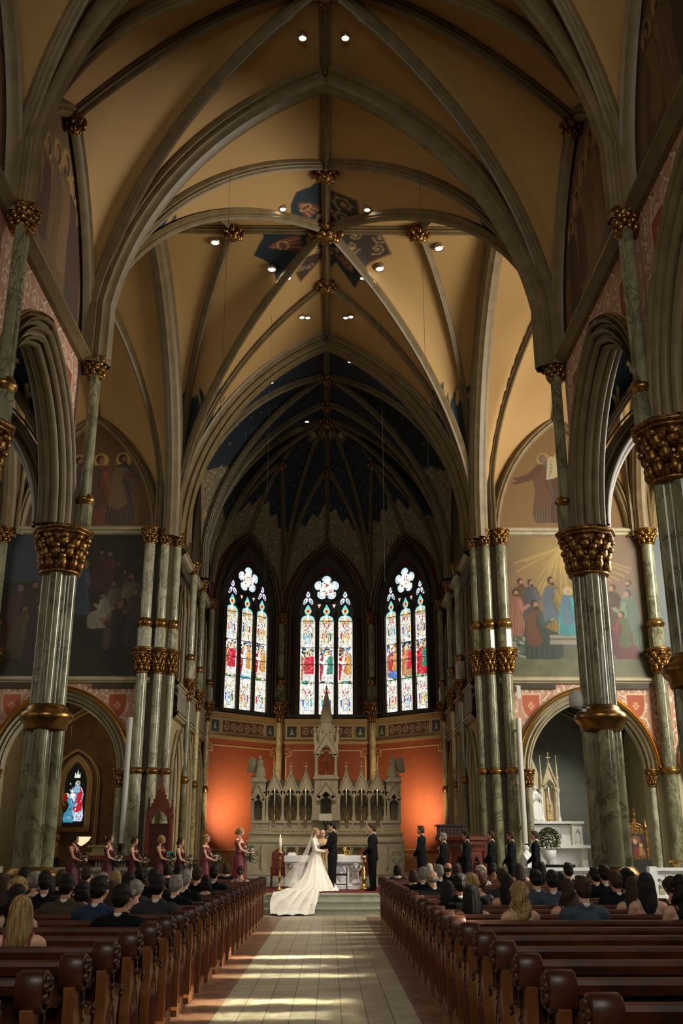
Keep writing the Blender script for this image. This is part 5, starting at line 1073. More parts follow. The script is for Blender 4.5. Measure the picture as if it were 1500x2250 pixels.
# altar book on stand
t=thing('book_stand','open white altar book on a dark stand below the central niche','book',(.02,36.6,1.84))
mb=MB(); mb.lathe([(.12,0),(.1,.03),(.03,.08),(.025,.5),(.1,.7)],n=10); mb.build('stand',M['dark'],t,True)
mb=MB(); mb.box(-.23,.0,0,.03,.0,.24,lambda x,y,z:(x,y-.02*abs(x)*4+z*.35-.02,.7+z)); mb.box(.0,.23,0,.03,.0,.24,lambda x,y,z:(x,y-.02*abs(x)*4+z*.35-.02,.7+z)); mb.build('book',mat('paper',lin(226,216,196),.7),t)
# ---------------- altar table ----------------
t=thing('altar_table','white marble altar table with carved columns on the platform','altar table',(.03,31.0,.48)); W=M['white']
mb=MB(); mb.box(-1.2,1.2,0,.95,.76,.94); mb.box(-1.16,1.16,.03,.92,.72,.77); mb.build('table_top',W,t)
mb=MB(); mb.box(-1.05,1.05,.05,.9,0,.1); mb.box(-1.0,1.0,.1,.85,.1,.16); mb.build('plinth',W,t)
for x in (-.9,.9):
    mb=MB(); mb.lathe([(.16,.14),(.15,.2),(.11,.24),(.1,.3),(.095,.5),(.12,.54)],(x,.22),14)
    for k in range(8): a=k*PI/4; mb.ell((x+.15*math.cos(a),.22+.15*math.sin(a),.62),(.05,.05,.06),None,5,6); mb.ell((x+.12*math.cos(a+.3),.22+.12*math.sin(a+.3),.55),(.04,.04,.05),None,5,6)
    mb.lathe([(.12,.54),(.13,.62),(.2,.68),(.2,.73)],(x,.22),8); mb.build('leg',W,t,True)
mb=MB(); mb.box(-.72,.72,.14,.8,.14,.74); mb.build('body',W,t)
mb=MB()
for cx in (-.4,.12,.48):
    for q in (1,.6): mb.tube([(cx-.17*q,.13,.44),(cx,.13,.44+.22*q),(cx+.17*q,.13,.44),(cx,.13,.44-.22*q),(cx-.17*q,.13,.44)],.016,5)
    mb.ell((cx,.13,.44),(.05,.02,.05),None,5,8)
mb.build('carved_lattice',W,t,True)
t=thing('altar_cloth_box','folded white linen on the left end of the altar table','linen',(-.95,31.35,1.42)); mb=MB(); mb.box(-.13,.13,-.1,.1,0,.04); mb.box(-.1,.1,-.08,.08,.04,.08); mb.build('linen',mat('linen',lin(230,226,214),.8),t)
t=thing('altar_vessels','polished gold chalice on the altar table right of the groom','chalice',(.62,31.35,1.42)); mb=MB(); mb.lathe([(.07,0),(.06,.015),(.015,.04),(.02,.08),(.012,.11),(.04,.14),(.06,.2),(.062,.23)],n=16); mb.build('chalice',M['brass'],t,True)
mb=MB(); mb.tube([(.1+.05*math.cos(a),0,.08+.06*math.sin(a)) for a in np.linspace(0,6.2,10)],.012,6); mb.lathe([(.06,0),(.06,.02),(.02,.03)],(.12,0),12); mb.build('handle',M['brass'],t,True)
t=thing('altar_missal','open book lying on the altar table beside the chalice','book',(.42,31.3,1.42)); mb=MB(); mb.box(-.17,0,-.12,.12,0,.025); mb.box(.0,.17,-.12,.12,0,.03); mb.build('pages',bpy.data.materials['paper'],t)
t=thing('floor_book','small open gold-edged book on the right end of the altar table','book',(.86,31.3,1.42)); mb=MB(); mb.box(-.1,.1,-.08,.08,0,.02); mb.build('pages',M['brass'],t)
# paschal candle and tall stand
t=thing('paschal_candle','tall white candle in a gilded floor stand left of the bride','candle stand',(-1.27,30.6,.48))
mb=MB(); mb.lathe([(.13,0),(.13,.03),(.06,.07),(.035,.12),(.03,.3),(.05,.34),(.03,.38),(.028,.8),(.05,.84),(.03,.88),(.03,.95),(.1,1.0),(.11,1.03),(.05,1.04)],n=16); mb.build('stand',M['brass'],t,True)
mb=MB(); mb.cyl((0,0,1.03),(0,0,1.42),.042,.04,14); mb.lathe([(.04,1.42),(.02,1.44),(.005,1.45)],n=12); mb.build('candle',bpy.data.materials['wax'],t,True); mb=MB(); mb.lathe([(.003,1.45),(.012,1.47),(.002,1.52)],n=8); mb.build('flame',FL,t,True)
t=thing('gilded_stand','gilded floor candle stand behind the best man','candle stand',(1.17,31.0,.48)); mb=MB(); mb.lathe([(.14,0),(.14,.04),(.07,.08),(.05,.2),(.09,.28),(.05,.34),(.07,.5),(.035,.56),(.03,.8),(.06,.86),(.08,.9)],n=14); mb.build('stand',M['brass'],t,True)
# stool behind the groom
t=thing('kneeler_stool','dark wooden stool on the platform behind the groom','stool',(.52,30.4,.48))
mb=MB(); mb.box(-.2,.16,-.18,.18,.40,.45); mb.build('seat',M['dark'],t)
for x in (-.18,.14):
    for y in (-.16,.16): mb=MB(); mb.box(x-.015,x+.015,y-.015,y+.015,0,.62 if x>0 else .4); mb.build('leg',M['dark'],t)
mb=MB(); mb.box(-.18,.14,-.17,-.15,.15,.18); mb.box(.13,.15,-.16,.16,.55,.6); mb.build('stretcher',M['dark'],t)
# sedilia chairs
def chair(name,label,x,y,z,rz=0):
    t=thing(name,label,'chair',(x,y,z),rz)
    mb=MB(); mb.box(-.3,.3,-.28,.25,.4,.48); mb.build('seat',M['carpet'],t); mb=MB(); mb.box(-.3,.3,.2,.28,.45,1.15); mb.prism([(-.3,1.15),(.3,1.15),(0,1.32)],.2,.28); mb.build('backrest',M['woodr'],t)
    for a in (-.28,.28):
        for b in (-.26,.24): mb=MB(); mb.box(a-.03,a+.03,b-.03,b+.03,0,.66 if b<0 else .45); mb.build('leg',M['woodr'],t)
        mb=MB(); mb.box(a-.035,a+.035,-.29,.24,.64,.69); mb.build('armrest',M['woodr'],t)
    return t
chair('sanctuary_chair','dark red wooden armchair behind the left end of the altar table',-1.42,32.6,.48).scale=(.7,.8,.88); chair('sanctuary_chair','dark red wooden armchair behind the right end of the altar table',1.25,32.6,.48).scale=(.7,.8,.88)
# ---------------- communion rails ----------------
def rail_(x0,x1,y,z0,label,m):
    t=thing('communion_rail',label,'rail',(0,y,z0)); H=.82
    mb=MB(); mb.box(x0,x1,-.13,.13,H-.08,H); mb.box(x0,x1,-.1,.1,H-.12,H-.08); mb.build('top_rail',m,t); mb=MB(); mb.box(x0,x1,-.11,.11,0,.12); mb.build('base',m,t)
    n=max(2,int((x1-x0)/.3)); st=(x1-x0)/n; mb=MB()
    for k in range(n):
        cx=x0+st*(k+.5); L=[[(cx+p[0],yy,.35+p[1]) for p in ([(-st*.38,-.23)]+arch_pts(st*.38,.2,0,6)+[(st*.38,-.23)])] for yy in (-.05,.05)]; Q=arch_pts(st*.38,.2,0,6)
        T=[[(cx-st*.5,yy,H-.12),(cx-st*.5,yy,.12)] for yy in (-.05,.05)]
        rows=[[(cx+a,-.05,.35+b),(cx+(st*.5 if a>0 else -st*.5 if a<0 else 0),-.05,H-.12),(cx+(st*.5 if a>0 else -st*.5 if a<0 else 0),.05,H-.12),(cx+a,.05,.35+b)] for a,b in Q]
        mb.grid(rows,cv=True)
        for s in (-1,1): mb.box(*sorted((cx+s*st*.38,cx+s*st*.5)),-.05,.05,.12,.35)
        mb.tube([(cx+.035*math.cos(a),-.05,.42+.035*math.sin(a)) for a in np.linspace(0,6.28,9)],.012,5)
    mb.build('tracery_panel',m,t)
    for x in (x0,x1): mb=MB(); mb.box(x-.1,x+.1,-.14,.14,0,H+.03); mb.build('post',m,t)
    return t
rail_(4.95,7.35,28.6,.30,'white marble communion rail with pierced arches, right of the crossing beside the statue',M['white'])
rail_(8.9,11.6,28.6,.30,'white marble communion rail with pierced arches at the right edge, beyond the pillar',M['white'])
rail_(-8.3,-3.7,29.0,.30,'grey marble communion rail behind the row of bridesmaids',M['stone'])
rail_(-11.4,-8.9,29.0,.30,'grey marble communion rail at the far left beyond the pillar',M['stone'])
# ---------------- pulpit (right) and carved chair (left) ----------------
t=thing('pulpit','carved dark red wooden pulpit with pierced arches behind the groomsmen','pulpit',(4.05,30.2,.30)); WR=M['woodr']
mb=MB(); mb.lathe([(.75,0),(.75,.12),(.66,.16),(.66,.24)],(0,0),8); mb.build('base',WR,t)
mb=MB(); mb.lathe([(.74,1.36),(.78,1.42),(.78,1.5),(.84,1.54),(.84,1.62),(.76,1.66)],(0,0),8); mb.lathe([(.70,1.24),(.72,1.36)],(0,0),8); mb.build('cornice',WR,t)
mb=MB()
for k in range(24): a=k*PI/12; mb.box(.73*math.cos(a)-.03,.73*math.cos(a)+.03,.73*math.sin(a)-.03,.73*math.sin(a)+.03,1.40,1.44)
for k in range(8):
    a=PI/8+k*PI/4
    for q in (-.14,.14): cx,cy=.60*math.cos(a+PI/8*0)-q*math.sin(a+PI/8*0),.60*math.sin(a)+q*math.cos(a)
mb.build('dentil',WR,t)
mb=MB(); mb.lathe([(.55,.24),(.55,1.26)],(0,0),8); mb.build('inner_body',M['dark'],t)
for k in range(8):
    a=k*PI/4; c_,s_=math.cos(a),math.sin(a); mb=MB(); mb.cyl((.68*c_,.68*s_,.24),(.68*c_,.68*s_,1.26),.05,n=8); mb.build('corner_post',WR,t,angle=60)
    am=a+PI/8; rr=.68*math.cos(PI/8); xf=lambda x,d,z,am=am,rr=rr:((rr-d)*math.cos(am)-x*math.sin(am),(rr-d)*math.sin(am)+x*math.cos(am),z)
    mb=MB()
    for r0 in (.2,.15): arch_sweep(mb,r0,.36,[(.025,.02),(.025,-.02),(-.02,-.02),(-.02,.02)],.75,xf,leg=.45,n=8)
    arch_sweep(mb,.07,.14,[(.015,.02),(.015,-.01),(-.015,-.01)],.72,xf,leg=.4,n=6)
    mb.add([xf(x,.0,z) for x,z in ((-.25,.7),(-.25,1.26),(.25,1.26),(.25,.7),(0,1.14))],[(0,1,4),(1,2,4),(2,3,4)]); mb.tube([xf(.06*math.cos(q),-.01,.9+.06*math.sin(q)) for q in np.linspace(0,6.28,9)],.014,5); mb.build('arched_panel',WR,t)
t2=thing('reading_desk','dark wooden reading desk with pierced quatrefoils on top of the pulpit','reading desk',(3.65,30.2,1.96))
mb=MB(); mb.prism([(-.42,0),(.42,0),(.38,.03),(-.38,.03)],-.2,.2); mb.box(-.4,.4,-.16,-.13,.03,.26); mb.prism([(-.46,.26),(.46,.26),(.4,.31),(-.4,.31)],-.2,.1); mb.build('desk',M['dark'],t2)
mb=MB()
for r in range(2):
    for k in range(7): mb.tube([(-.33+.11*k+.035*math.cos(a),-.165,.09+.1*r+.035*math.sin(a)) for a in np.linspace(0,6.28,7)],.009,5)
mb.build('quatrefoil',WR,t2)
t=thing('canopied_chair','tall carved red wooden chair with spired canopy before the left marble shafts','chair',(-4.75,30.1,.30))
mb=MB(); mb.box(-.34,.34,-.35,.3,.0,.5); mb.build('seat',WR,t); mb=MB(); mb.box(-.34,.34,.22,.3,.5,2.0); mb.build('backrest',WR,t)
mb=MB()
for s in (-1,1):
    mb.box(s*.34-.04,s*.34+.04,-.05,.3,.4,2.15); mb.lathe([(.05,2.15),(.06,2.2),(.02,2.6),(.035,2.63),(.004,2.75)],(s*.34,.12),6)
    mb.box(s*.34-.05,s*.34+.05,-.38,.0,.4,.85); mb.lathe([(.06,.85),(.07,.92),(.05,1.0),(.01,1.08)],(s*.34,-.33),6)
mb.build('side_post',WR,t)
mb=MB(); mb.prism([(-.34,2.0),(-.26,2.0),(-.2,2.2),(0,2.38),(.2,2.2),(.26,2.0),(.34,2.0),(.3,2.35),(.0,3.0),(-.3,2.35)],-.02,.26); mb.lathe([(.12,2.7),(.1,2.95),(.06,3.05),(.02,3.3),(.05,3.33),(.004,3.42)],(0,.12),8)
for k in range(5):
    for s in (-1,1): mb.ell((s*(.28-.05*k),.1,2.4+.12*k),(.045,.05,.05),None,5,6)
mb.build('canopy',WR,t)
t=thing('music_stand','small stand holding a teal folder behind the bridesmaids','music stand',(-4.28,29.5,.30)); mb=MB(); mb.cyl((0,0,0),(0,0,1.0),.015); mb.build('stand',M['dark'],t); mb=MB(); mb.box(-.1,.1,-.02,.0,1.0,1.24,lambda x,y,z:(x,y+(z-1)*.3,z)); mb.build('folder',mat('teal',lin(70,150,140),.4),t)
# carved ringed cross at the left edge
t=thing('standing_cross','carved red wooden ringed cross on a tall shaft at the left edge','cross',(-9.15,28.2,.30))
mb=MB(); mb.box(-.2,.2,-.12,.12,0,.2); mb.box(-.17,.17,-.09,.09,.2,2.35,lambda x,y,z:(x*(1.25-.12*z),y,z)); mb.box(-.36,.36,-.07,.07,1.98,2.2); mb.box(-.2,.2,-.1,.1,2.7,2.85); mb.box(-.14,.14,-.08,.08,2.2,2.75); mb.build('shaft',M['woodr'],t)
mb=MB(); a_=np.linspace(0,2*PI,25); mb.grid([[(r*math.cos(a),y,2.09+r*math.sin(a)) for r,y in ((.24,-.06),(.32,-.06),(.32,.06),(.24,.06))] for a in a_],cv=True); mb.tube([(.06*math.cos(a),-.1,2.09+.06*math.sin(a)) for a in a_],.012,5); mb.build('ring',M['woodr'],t)
# ---------------- left chapel ----------------
t=thing('organ_console','pale stepped cabinet in the left chapel behind the bridesmaids','cabinet',(-6.75,33.0,.30))
mb=MB(); mb.box(-.6,.5,0,.6,0,1.1); mb.box(-.66,.2,-.05,.6,1.1,1.2); mb.box(-.66,.2,-.05,.6,1.35,1.42); mb.box(-.5,.2,0,.6,1.2,1.35); mb.box(-.1,.3,.1,.6,1.42,1.62); mb.box(-.15,.35,.05,.65,1.6,1.68); mb.box(.15,.5,.1,.5,1.68,2.1); mb.box(.1,.55,.05,.55,2.1,2.2); mb.build('body',mat('pale_wood',lin(196,176,120),.5),t)
t=thing('bowl_lamp','glowing bowl lamp above the cabinet in the left chapel','lamp',(-7.95,34.4,0)); mb=MB(); mb.lathe([(.03,1.7),(.12,1.76),(.24,1.86),(.3,1.97),(.28,1.98),(.2,1.9),(.02,1.8)],n=20); mb.build('bowl',mat('lamp_bowl',(1,.72,.45),.4,emit=1.1),t,True); mb=MB(); mb.cyl((0,0,.3),(0,0,1.72),.02); mb.build('pole',M['brass'],t)
t=thing('wooden_desk','red wooden desk with a row of white panels behind the third bridesmaid','desk',(-5.95,29.9,.30)); mb=MB(); mb.box(-.85,.75,0,.6,0,.35); mb.box(-.85,.75,0,.6,1.0,1.12); mb.box(-.85,-.75,0,.6,.3,1.0); mb.box(.65,.75,0,.6,.3,1.0); mb.box(-.75,.65,.3,.6,.3,1.0); mb.build('body',M['woodr'],t); mb=MB()
for k in range(10): mb.box(-.55+.09*k,-.5+.09*k,.24,.28,.72,1.0)
mb.build('panel',M['whitep'],t)
t=thing('hanging_lamp','red and gold sanctuary lamp hanging in the left chapel','lamp',(-7.95,31.9,2.9)); mb=MB(); mb.lathe([(.01,-.25),(.08,-.15),(.12,0),(.07,.05),(.06,.08)],n=14); mb.build('bowl',M['gold'],t,True); mb=MB(); mb.lathe([(.05,.08),(.055,.25),(.05,.3)],n=12); mb.build('lamp_glass',mat('red_glass',lin(170,30,20),.2,emit=.4),t,True); mb=MB(); mb.cyl((0,0,.3),(0,0,2.6),.006); mb.build('chain',M['gold'],t)
t=thing('bronze_statue','dark bronze figure on a pedestal beside the chapel column','statue',(-8.1,31.7,.3)); remesh(robe_mb(.95,8),'figure',M['gold'],.02,t).location=(0,0,1.0); mb=MB(); mb.lathe([(.25,0),(.22,.1),(.16,.2),(.16,.9),(.24,1.0)],n=8); mb.build('pedestal',M['dark'],t)
# ---------------- right chapel ----------------
t=thing('side_altar','white marble side altar with twin pinnacled canopy in the right chapel','side altar',(7.35,33.9,.30))
mb=MB(); mb.box(-.75,1.15,-.05,.8,0,.15); mb.box(-.7,1.1,.15,.75,.15,1.32); mb.box(-.82,1.2,-.25,.75,1.32,1.42); mb.box(.95,1.12,-.1,.7,.15,1.32); mb.box(.0,.08,-.15,.1,.15,1.3); mb.box(-.6,1.08,.2,.75,1.42,1.55); mb.build('body',W,t)
mb=MB(); mb.box(-.55,.8,.25,.75,1.55,2.05); mb.box(.72,1.05,.1,.75,1.42,2.08); mb.box(-.62,1.12,.05,.8,2.08,2.16); mb.build('retable',W,t)
mb=MB(); arch_sweep(mb,.08,.16,[(.03,0),(.0,-.03),(-.02,0)],1.75,lambda x,d,z:(.89+x,.08+d,z),leg=.22,n=6); mb.tube([(.1+.3*p,.22,1.62+.38*q) for p,q in ((0,0),(1,0),(1,1),(0,1),(0,0))],.012,5); mb.tube([(.25+.07*math.cos(a),.22,1.8+.12*math.sin(a)) for a in np.linspace(0,6.28,11)],.012,5); mb.build('carving',W,t)
for x in (-.17,.37):
    mb=MB(); mb.lathe([(.07,2.16),(.06,2.25),(.035,2.3),(.035,2.6),(.05,2.64),(.035,2.68),(.035,3.05),(.07,3.12),(.075,3.18)],(x,.25),10); mb.build('canopy_column',W,t,angle=50)
    mb=MB(); mb.lathe([(.05,3.18),(.045,3.5),(.06,3.54),(.04,3.58),(.008,4.2),(.02,4.22),(.003,4.28)],(x,.25),6); mb.build('pinnacle',M['stone'],t)
mb=MB(); mb.box(-.2,.4,.5,.75,2.16,3.15); mb.build('niche_back',mat('warm_marble',lin(214,196,156),.5),t)
o=gable(.1,.24,3.3,3.98,.2,.17,3.18,3.5,True,'canopy_gable',t)
mb=MB(); mb.prism([(-.45,3.2),(-.2,3.2),(-.2,3.6),(-.42,4.2)],.3,.4); mb.tube([(-.6+.25*math.cos(a),.3,3.15+.35*math.sin(a)) for a in np.linspace(0,PI,9)],.025,6); mb.build('side_canopy',M['stone'],t)
o=remesh(robe_mb(1.15,12),'marble_statue',W,.014); o.location=(6.95,34.15,2.46); o.rotation_euler=(0,0,.4); tag(o,'white marble standing statue with joined hands on the side altar','statue')
t=candle((7.44,34.25,2.46),'lit candle in the canopy niche of the right side altar',None)
if 'group' in t: del t['group']
o=remesh(robe_mb(1.15,14,True),'kneeling_statue',W,.016); o.location=(5.75,29.8,.62); o.rotation_euler=(0,0,.9); tag(o,'white marble kneeling statue behind the rightmost groomsman','statue')
mb=MB(); mb.box(5.2,6.4,29.4,30.3,.3,.62); tag(mb.build('statue_plinth',W),'low white marble plinth under the kneeling statue','plinth')
# reclining figure in front
mb=MB(); mb.cap((0,0,.12),(.5,0,.12),.13,.1); mb.cap((.5,0,.12),(.85,-.05,.08),.09,.05); mb.ell((-.15,0,.2),(.09,.08,.1)); mb.cap((.1,-.1,.2),(.45,-.2,.05),.04,.03); mb.cap((0,0,.1),(.7,.05,.05),.16,.07)
for k in range(6): mb.cap((.1*k,-.12,.2-.02*k),(.1*k+.12,-.14,.02),.025,.02)
o=remesh(mb,'reclining_statue',W,.014); o.location=(5.85,29.75,.62); tag(o,'white marble reclining figure beside the kneeling statue','statue')
# plant
random.seed(31); t=thing('leafy_plant','bushy green plant on a white stand beside the side altar','plant',(6.95,32.4,.30))
mb=MB(); mb.lathe([(.2,0),(.17,.06),(.11,.1),(.1,.95),(.2,1.05),(.22,1.25),(.2,1.27)],n=14); mb.build('stand',W,t,True)
mb=MB()
for k in range(900):
    a=random.uniform(0,2*PI); b=random.uniform(-.6,1.5); r=.36*random.uniform(.55,1.1); c=Vector((r*math.cos(a)*math.cos(b),r*math.sin(a)*math.cos(b),1.55+.36*math.sin(b))); d=Vector((random.uniform(-1,1),random.uniform(-1,1),random.uniform(-1,1))).normalized()*.055; e=d.cross(Vector((random.uniform(-1,1),random.uniform(-1,1),.3))).normalized()*.022
    mb.add([c-d,c+e,c+d,c-e],[(0,1,2,3)])
o=mb.build('foliage',mat('leaf_green',lin(58,66,36),.5,col2=lin(92,96,56),scale=12),t)
t=thing('black_bench','black upholstered bench at the foot of the side altar','bench',(7.0,31.3,.30)); mb=MB(); mb.box(-.42,.42,-.2,.2,.62,.86); mb.box(-.36,.36,-.16,.16,.0,.62); mb.build('body',M['black'],t)
# framed icon
t=thing('framed_icon','small painting of a mother and child in a gilded gothic frame on a dark stand','painting',(8.95,30.0,.30))
mb=MB(); mb.box(-.36,.36,-.2,.2,0,1.02); mb.build('stand',M['dark'],t)
mb=MB()
for s in (-1,1): mb.box(s*.31-.035,s*.31+.035,-.08,.06,1.02,1.85); mb.lathe([(.04,1.85),(.05,1.9),(.02,2.05),(.003,2.15)],(s*.31,0),6)
mb.box(-.3,.3,-.06,.06,1.02,1.12); mb.box(-.3,.3,-.05,.04,1.72,1.78); mb.prism([(-.28,1.78),(.28,1.78),(.2,1.95),(.06,2.03),(0,2.2),(-.06,2.03),(-.2,1.95)],-.04,.04); mb.lathe([(.02,2.15),(.06,2.22),(.03,2.3),(.05,2.36),(.003,2.42)],n=8)
for q in (.2,.12): mb.tube([(q*1.2*math.cos(a),-.05,1.8+q*math.sin(a)) for a in np.linspace(0,PI,9)],.014,5)
mb.build('frame',M['gold'],t)
ic=Canvas(-.27,.27,1.1,1.74,160,lin(60,36,24)); ic.ell(-.02,1.52,.14,.14,lin(120,84,46)); ic.poly([(-.25,1.1),(-.2,1.4),(-.08,1.56),(.04,1.5),(.1,1.1)],lin(56,40,44)); ic.poly([(-.12,1.1),(-.08,1.38),(.05,1.36),(.12,1.1)],lin(120,44,34)); ic.ell(-.04,1.5,.06,.075,lin(196,146,104),1,.3); ic.ell(.12,1.4,.05,.055,lin(196,146,104)); ic.poly([(.05,1.12),(.06,1.34),(.16,1.35),(.24,1.12)],lin(150,110,66)); ic.mottle(.15,20,3)
flatgrid('picture',-.27,.27,1.12,1.72,lambda x,d,z:(x,-.062,z),lambda X,Z:ic.sample(X,Z),M['paintg'],80,t)
t=thing('gold_flower_stand','small ornate gilded stand at the right edge behind the rail','stand',(9.9,29.6,.30)); mb=MB(); mb.lathe([(.1,0),(.03,.1),(.03,.8),(.1,.9)],n=10)
for k in range(7): a=k*.9; mb.tube([(0,0,.85),(.14*math.cos(a),.1*math.sin(a),1.0),(.22*math.cos(a),.16*math.sin(a),.95)],.012,5)
mb.build('scroll',M['brass'],t)
# ---------------- column loudspeakers, fixtures ----------------
for s in (-1,1):
    t=thing('column_loudspeaker','tall slim white column loudspeaker beside the %s marble shafts'%('left' if s<0 else 'right'),'loudspeaker',(s*5.85,30.45,0)); mb=MB(); mb.tube([(0,0,1.75),(0,0,5.35)],.085,16); mb.build('body',M['whitep'],t,angle=60); mb=MB(); mb.box(-.03,.03,.05,.5,5.0,5.06); mb.box(-.03,.03,.05,.5,2.2,2.26); mb.build('bracket',M['whitep'],t)
t=thing('wall_speaker_box','small white box speaker on the right wall above the arch','loudspeaker',(5.98,30.85,6.0)); mb=MB(); mb.box(-.06,.06,-.06,.0,-.02,.38); mb.build('body',M['whitep'],t); mb=MB(); mb.box(-.09,.02,.0,.12,.26,.4); mb.build('bracket',M['whitep'],t)
t=thing('pillar_floodlight','white can floodlight bracketed to the right front pillar','lamp',(4.72,18.55,4.2)); mb=MB(); mb.lathe([(.09,-.12),(.12,-.1),(.13,.05),(.11,.16),(.05,.2)],n=18); mb.build('can',M['whitep'],t,True); mb=MB(); mb.box(0,.3,-.02,.02,-.14,-.11); mb.box(.1,.18,-.02,.02,-.2,-.1); mb.build('bracket',M['whitep'],t)
DL=[(-0.49,17.39,18.55),(0.45,17.41,18.58),(-3.29,25.45,18.73),(3.37,25.62,18.69),(-1.17,23.09,18.2),(1.13,23.12,18.22),(-1.66,26.42,18.44),(1.63,26.37,18.45),(-1.16,26.57,18.21),(1.12,26.58,18.23),(-0.82,29.27,18.4),(-0.63,29.48,18.51),(0.64,29.45,18.5),(0.81,29.23,18.41),(-0.62,31.78,18.27),(0.65,31.73,18.25),(0.84,31.95,18.15),(-1.97,31.99,17.34),(2.03,31.91,17.3),(-0.8,34.48,18.18),(0.85,34.42,18.16),(-0.82,37.25,18.16)]
WH=['nearest ridge boss, left','nearest ridge boss, right','left outer crossing cell','right outer crossing cell','painted panel, left near','painted panel, right near','painted angel, far left','painted scroll, far right','far left rib','far right rib','chancel arch crown, outer left','chancel arch crown, inner left','chancel arch crown, inner right','chancel arch crown, outer right','first blue bay, left','first blue bay, right upper','first blue bay, right lower','blue bay edge, far left','blue bay edge, far right','second blue bay, left','second blue bay, right','apse boss, left']
l0=None
for i,(x,y,z) in enumerate(DL):
    lab='recessed ceiling spotlight by the '+WH[i]
    big=i in (2,3,6,7); s=1.25 if big else .85
    if l0 is None:
        l0=thing('ceiling_spotlight',lab,'ceiling light',(x,y,z-.05),0,'recessed spotlights in the vault')
        mb=MB(); mb.lathe([(.11,.1),(.13,-.02),(.12,-.05),(.095,-.05),(.09,.0)],n=16); mb.build('ring',M['chrome'],l0,True); mb=MB(); mb.lathe([(.001,-.035),(.09,-.03),(.09,.0)],n=16); mb.build('lens',M['lamp'],l0,True); l0.scale=(s,)*3
    else: dup(l0,(x,y,z-.05),0,lab,None,s)
for (x,y,z0,lab) in ((-2.3,20.3,9.5,'thin hanging wire left of the nave centre'),(2.3,20.3,9.5,'thin hanging wire right of the nave centre'),(-1.75,28.2,9.,'thin hanging wire before the chancel arch, left'),(1.75,28.2,9.,'thin hanging wire before the chancel arch, right')):
    mb=MB(); mb.cyl((x,y,z0),(x,y,float(XB.z(np.array(x),np.array(y)))),.004,n=5); tag(mb.build('hanging_wire',M['dark']),lab,'wire')
# ---------------- people ----------------
def hairmat(name,c,c2):
    m=mat(name,c,.62,col2=c2,scale=34,detail=4,bump=.9); nt=m.node_tree
    n=[q for q in nt.nodes if q.type=='TEX_NOISE'][0]; tc=[q for q in nt.nodes if q.type=='TEX_COORD'][0]; mp=nt.nodes.new('ShaderNodeMapping'); mp.inputs['Scale'].default_value=(1.6,1.6,.14); nt.links.new(tc.outputs['Object'],mp.inputs[0]); nt.links.new(mp.outputs[0],n.inputs['Vector']); nt.nodes['Principled BSDF'].inputs['Specular IOR Level'].default_value=.3; return m
H_={'dark':hairmat('hair_dark',lin(34,24,18),lin(20,14,11)),'brown':hairmat('hair_brown',lin(78,52,34),lin(48,32,22)),'blond':hairmat('hair_blond',lin(196,160,100),lin(120,92,54)),'grey':hairmat('hair_grey',lin(164,158,146),lin(112,106,96)),'white':hairmat('hair_white',lin(214,206,186),lin(176,166,146)),'red':hairmat('hair_red',lin(132,74,40),lin(84,44,26)),'black':hairmat('hair_black',(.008,.007,.006),(.02,.016,.014))}
SK=[mat('skin_fair',lin(222,172,142),.5),mat('skin_tan',lin(196,142,108),.5),mat('skin_brown',lin(150,98,70),.5)]
for s_ in SK: s_.node_tree.nodes['Principled BSDF'].inputs['Subsurface Weight'].default_value=.05
CL={'black':M['black'],'navy':mat('navy_wool',lin(34,46,74),.85),'char':mat('charcoal_wool',lin(48,46,48),.85),'slate':mat('slate_wool',lin(62,74,88),.85),'tweed':mat('brown_tweed',lin(78,66,48),.9,col2=lin(62,52,40),scale=60),'burg':mat('burgundy_satin',lin(112,18,34),.45,sheen=.2),'burgd':mat('burgundy_crepe',lin(84,16,28),.6),'pale':mat('pale_dress',lin(190,176,156),.7),'print':mat('floral_dress',lin(50,60,96),.7,col2=lin(130,110,110),scale=20),'plum':mat('plum_dress',lin(82,30,40),.6)}
SHIRT=mat('white_shirt',lin(226,222,216),.7); EYE=mat('eye',(.03,.02,.015),.25); LIP=mat('lip',lin(170,84,76),.5); IV=mat('ivory_satin',lin(240,232,218),.42,sheen=.15); PETAL=mat('petal',lin(230,216,196),.7)
VEIL=mat('veil_tulle',lin(244,238,226),.9,alpha=.33)
def hand(mb,w,d,up,s,k=1.,curl=.5,side=1):
    """palm and five separate fingers; w wrist, d pointing direction, up back-of-hand normal, s size"""
    w=Vector(w); d=Vector(d).normalized(); up=(Vector(up)-d*Vector(up).dot(d)).normalized(); r=d.cross(up)*side
    pc=w+d*s*.045; mb.cap(w,w+d*s*.02,.026*s*.9,.03*s)
    for q in (-1,0,1): mb.cap(pc-d*s*.03+r*q*s*.018,pc+d*s*.035+r*q*s*.024,.0155*s,.0145*s)
    for i,(o,l) in enumerate(((-.034,.062),(-.012,.075),(.012,.070),(.033,.055))):
        a=pc+d*s*.04+r*o*s; m_=a+(d*math.cos(curl*.6)-up*math.sin(curl*.6))*s*l*.5; e=m_+(d*math.cos(curl*1.7)-up*math.sin(curl*1.7))*s*l*.5; mb.cap(a,m_,.0095*s,.0088*s,6); mb.cap(m_,e,.0088*s,.0072*s,6)
    a=pc-d*s*.02-r*s*.03; m_=a-r*s*.028+d*s*.03-up*s*.008; mb.cap(a,m_,.0125*s,.0105*s,6); mb.cap(m_,m_+d*s*.03-up*s*.01,.0105*s,.008*s,6)
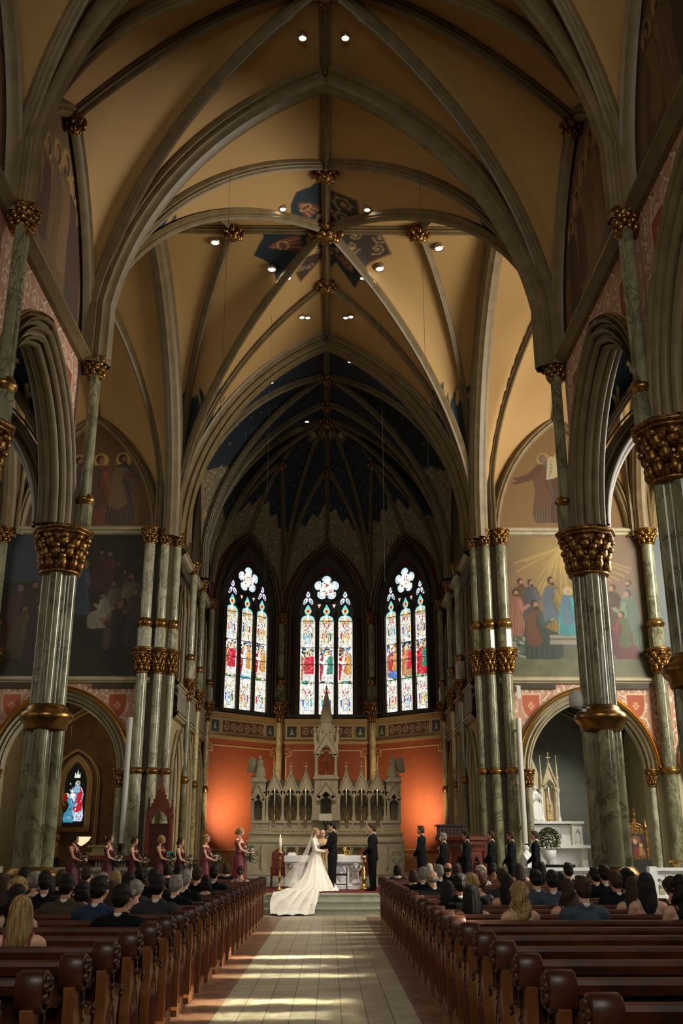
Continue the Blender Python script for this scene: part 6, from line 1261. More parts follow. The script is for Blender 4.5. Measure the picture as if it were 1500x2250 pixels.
def head_mb(mb,c,H,fem,tilt=0):
    cx,cy,cz=c; q=.96 if fem else 1.
    R=Matrix.Rotation(tilt,3,'X'); T=lambda x,y,z:tuple(Vector(c)+R@Vector((x*H,y*H,z*H)))
    mb.ell(T(0,.008,.012),(.0425*H*q,.052*H,.052*H),None,10,12); mb.ell(T(0,-.012,-.02),(.034*H*q,.038*H,.046*H),None,10,12)
    mb.ell(T(0,-.033,-.05),(.017*H*q,.014*H,.013*H)); mb.cap(T(0,-.045,.008),T(0,-.0535 if fem else -.056,-.012),.0055*H,(.0062 if fem else .008)*H,8); mb.ell(T(0,-.042,.022),(.03*H,.012*H,.009*H))
    for s in (-1,1): mb.ell(T(s*.043,.004,-.008),(.005*H,.011*H,.017*H),None,6,8); mb.ell(T(s*.022,-.036,-.014),(.012*H,.012*H,.012*H))
    mb.ell(T(0,-.047,-.033),(.013*H,.008*H,.007*H)); return T
def person_body(H,fem,arms,legs=True,sit=False,tilt=0,name='body',vox=.0085,lean=0,parent=None,skin=None,hands=True):
    """one continuous figure facing -Y. arms: [(elbow,wrist,handdir,up)] in units of H for x>0 and x<0"""
    mb=MB(); w=.9 if fem else 1.
    dz=-.5*H+.46 if sit else 0; Z=lambda z:z*H+dz
    T=head_mb(mb,(0,-.004*H,Z(.93)),H,fem,tilt)
    mb.cap((0,.014*H,Z(.885)),(0,.016*H,Z(.82)),.029*H*w,.032*H*w,12); mb.cap((-.035*H*w,.016*H,Z(.825)),(.035*H*w,.016*H,Z(.825)),.024*H)
    mb.cap((-.088*H*w,.012*H,Z(.80)),(.088*H*w,.012*H,Z(.80)),.037*H*w); mb.ell((0,.008*H,Z(.745)),(.094*H*w,.06*H,.09*H),None,10,14)
    if fem:
        for s in (-1,1): mb.ell((s*.04*H,-.038*H,Z(.735)),(.034*H,.034*H,.034*H))
    mb.ell((0,.004*H,Z(.64)),((.068 if fem else .08)*H,.052*H,.09*H),None,10,14); mb.ell((0,.008*H,Z(.54)),((.078 if fem else .09)*H,(.054 if fem else .064)*H,.075*H),None,10,14)
    for s in (-1,1):
        if sit:
            mb.cap((s*.05*H,0,.53),(s*.06*H,-.42,.53),.05*H,.036*H,12); mb.cap((s*.06*H,-.42,.53),(s*.06*H,-.42,.1),.034*H,.022*H,10); mb.cap((s*.06*H,-.4,.04),(s*.06*H,-.55,.035),.03,.028,8)
        elif legs:
            mb.cap((s*.05*H,.0,Z(.5)),(s*.048*H,-.004*H,Z(.28)),.053*H,.035*H,12); mb.cap((s*.048*H,-.004*H,Z(.28)),(s*.048*H,.012*H,Z(.19)),.034*H,.034*H,12); mb.cap((s*.048*H,.012*H,Z(.19)),(s*.048*H,.014*H,Z(.04)),.032*H,.02*H,10)
            mb.cap((s*.048*H,.012*H,Z(.02)),(s*.052*H,-.07*H,Z(.014)),.02*H,.014*H,8)
    for s,a in zip((1,-1),arms):
        sh=Vector((s*.108*H*w,.012*H,Z(.795))); e=Vector((a[0][0]*H,a[0][1]*H,Z(a[0][2]))); wr=Vector((a[1][0]*H,a[1][1]*H,Z(a[1][2]))); k=.88 if fem else 1
        mb.cap(sh,e,.030*H*k,.023*H*k,10); mb.cap(e,wr,.024*H*k,.0155*H*k,10)
        if hands: hand(mb,wr,a[2],a[3],H/1.75*(.92 if fem else 1.05),side=s,curl=a[4] if len(a)>4 else .5)
    o=remesh(mb,name,skin or SK[0],vox,parent,2); return o,T
def feat(parent,T,H):
    mb=MB()
    for s in (-1,1): mb.ell(T(s*.0165,-.0445,.006),(.006*H,.004*H,.0035*H),None,6,8)
    mb.build('eyes',EYE,parent,True); mb=MB()
    for s in (-1,1): mb.cap(T(s*.009,-.048,.02),T(s*.028,-.043,.021),.0022*H,.0018*H,6)
    mb.build('eyebrows',H_['brown'],parent,True); mb=MB(); mb.ell(T(0,-.0525,-.0335),(.011*H,.004*H,.0035*H),None,6,8); mb.build('lips',LIP,parent,True)
def jacket(H,arms,parent,m,sit=False,low=.45,vox=.012,fem=False):
    mb=MB(); dz=-.5*H+.46 if sit else 0; Z=lambda z:z*H+dz; g=.008*H
    mb.cap((-.092*H,.014*H,Z(.798)),(.092*H,.014*H,Z(.798)),.042*H); mb.cap((-.03*H,.022*H,Z(.832)),(.03*H,.022*H,Z(.832)),.03*H); mb.ell((0,.008*H,Z(.74)),(.106*H,.07*H,.1*H),None,10,16); mb.ell((0,.006*H,Z(.64)),(.092*H,.066*H,.1*H),None,10,16)
    if not sit: mb.lathe([(.088*H,Z(.66)),(.096*H,Z(.56)),(.104*H,Z(low)),(.02*H,Z(low))],(0,.006*H),20,1,.72)
    else: mb.lathe([(.088*H,Z(.66)),(.1*H,Z(.55)),(.1*H,.45)],(0,.006*H),20,1,.8)
    for s,a in zip((1,-1),arms):
        sh=Vector((s*.112*H,.012*H,Z(.79))); e=Vector((a[0][0]*H,a[0][1]*H,Z(a[0][2]))); wr=Vector((a[1][0]*H,a[1][1]*H,Z(a[1][2]))); mb.cap(sh,e,.040*H,.033*H,12); mb.cap(e,e+(wr-e)*.9,.034*H,.024*H,12)
    return remesh(mb,'jacket',m,vox,parent,3)
def collar(H,parent,sit=False,m=None):
    dz=-.5*H+.46 if sit else 0; mb=MB(); z=.843*H+dz; mb.lathe([(.034*H,z-.02*H),(.0385*H,z),(.036*H,z+.011*H),(.03*H,z+.011*H)],(0,.014*H),16,1,1); return mb.build('shirt_collar',m or SHIRT,parent,True)
def cap_hair(H,T,kind,seed=0):
    """returns MB for hair on the head frame T"""
    random.seed(seed); mb=MB(); k=H
    mb.ell(T(0,.014,.024),(.047*k,.053*k,.047*k),None,10,14); mb.ell(T(0,.028,-.004),(.045*k,.04*k,.045*k),None,10,14)
    if kind=='man': 
        mb.ell(T(0,-.028,.058),(.03*k,.02*k,.014*k)); mb.ell(T(0,.035,-.025),(.036*k,.026*k,.03*k))
        for s in (-1,1): mb.ell(T(s*.04,.006,.012),(.008*k,.02*k,.026*k))
    elif kind=='bald': mb=MB(); mb.ell(T(0,.03,-.008),(.046*k,.034*k,.03*k),None,8,12); [mb.ell(T(s*.04,.012,0),(.008*k,.02*k,.02*k)) for s in (-1,1)]
    elif kind=='bun':
        mb.ell(T(0,.062,-.018),(.026*k,.024*k,.026*k)); [mb.ell(T(s*.038,-.006,.012),(.013*k,.03*k,.034*k)) for s in (-1,1)]
        for q in range(6): mb.ell(T(.018*math.cos(q),.066+.01*math.sin(q*2),-.018+.018*math.sin(q)),(.013*k,.014*k,.013*k))
    elif kind=='curly':
        for q in range(46):
            a=random.uniform(0,2*PI); b=random.uniform(-.7,1.4)
            if math.sin(a)*math.cos(b)<-.35: continue
            mb.ell(T(.05*math.cos(a)*math.cos(b),.012+.055*math.sin(a)*math.cos(b),.012+.054*math.sin(b)),(.024*k,)*3,None,5,6)
        for s in (-1,1): mb.ell(T(s*.04,.02,-.04),(.02*k,.03*k,.03*k))
    elif kind=='bob':
        for s in (-1,1): mb.ell(T(s*.034,.012,-.028),(.021*k,.04*k,.05*k))
        mb.ell(T(0,.035,-.03),(.044*k,.03*k,.05*k))
    return mb
def long_hair(H,T,wave,L=.17,seed=0,fwd=.0):
    random.seed(seed); mb=cap_hair(H,T,'x'); nl=26; na=26; rows=[]
    for i in range(nl):
        t=i/(nl-1); z=.05-t*(L+.05); r=.047+.012*math.sin(min(t*2.2,1.57)) - .016*t**3; row=[]
        for j in range(na):
            a=-.45+(PI+.9)*j/(na-1); rr=r*(1+.055*math.sin(j*2.4+wave*math.sin(t*11+j*.5)))+ (.008*wave*math.sin(t*14+j*.35)); 
            if t<.15: rr*=math.sqrt(max(.15,1-(1-t/.15)**2*.9))
            row.append(T(rr*1.02*math.cos(a),.012+rr*(1.0+.12*t)*math.sin(a)+.01*t,z))
        rows.append(row)
    full=[list(r)+[tuple(Vector(p)+(Vector((0,.012,p[2]))-Vector(p)).normalized()*.024*H) for p in reversed(r)] for r in rows]; o=mb.n; mb.grid(full,cv=True); m2=len(full[0]); mb.f.append(tuple(range(o+m2-1,o-1,-1))); mb.f.append(tuple(range(mb.n-m2,mb.n))); return mb
def trousers(H,parent,m,vox=.012):
    mb=MB()
    for s in (-1,1): mb.cap((s*.048*H,.002*H,.5*H),(s*.048*H,0,.28*H),.064*H,.051*H,12); mb.cap((s*.048*H,0,.30*H),(s*.048*H,.01*H,.035*H),.051*H,.038*H,12)
    mb.ell((0,.008*H,.53*H),(.094*H,.07*H,.07*H)); o=remesh(mb,'trousers',m,vox,parent,3); mb=MB()
    for s in (-1,1): mb.cap((s*.048*H,.014*H,.024*H),(s*.052*H,-.075*H,.018*H),.026*H,.02*H,10)
    mb.build('shoes',M['black'],parent,True); return o
AF=[((.135,-.01,.64),(.045,-.115,.545),(-.75,-.5,-.25),(0,-1,.3),.6),((-.135,-.01,.64),(-.05,-.12,.535),(.75,-.4,-.3),(0,-1,.3),.6)]   # hands clasped in front
AB=[((.12,-.06,.65),(.04,-.15,.63),(-.5,-.8,.1),(0,0,1),1.3),((-.12,-.06,.65),(-.035,-.15,.60),(.5,-.8,.1),(0,0,1),1.3)]   # holding a bouquet
def suit_man(name,label,loc,rz,H,hair,skin,arms=AF,group=None,tilt=0,beard=False,kind='man'):
    t=thing(name,label,'person',loc,rz,group); b,T=person_body(H,False,arms,tilt=tilt,parent=t,skin=skin); feat(b,T,H)
    remesh(cap_hair(H,T,kind),'hair',H_[hair],.008,t,2); jacket(H,arms,t,M['black']); trousers(H,t,M['black']); collar(H,t)
    mb=MB(); mb.prism([(-.02*H,.80*H),(.02*H,.80*H),(.012*H,.70*H),(-.012*H,.70*H)],-.068*H,-.06*H); mb.build('shirt_front',SHIRT,t); mb=MB(); mb.ell((.016*H,-.06*H,.828*H),(.014*H,.006*H,.009*H)); mb.ell((-.016*H,-.06*H,.828*H),(.014*H,.006*H,.009*H)); mb.build('bow_tie',M['black'],t,True)
    mb=MB(); [mb.ell((.055*H+.008*q,-.07*H,.765*H+.012*(q%2)),(.014,.014,.014)) for q in range(3)]; mb.build('boutonniere',PETAL,t,True)
    if beard: mb=MB(); mb.ell(T(0,-.03,-.045),(.022*H,.018*H,.018*H)); mb.ell(T(0,-.012,-.035),(.035*H,.03*H,.018*H)); remesh(mb,'beard',H_[hair],.008,t,2)
    return t
def skirt(H,m,parent,r=.14,z1=.63,seed=0,vox=None,sway=0):
    random.seed(seed); mb=MB(); rows=[]; n=40
    for i in range(16):
        q=i/15; z=z1*H*(1-q)+.01; R=H*(.080+.024*min(1,q*5)+(r-.104)*q**1.2); rows.append([(R*(1+.07*q*math.sin(7*a+seed)+.03*q*math.sin(13*a))*math.cos(a),.006*H+sway*q*q+R*.85*(1+.07*q*math.sin(7*a+seed))*math.sin(a),z) for a in np.arange(n)*2*PI/n])
    mb.grid(rows,cv=True); mb.f.append(tuple(range(n-1,-1,-1))); return mb.build('skirt',m,parent,True)
def bodice(H,m,parent,kind='strap',sit=False,vox=.010):
    mb=MB(); dz=-.5*H+.46 if sit else 0; Z=lambda z:z*H+dz; w=.9
    mb.ell((0,.008*H,Z(.725)),(.094*H,.067*H,.062*H),None,10,16); mb.ell((0,.004*H,Z(.64)),(.075*H,.059*H,.095*H),None,10,16); mb.ell((0,.008*H,Z(.55)),(.096*H,.071*H,.07*H),None,10,16)
    for s in (-1,1): mb.ell((s*.04*H,-.04*H,Z(.73)),(.038*H,.038*H,.036*H))
    if kind=='off':
        for s in (-1,1): mb.cap((s*.10*H,.012*H,Z(.775)),(s*.125*H,-.0*H,Z(.71)),.036*H,.034*H)
        mb.cap((-.08*H,-.02*H,Z(.765)),(.08*H,-.02*H,Z(.765)),.034*H,.034*H); mb.cap((-.08*H,.02*H,Z(.765)),(.08*H,.02*H,Z(.765)),.034*H,.034*H)
    elif kind=='cap':
        for s in (-1,1): mb.cap((s*.05*H,.012*H,Z(.81)),(s*.118*H,.008*H,Z(.755)),.035*H,.036*H)
        mb.ell((0,.02*H,Z(.77)),(.09*H,.055*H,.05*H))
    elif kind=='full': mb.ell((0,.012*H,Z(.76)),(.1*H,.062*H,.07*H),None,10,14); mb.cap((-.085*H,.012*H,Z(.8)),(.085*H,.012*H,Z(.8)),.038*H)
    elif kind=='halter': mb.cap((-.03*H,-.02*H,Z(.79)),(0,.0,Z(.83)),.03*H,.033*H); mb.cap((.03*H,-.02*H,Z(.79)),(0,.0,Z(.83)),.03*H,.033*H)
    else:
        for s in (-1,1):
            P=[(s*.055*H,-.055*H,Z(.76)),(s*.06*H,-.03*H,Z(.825)),(s*.06*H,.012*H,Z(.842)),(s*.055*H,.05*H,Z(.81)),(s*.045*H,.062*H,Z(.76))]
            for a,b in zip(P,P[1:]): mb.cap(a,b,.0085*H,.0085*H,6)
    return remesh(mb,'bodice' if not sit else 'dress',m,vox,parent,2)
def bouquet(loc,label,seed,s=1.):
    random.seed(seed); t=thing('bouquet',label,'bouquet',loc,0,'bridesmaids bouquets'); mb=MB(); lf=MB(); st=MB()
    for k in range(16):
        a=random.uniform(0,2*PI); b=random.uniform(-.3,1.4); r=.10*s; c=(r*math.cos(a)*math.cos(b)*1.1,r*math.sin(a)*math.cos(b),r*math.sin(b)*.9)
        R=.026*s*random.uniform(.7,1.25)
        for q in range(5): mb.ell((c[0]+R*.6*math.cos(q*1.26),c[1]+R*.6*math.sin(q*1.26),c[2]),(R*.62,R*.62,R*.5),None,4,6)
    for k in range(150):
        a=random.uniform(0,2*PI); b=random.uniform(-1.2,1.5); r=random.uniform(.09,.17)*s; c=Vector((r*math.cos(a)*math.cos(b)*1.1,r*math.sin(a)*math.cos(b),r*math.sin(b)-.01)); d=c.normalized()*.04*s+Vector((random.uniform(-1,1),random.uniform(-1,1),random.uniform(-1,.4)))*.02*s; e=d.cross(Vector((random.uniform(-1,1),random.uniform(-1,1),1))).normalized()*.012*s
        lf.add([c-d,c+e,c+d,c-e],[(0,1,2,3)])
    for k in range(9): st.cyl((.01*math.cos(k),.01*math.sin(k),0),(.03*math.cos(k),.03*math.sin(k),-.2*s),.004,.004,5)
    mb.build('flowers',PETAL,t,True); lf.build('leaves',mat('bouquet_leaf',lin(70,76,52),.6,col2=lin(40,46,30),scale=20) if 'bouquet_leaf' not in bpy.data.materials else bpy.data.materials['bouquet_leaf'],t); st.build('stems',bpy.data.materials['bouquet_leaf'],t); return t
def maid(name,label,loc,H,hair,hk,kind,m,seed,wide=1.,skin=0):
    rz=PI/2-.25; t=thing(name,label,'person',loc,rz,'bridesmaids holding bouquets'); b,T=person_body(H,True,AB,parent=t,skin=SK[skin]); feat(b,T,H)
    remesh(cap_hair(H,T,hk,seed) if hk!='long' else long_hair(H,T,1.,.13,seed),'hair',H_[hair],.008,t,1); bodice(H,m,t,kind); skirt(H,m,t,.15,seed=seed); t.scale=(wide,wide,1); return t
def wx(px,Y=28.3): return .17+(px-726)/(2187/(Y*.947+.3))
BM=[(173,-.30+.60,1.66,'dark','bun','strap','burgd','bridesmaid with dark pinned hair in a square-necked maroon dress, farthest left',1.12,1),(249,.30,1.68,'brown','bun','cap','burgd','bridesmaid with a low brown bun in a V-necked cap-sleeved maroon dress',.96,0),(303,.3,1.62,'brown','bun','halter','burgd','bridesmaid in a high-necked sleeveless maroon dress before the white column speaker',.92,0),(361,.3,1.66,'blond','bun','halter','burgd','bridesmaid with fair pinned hair and bare shoulder before the carved red chair',1.08,1),(403,.3,1.60,'brown','bun','strap','burgd','bridesmaid with thin-strapped maroon dress, second from the right of the left group',.98,0),(458,.3,1.69,'blond','long','off','burg','bridesmaid with loose fair hair in an off-the-shoulder crimson dress',.95,0)]
for i,(px,z,H,hair,hk,kd,mm,lab,wd,sk) in enumerate(BM):
    x=wx(px); maid('bridesmaid',lab,(x,28.3,.30),H,hair,hk,kd,CL[mm],i+1,wd,sk); bouquet((x+.25+.03,28.3-.06,.30+.615*H),'bouquet of cream flowers held by the bridesmaid '+['farthest left','second from the left','in the high-necked dress','before the red chair','beside the last column','in the off-the-shoulder dress'][i],i+40,1.15)
x=wx(531,29.2); maid('maid_of_honour','x',(x,29.2,.48),1.70,'blond','bun','cap',CL['burg'],9,1.12)['label']='maid of honour with fair hair in a crimson dress before the red wall'
bouquet((x+.30,29.12,.48+1.02),'cream and green bouquet held by the maid of honour before the red wall',60,1.25)
GM=[(925,29.2,.48,1.74,'brown',True,'groomsman with styled brown hair and beard before the red wall'),(973,28.3,.30,1.72,'grey',False,'groomsman with grey hair at the left edge of the pulpit'),(1023,28.3,.30,1.76,'dark',False,'dark-haired groomsman in front of the pulpit'),(1078,28.3,.30,1.77,'brown',True,'bearded groomsman with glasses between pulpit and marble shafts'),(1121,28.3,.30,1.76,'brown',False,'brown-haired groomsman before the right marble shafts'),(1173,28.3,.30,1.77,'brown',False,'groomsman farthest right, in front of the white kneeling statue')]
for i,(px,Y,z,H,hair,bd,lab) in enumerate(GM): suit_man('groomsman',lab,(wx(px,Y),Y,z),-PI/2-.35+.06*(i%3),H,hair,SK[0 if i%2 else 1],group='groomsmen in black suits',beard=bd)
suit_man('best_man','best man in a black suit standing at the altar steps facing the groom',(1.38,30.0,.48),-PI/2-.1,1.80,'brown',SK[0],kind='man').scale=(1.15,1.2,1)
AG=[((.13,-.04,.64),(.05,-.17,.62),(-.2,-1,0),(0,0,1),.9),((-.13,-.04,.64),(-.05,-.17,.62),(.2,-1,0),(0,0,1),.9)]
suit_man('groom','groom in a black suit bowing his head towards the bride',(.24,29.6,.48),-PI/2-.25,1.86,'dark',SK[0],AG,tilt=.30)
# bride
t=thing('bride','bride in a white long-sleeved gown with veil and train, facing the groom','person',(-.22,29.6,.48),PI/2-.25)
H=1.70; b,T=person_body(H,True,AG,parent=t,skin=SK[0],tilt=-.1); feat(b,T,H); remesh(cap_hair(H,T,'bun',3),'hair',H_['blond'],.008,t,1)
mb=MB(); bo=bodice(H,IV,t,'full'); mb=MB()
for s,a in zip((1,-1),AG):
    sh=Vector((s*.1*H,.012*H,.79*H)); e=Vector(a[0])*H; wr=Vector(a[1])*H; mb.cap(sh,e,.032*H,.026*H,12); mb.cap(e,e+(wr-e)*.93,.027*H,.019*H,12)
remesh(mb,'sleeves',IV,.009,t,2)
# gown skirt and train as one draped surface, in world space
def smooth01(t): t=min(max(t,0),1); return t*t*(3-2*t)
def clothz(y):
    if y>28.03: return .49
    if y>27.36: return .165+(y-27.36)*.485
    return max(.0,.165-(27.36-y)*1.6)
def stepz(x,y):
    for k in range(3):
        if y<27.4+.32*k: return .16*k
    return .48
def drape(bx,by,y0,n,waistz,waist,hemf,zf,name,m,parent,rows_=34,power=1.35,fold=.05,closed=True,amin=0,amax=2*PI):
    A=np.linspace(amin,amax,n,endpoint=not closed); P=[]
    for i in range(rows_):
        q=i/(rows_-1); row=[]
        for a in A:
            hx,hy=hemf(a); k=q**power; x=bx+(waist*math.cos(a))*(1-k)+hx*k; y=by+(waist*.85*math.sin(a))*(1-k)+hy*k
            f=fold*q*math.sin(a*11+q*2.2)+fold*.5*q*math.sin(a*23+1.7*q*3); d=math.hypot(hx,hy)+1e-6; x+=f*hx/d; y+=f*hy/d
            L=math.hypot(hx,hy); fl=waistz*(1-q)**(1.0+1.0*max(0,L-.6)); sz=clothz(y); z=sz+.016+(.03*abs(math.sin(a*13+q*9))+.03*max(0,math.sin(x*9+y*7))*math.sin(y*11-x*5+1)**2)*(min(1,max(0,q-.35)*3))*min(1,max(0,L-.5))+fl+(.48-sz)*(1-q)**.6*(1 if q<.5 else 2*(1-q))
            row.append((x,y,z))
        P.append(row)
    mb=MB(); mb.grid(P,cv=closed); o=mb.build(name,m,None,True); return o
def hem(a):
    # the gown swings wide and a long train sweeps back-left and down the steps
    c,s=math.cos(a),math.sin(a); r=.52+.1*max(0,c); d=((a-PI*1.30+PI)%(2*PI))-PI; tr=math.exp(-(d/.80)**4); return (r*c*(1-tr)+tr*(-.62+.98*math.sin(d*1.45)),r*.9*s*(1-tr)+tr*(-2.42-.22*math.cos(d*2)+.07*math.sin(d*11)))
gw=drape(-.22,29.6,0,220,.60*H,.142,hem,None,'gown',IV,None,fold=.04,rows_=60)
gw.parent=t; gw.matrix_parent_inverse=Matrix.Translation(t.location)@t.rotation_euler.to_matrix().to_4x4(); gw.matrix_parent_inverse=gw.matrix_parent_inverse.inverted()
def drapeveil():
    P=[]; n=60
    for i in range(40):
        q=i/39; row=[]
        for j in range(n):
            u=j/(n-1)*2-1; a=PI+u*1.25-.25
            r=.09+.03*q; hd=(-.25,29.62); x0=hd[0]+r*math.cos(a); y0=hd[1]+r*math.sin(a); z0=.48+1.60-.02*abs(u)-.05*q
            ex=-.85-.35*abs(u)*0+.28*u-.15; ey=28.55+.5*u*u-.4*u; k=q**1.15
            x=x0*(1-k)+ex*k+.02*math.sin(u*21)*q; y=y0*(1-k)+ey*k+.03*math.sin(u*17+1)*q; z=z0*(1-q**.82)+(.62)*q**.82+.03
            row.append((x,y,z))
        P.append(row)
    mb=MB(); mb.grid(P); return mb.build('veil',VEIL,None,True)
vl=drapeveil(); vl.parent=t; vl.matrix_parent_inverse=gw.matrix_parent_inverse.copy()
# priest
t=thing('priest','grey-haired priest in cream and gold vestments standing behind the couple','person',(-.03,30.35,.48),.25)
H=1.66; b,T=person_body(H,False,[((.14,-.06,.66),(.07,-.17,.66),(-.2,-1,0),(0,0,1),.6),((-.14,-.06,.66),(-.07,-.17,.66),(.2,-1,0),(0,0,1),.6)],parent=t,skin=SK[0],tilt=.15); feat(b,T,H); remesh(cap_hair(H,T,'bald'),'hair',H_['white'],.008,t,1)
VS=mat('vestment',lin(214,186,130),.6,col2=lin(190,150,90),scale=14); mb=MB(); mb.lathe([(.2*H,.12*H),(.19*H,.4*H),(.15*H,.65*H),(.12*H,.78*H),(.04*H,.85*H)],(0,.0),30,1.05,.75,.03,8); mb.build('chasuble',VS,t,True); mb=MB(); mb.lathe([(.16*H,.0),(.15*H,.3*H),(.1*H,.6*H)],n=28,sy=.75,flute=.05,fn=8); mb.build('alb',SHIRT,t,True); mb=MB(); mb.box(-.05,-.02,-.25,-.24,.5,1.3); mb.box(.02,.05,-.25,-.24,.5,1.3); mb.build('stole',VS,t)
# ---------------- seated guests ----------------
AS=[((.125,-.05,.62),(.06,-.2,.56),(-.3,-1,-.2),(0,0,1),.4),((-.125,-.05,.62),(-.06,-.2,.56),(.3,-1,-.2),(0,0,1),.4)]
PROTO={}
def proto(k):
    fem=k not in ('man','bald'); H=1.66 if fem else 1.76; t=thing('seated_guest','x','person',(0,-60,0)); b,T=person_body(H,fem,AS,sit=True,parent=t,vox=.013,skin=SK[0])
    hb=cap_hair(H,T,k,5) if k in ('man','bald','bun','curly','bob') else long_hair(H,T,1.2 if k=='wavy' else .15,.2,4)
    remesh(hb,'hair',H_['dark'],.0085,t,1)
    if fem: bodice(H,M['black'],t,'strap' if k in ('bun','long','wavy') else 'full',True,.012)
    else: jacket(H,AS,t,M['black'],True,vox=.013); collar(H,t,True)
    for c in kids(t):
        for sl in c.material_slots: m=sl.material; sl.link='OBJECT'; sl.material=m
    PROTO[k]=(t,kids(t)); return t
for k in ('man','bald','bun','curly','bob','long','wavy'): proto(k)
HZ={'man':1.335,'bald':1.33,'bun':1.29,'curly':1.31,'bob':1.29,'long':1.295,'wavy':1.30}
# px, top of the head, kind, hair, clothes, skin, label
GL=[(55,1962,'long','blond','burg',0,'woman with long straight fair hair and burgundy top, nearest guest on the left'),(273,1941,'man','dark','black',1,'man with dark hair and black suit, rearmost man on the left'),(18,1926,'long','brown','pale',0,'woman with long brown hair at the left frame edge'),(45,1938,'wavy','dark','pale',0,'dark-haired woman just ahead of the fair-haired woman at the left edge'),(113,1921,'bob','dark','tweed',0,'woman with dark bobbed hair in a brown jacket'),(152,1920,'man','dark','tweed',1,'dark-haired man in a tweed jacket on the left'),(224,1925,'man','dark','navy',0,'man with short dark hair in a navy suit on the left'),(189,1934,'bob','dark','black',0,'dark-haired woman left of the man in navy'),(252,1933,'long','brown','black',0,'long brown-haired woman right of the man in navy'),(303,1931,'bun','grey','black',0,'grey-haired woman with a low ponytail bun and bare back'),(391,1922,'man','grey','black',0,'grey-haired man in a black suit and white collar near the aisle'),(456,1922,'bob','dark','black',0,'dark-haired woman left of the golden-haired woman'),(485,1921,'curly','blond','black',0,'woman with golden blond hair next to the aisle'),(410,1911,'man','grey','black',0,'fair grey-haired man ahead of the grey-haired man'),(437,1905,'man','brown','black',0,'greying man ahead beside the left aisle guests'),(515,1917,'man','brown','black',0,'brown-haired man in dark jacket right of the golden-haired woman'),(531,1902,'bun','brown','black',0,'brown-haired woman near the front left of the aisle'),(549,1903,'bun','red','pale',0,'auburn-haired woman at the aisle end, front left'),(314,1906,'curly','dark','black',0,'woman with bushy dark hair in the middle left rows'),(341,1909,'man','black','black',2,'man with black hair in the middle left rows'),(371,1898,'bob','dark','black',0,'dark-haired guest before the fourth bridesmaid'),(196,1904,'man','brown','black',0,'brown-haired man turning right in the left middle rows'),(231,1915,'bob','grey','black',0,'ash-haired woman ahead of the man in navy'),(259,1911,'bob','blond','black',0,'fair bobbed woman ahead on the left'),(84,1914,'curly','grey','black',0,'grey-haired woman beside the left pillar'),(46,1926,'curly','blond','black',0,'woman with short fair hair left of the pillar foot'),(104,1913,'man','dark','black',1,'dark-haired man ahead of the bobbed woman at left'),(8,1919,'curly','brown','black',0,'brown curly-haired guest at the far left edge'),(286,1915,'man','dark','char',0,'dark-haired man in charcoal, centre of the left side'),(473,1902,'man','dark','black',1,'dark-haired man in front of the golden-haired woman'),(350,1921,'man','dark','char',0,'man in a charcoal jacket between the bun and the grey-haired man'),(140,1910,'bob','brown','black',0,'brown-haired guest ahead beside the pillar'),(395,1900,'man','dark','black',0,'dark-haired man in the front rows below the bridesmaids'),(500,1896,'bob','brown','black',0,'brown-haired guest in the front left rows'),(60,1905,'man','dark','black',0,'dark-haired guest in front of the left pillar')]
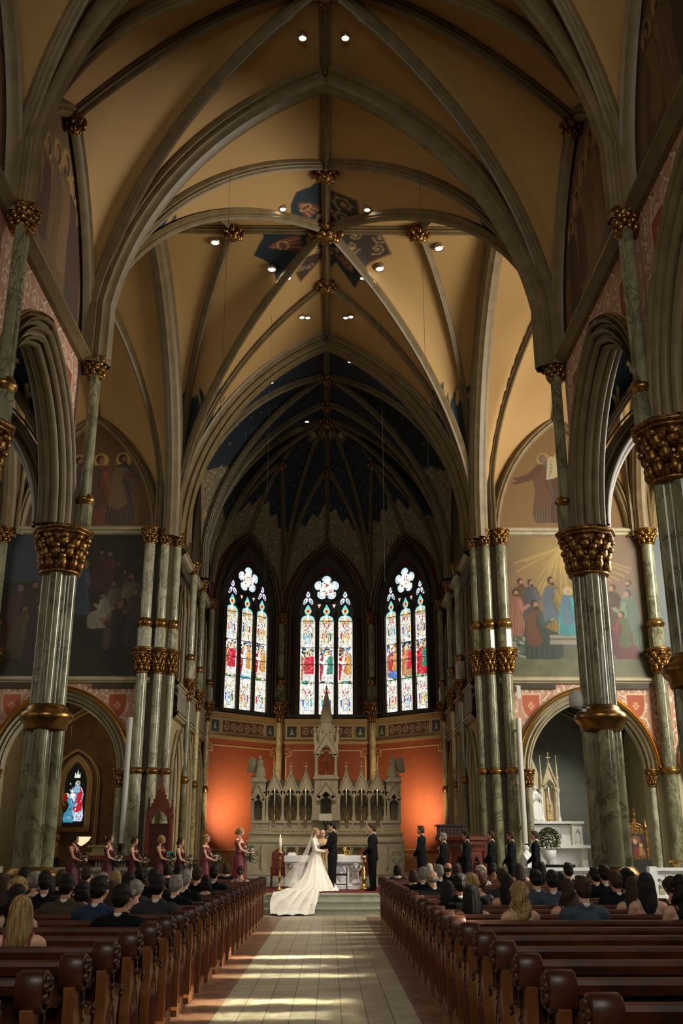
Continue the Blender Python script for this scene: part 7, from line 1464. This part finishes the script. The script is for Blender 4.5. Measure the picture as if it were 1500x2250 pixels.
GR=[(860,1896,'man','brown','black',1,'brown-haired man at the aisle end, front right'),(874,1900,'bob','dark','black',0,'dark-haired woman beside the aisle, front right'),(886,1908,'curly','red','black',0,'woman with auburn curly hair next to the right aisle'),(931,1905,'man','grey','black',0,'grey-haired man in a dark suit near the aisle, right'),(951,1913,'bald','grey','black',0,'bald man beside the grey-haired man'),(909,1910,'bob','brown','black',0,'brown-haired woman left of the grey-haired man'),(966,1900,'man','grey','black',0,'grey-haired man with white collar ahead on the right'),(986,1896,'bald','brown','black',1,'balding man with reddened scalp on the front right'),(1005,1898,'man','brown','black',0,'brown-haired man right of the balding man'),(1012,1918,'man','dark','black',1,'dark-haired man with thinning crown behind the curly blonde'),(1035,1918,'curly','blond','black',0,'woman with short curly blond hair'),(1053,1914,'curly','red','print',0,'woman with red curly hair beside the white-haired guest'),(1058,1901,'curly','white','pale',0,'white-haired woman with a rounded hairdo'),(1086,1896,'bun','black','black',2,'woman with a black updo in the front right rows'),(1106,1908,'man','brown','char',0,'brown-haired man in charcoal ahead of the wavy blonde'),(1116,1919,'long','dark','char',0,'woman with dark hair left of the wavy blonde'),(1035,1942,'long','black','black',1,'woman with long black hair and bare back, last occupied right pew'),(982,1932,'long','black','black',0,'long black-haired woman next to the aisle, right'),(1140,1932,'wavy','blond','pale',0,'woman with long wavy blond hair and bare shoulders, right'),(1178,1911,'man','dark','slate',0,'man with black hair in a slate blue suit'),(1143,1896,'long','brown','plum',0,'woman with long brown hair before the rightmost groomsmen'),(1191,1892,'long','black','plum',0,'long dark-haired woman before the kneeling statue'),(1251,1896,'man','dark','black',0,'dark-haired man before the black bench'),(1233,1914,'long','dark','black',0,'dark-haired woman left of the brown-curled woman'),(1249,1928,'wavy','brown','plum',0,'woman with loose brown curls left of the man in slate blue, rear right'),(1281,1925,'man','brown','slate',0,'brown-haired man in a slate suit, broad shoulders, rear right'),(1309,1906,'man','dark','black',0,'dark-haired man with white collar before the pillar'),(1353,1914,'man','brown','black',1,'man with thinning brown hair, right'),(1379,1908,'curly','dark','black',1,'dark-haired guest behind the framed icon'),(1392,1924,'long','brown','navy',0,'woman with long brown hair in a navy lace top, rear right'),(1422,1915,'long','black','pale',0,'dark-haired woman in a pale dress right of the long brown hair'),(1452,1915,'bun','black','black',0,'black-haired woman with updo near the right edge'),(1476,1924,'bun','brown','black',1,'woman with a braided brown updo and open back at the right edge'),(1497,1918,'wavy','dark','black',0,'dark wavy-haired guest cut by the right edge'),(1330,1900,'man','dark','black',0,'dark-haired guest ahead of the pillar foot'),(1215,1912,'man','dark','slate',0,'man in a slate jacket right of the black-haired man'),(1075,1926,'man','dark','black',0,'dark-haired man behind the red curly-haired woman'),(1400,1900,'man','dark','black',1,'dark-haired guest beyond the icon stand'),(945,1897,'bob','white','black',0,'white-haired guest at the front right'),(1290,1900,'bob','black','black',0,'black-haired guest before the right pillar'),(1440,1902,'bob','dark','black',0,'dark-haired guest near the right rail')]
random.seed(77); taken={}
def row_of(D): 
    k=round((D-.35-4.95)/.9+0); return 4.95+.9*k+.30
hpx=lambda px,Y:.17+(px-726)/(2187/(Y*.947-.1))
used=set()
for lst,grp in ((GL,'guests seated in the left pews'),(GR,'guests seated in the right pews')):
    for i,(px,yt,k,hair,cl,sk,lab) in enumerate(lst):
        zt=HZ[k]; D=(1.6-zt)*2437/(yt-1866); D=max(8.,min(24.6,D)); best=None
        for dk in (0,1,-1,2,-2,3,-3,4,-4):
            Y=row_of(D)+.9*dk
            if not 7.5<Y<25.2: continue
            x=hpx(px,Y)
            if not 1.68<abs(x)<4.3: continue
            if all(abs(x-q[0])>.42 or abs(Y-q[1])>.5 for q in taken.get(grp,[])): best=(x,Y); break
        if best is None: print('no seat',px,yt); continue
        x,Y=best; taken.setdefault(grp,[]).append((x,Y)); zn=1.6-(yt-1866)*Y/2437; s=min(1.07,max(.93,zn/zt)); pt,pk=PROTO[k]
        nm='seated_guest'
        g=dup(pt,(x,Y,0),PI+random.uniform(-.35,.25)*(1 if px<726 else -1),'person seated: '+lab if False else lab,None,(random.uniform(.97,1.06),1,s),pk)
        g['group']=grp
        for c in kids(g):
            n=c.name.split('.')[0]
            if n=='hair': c.material_slots[0].material=H_[hair]
            elif n in ('jacket','dress'): c.material_slots[0].material=CL[cl]
            elif n=='body': c.material_slots[0].material=SK[sk]
for t,ch in PROTO.values():
    for c in ch: bpy.data.objects.remove(c)
    bpy.data.objects.remove(t)
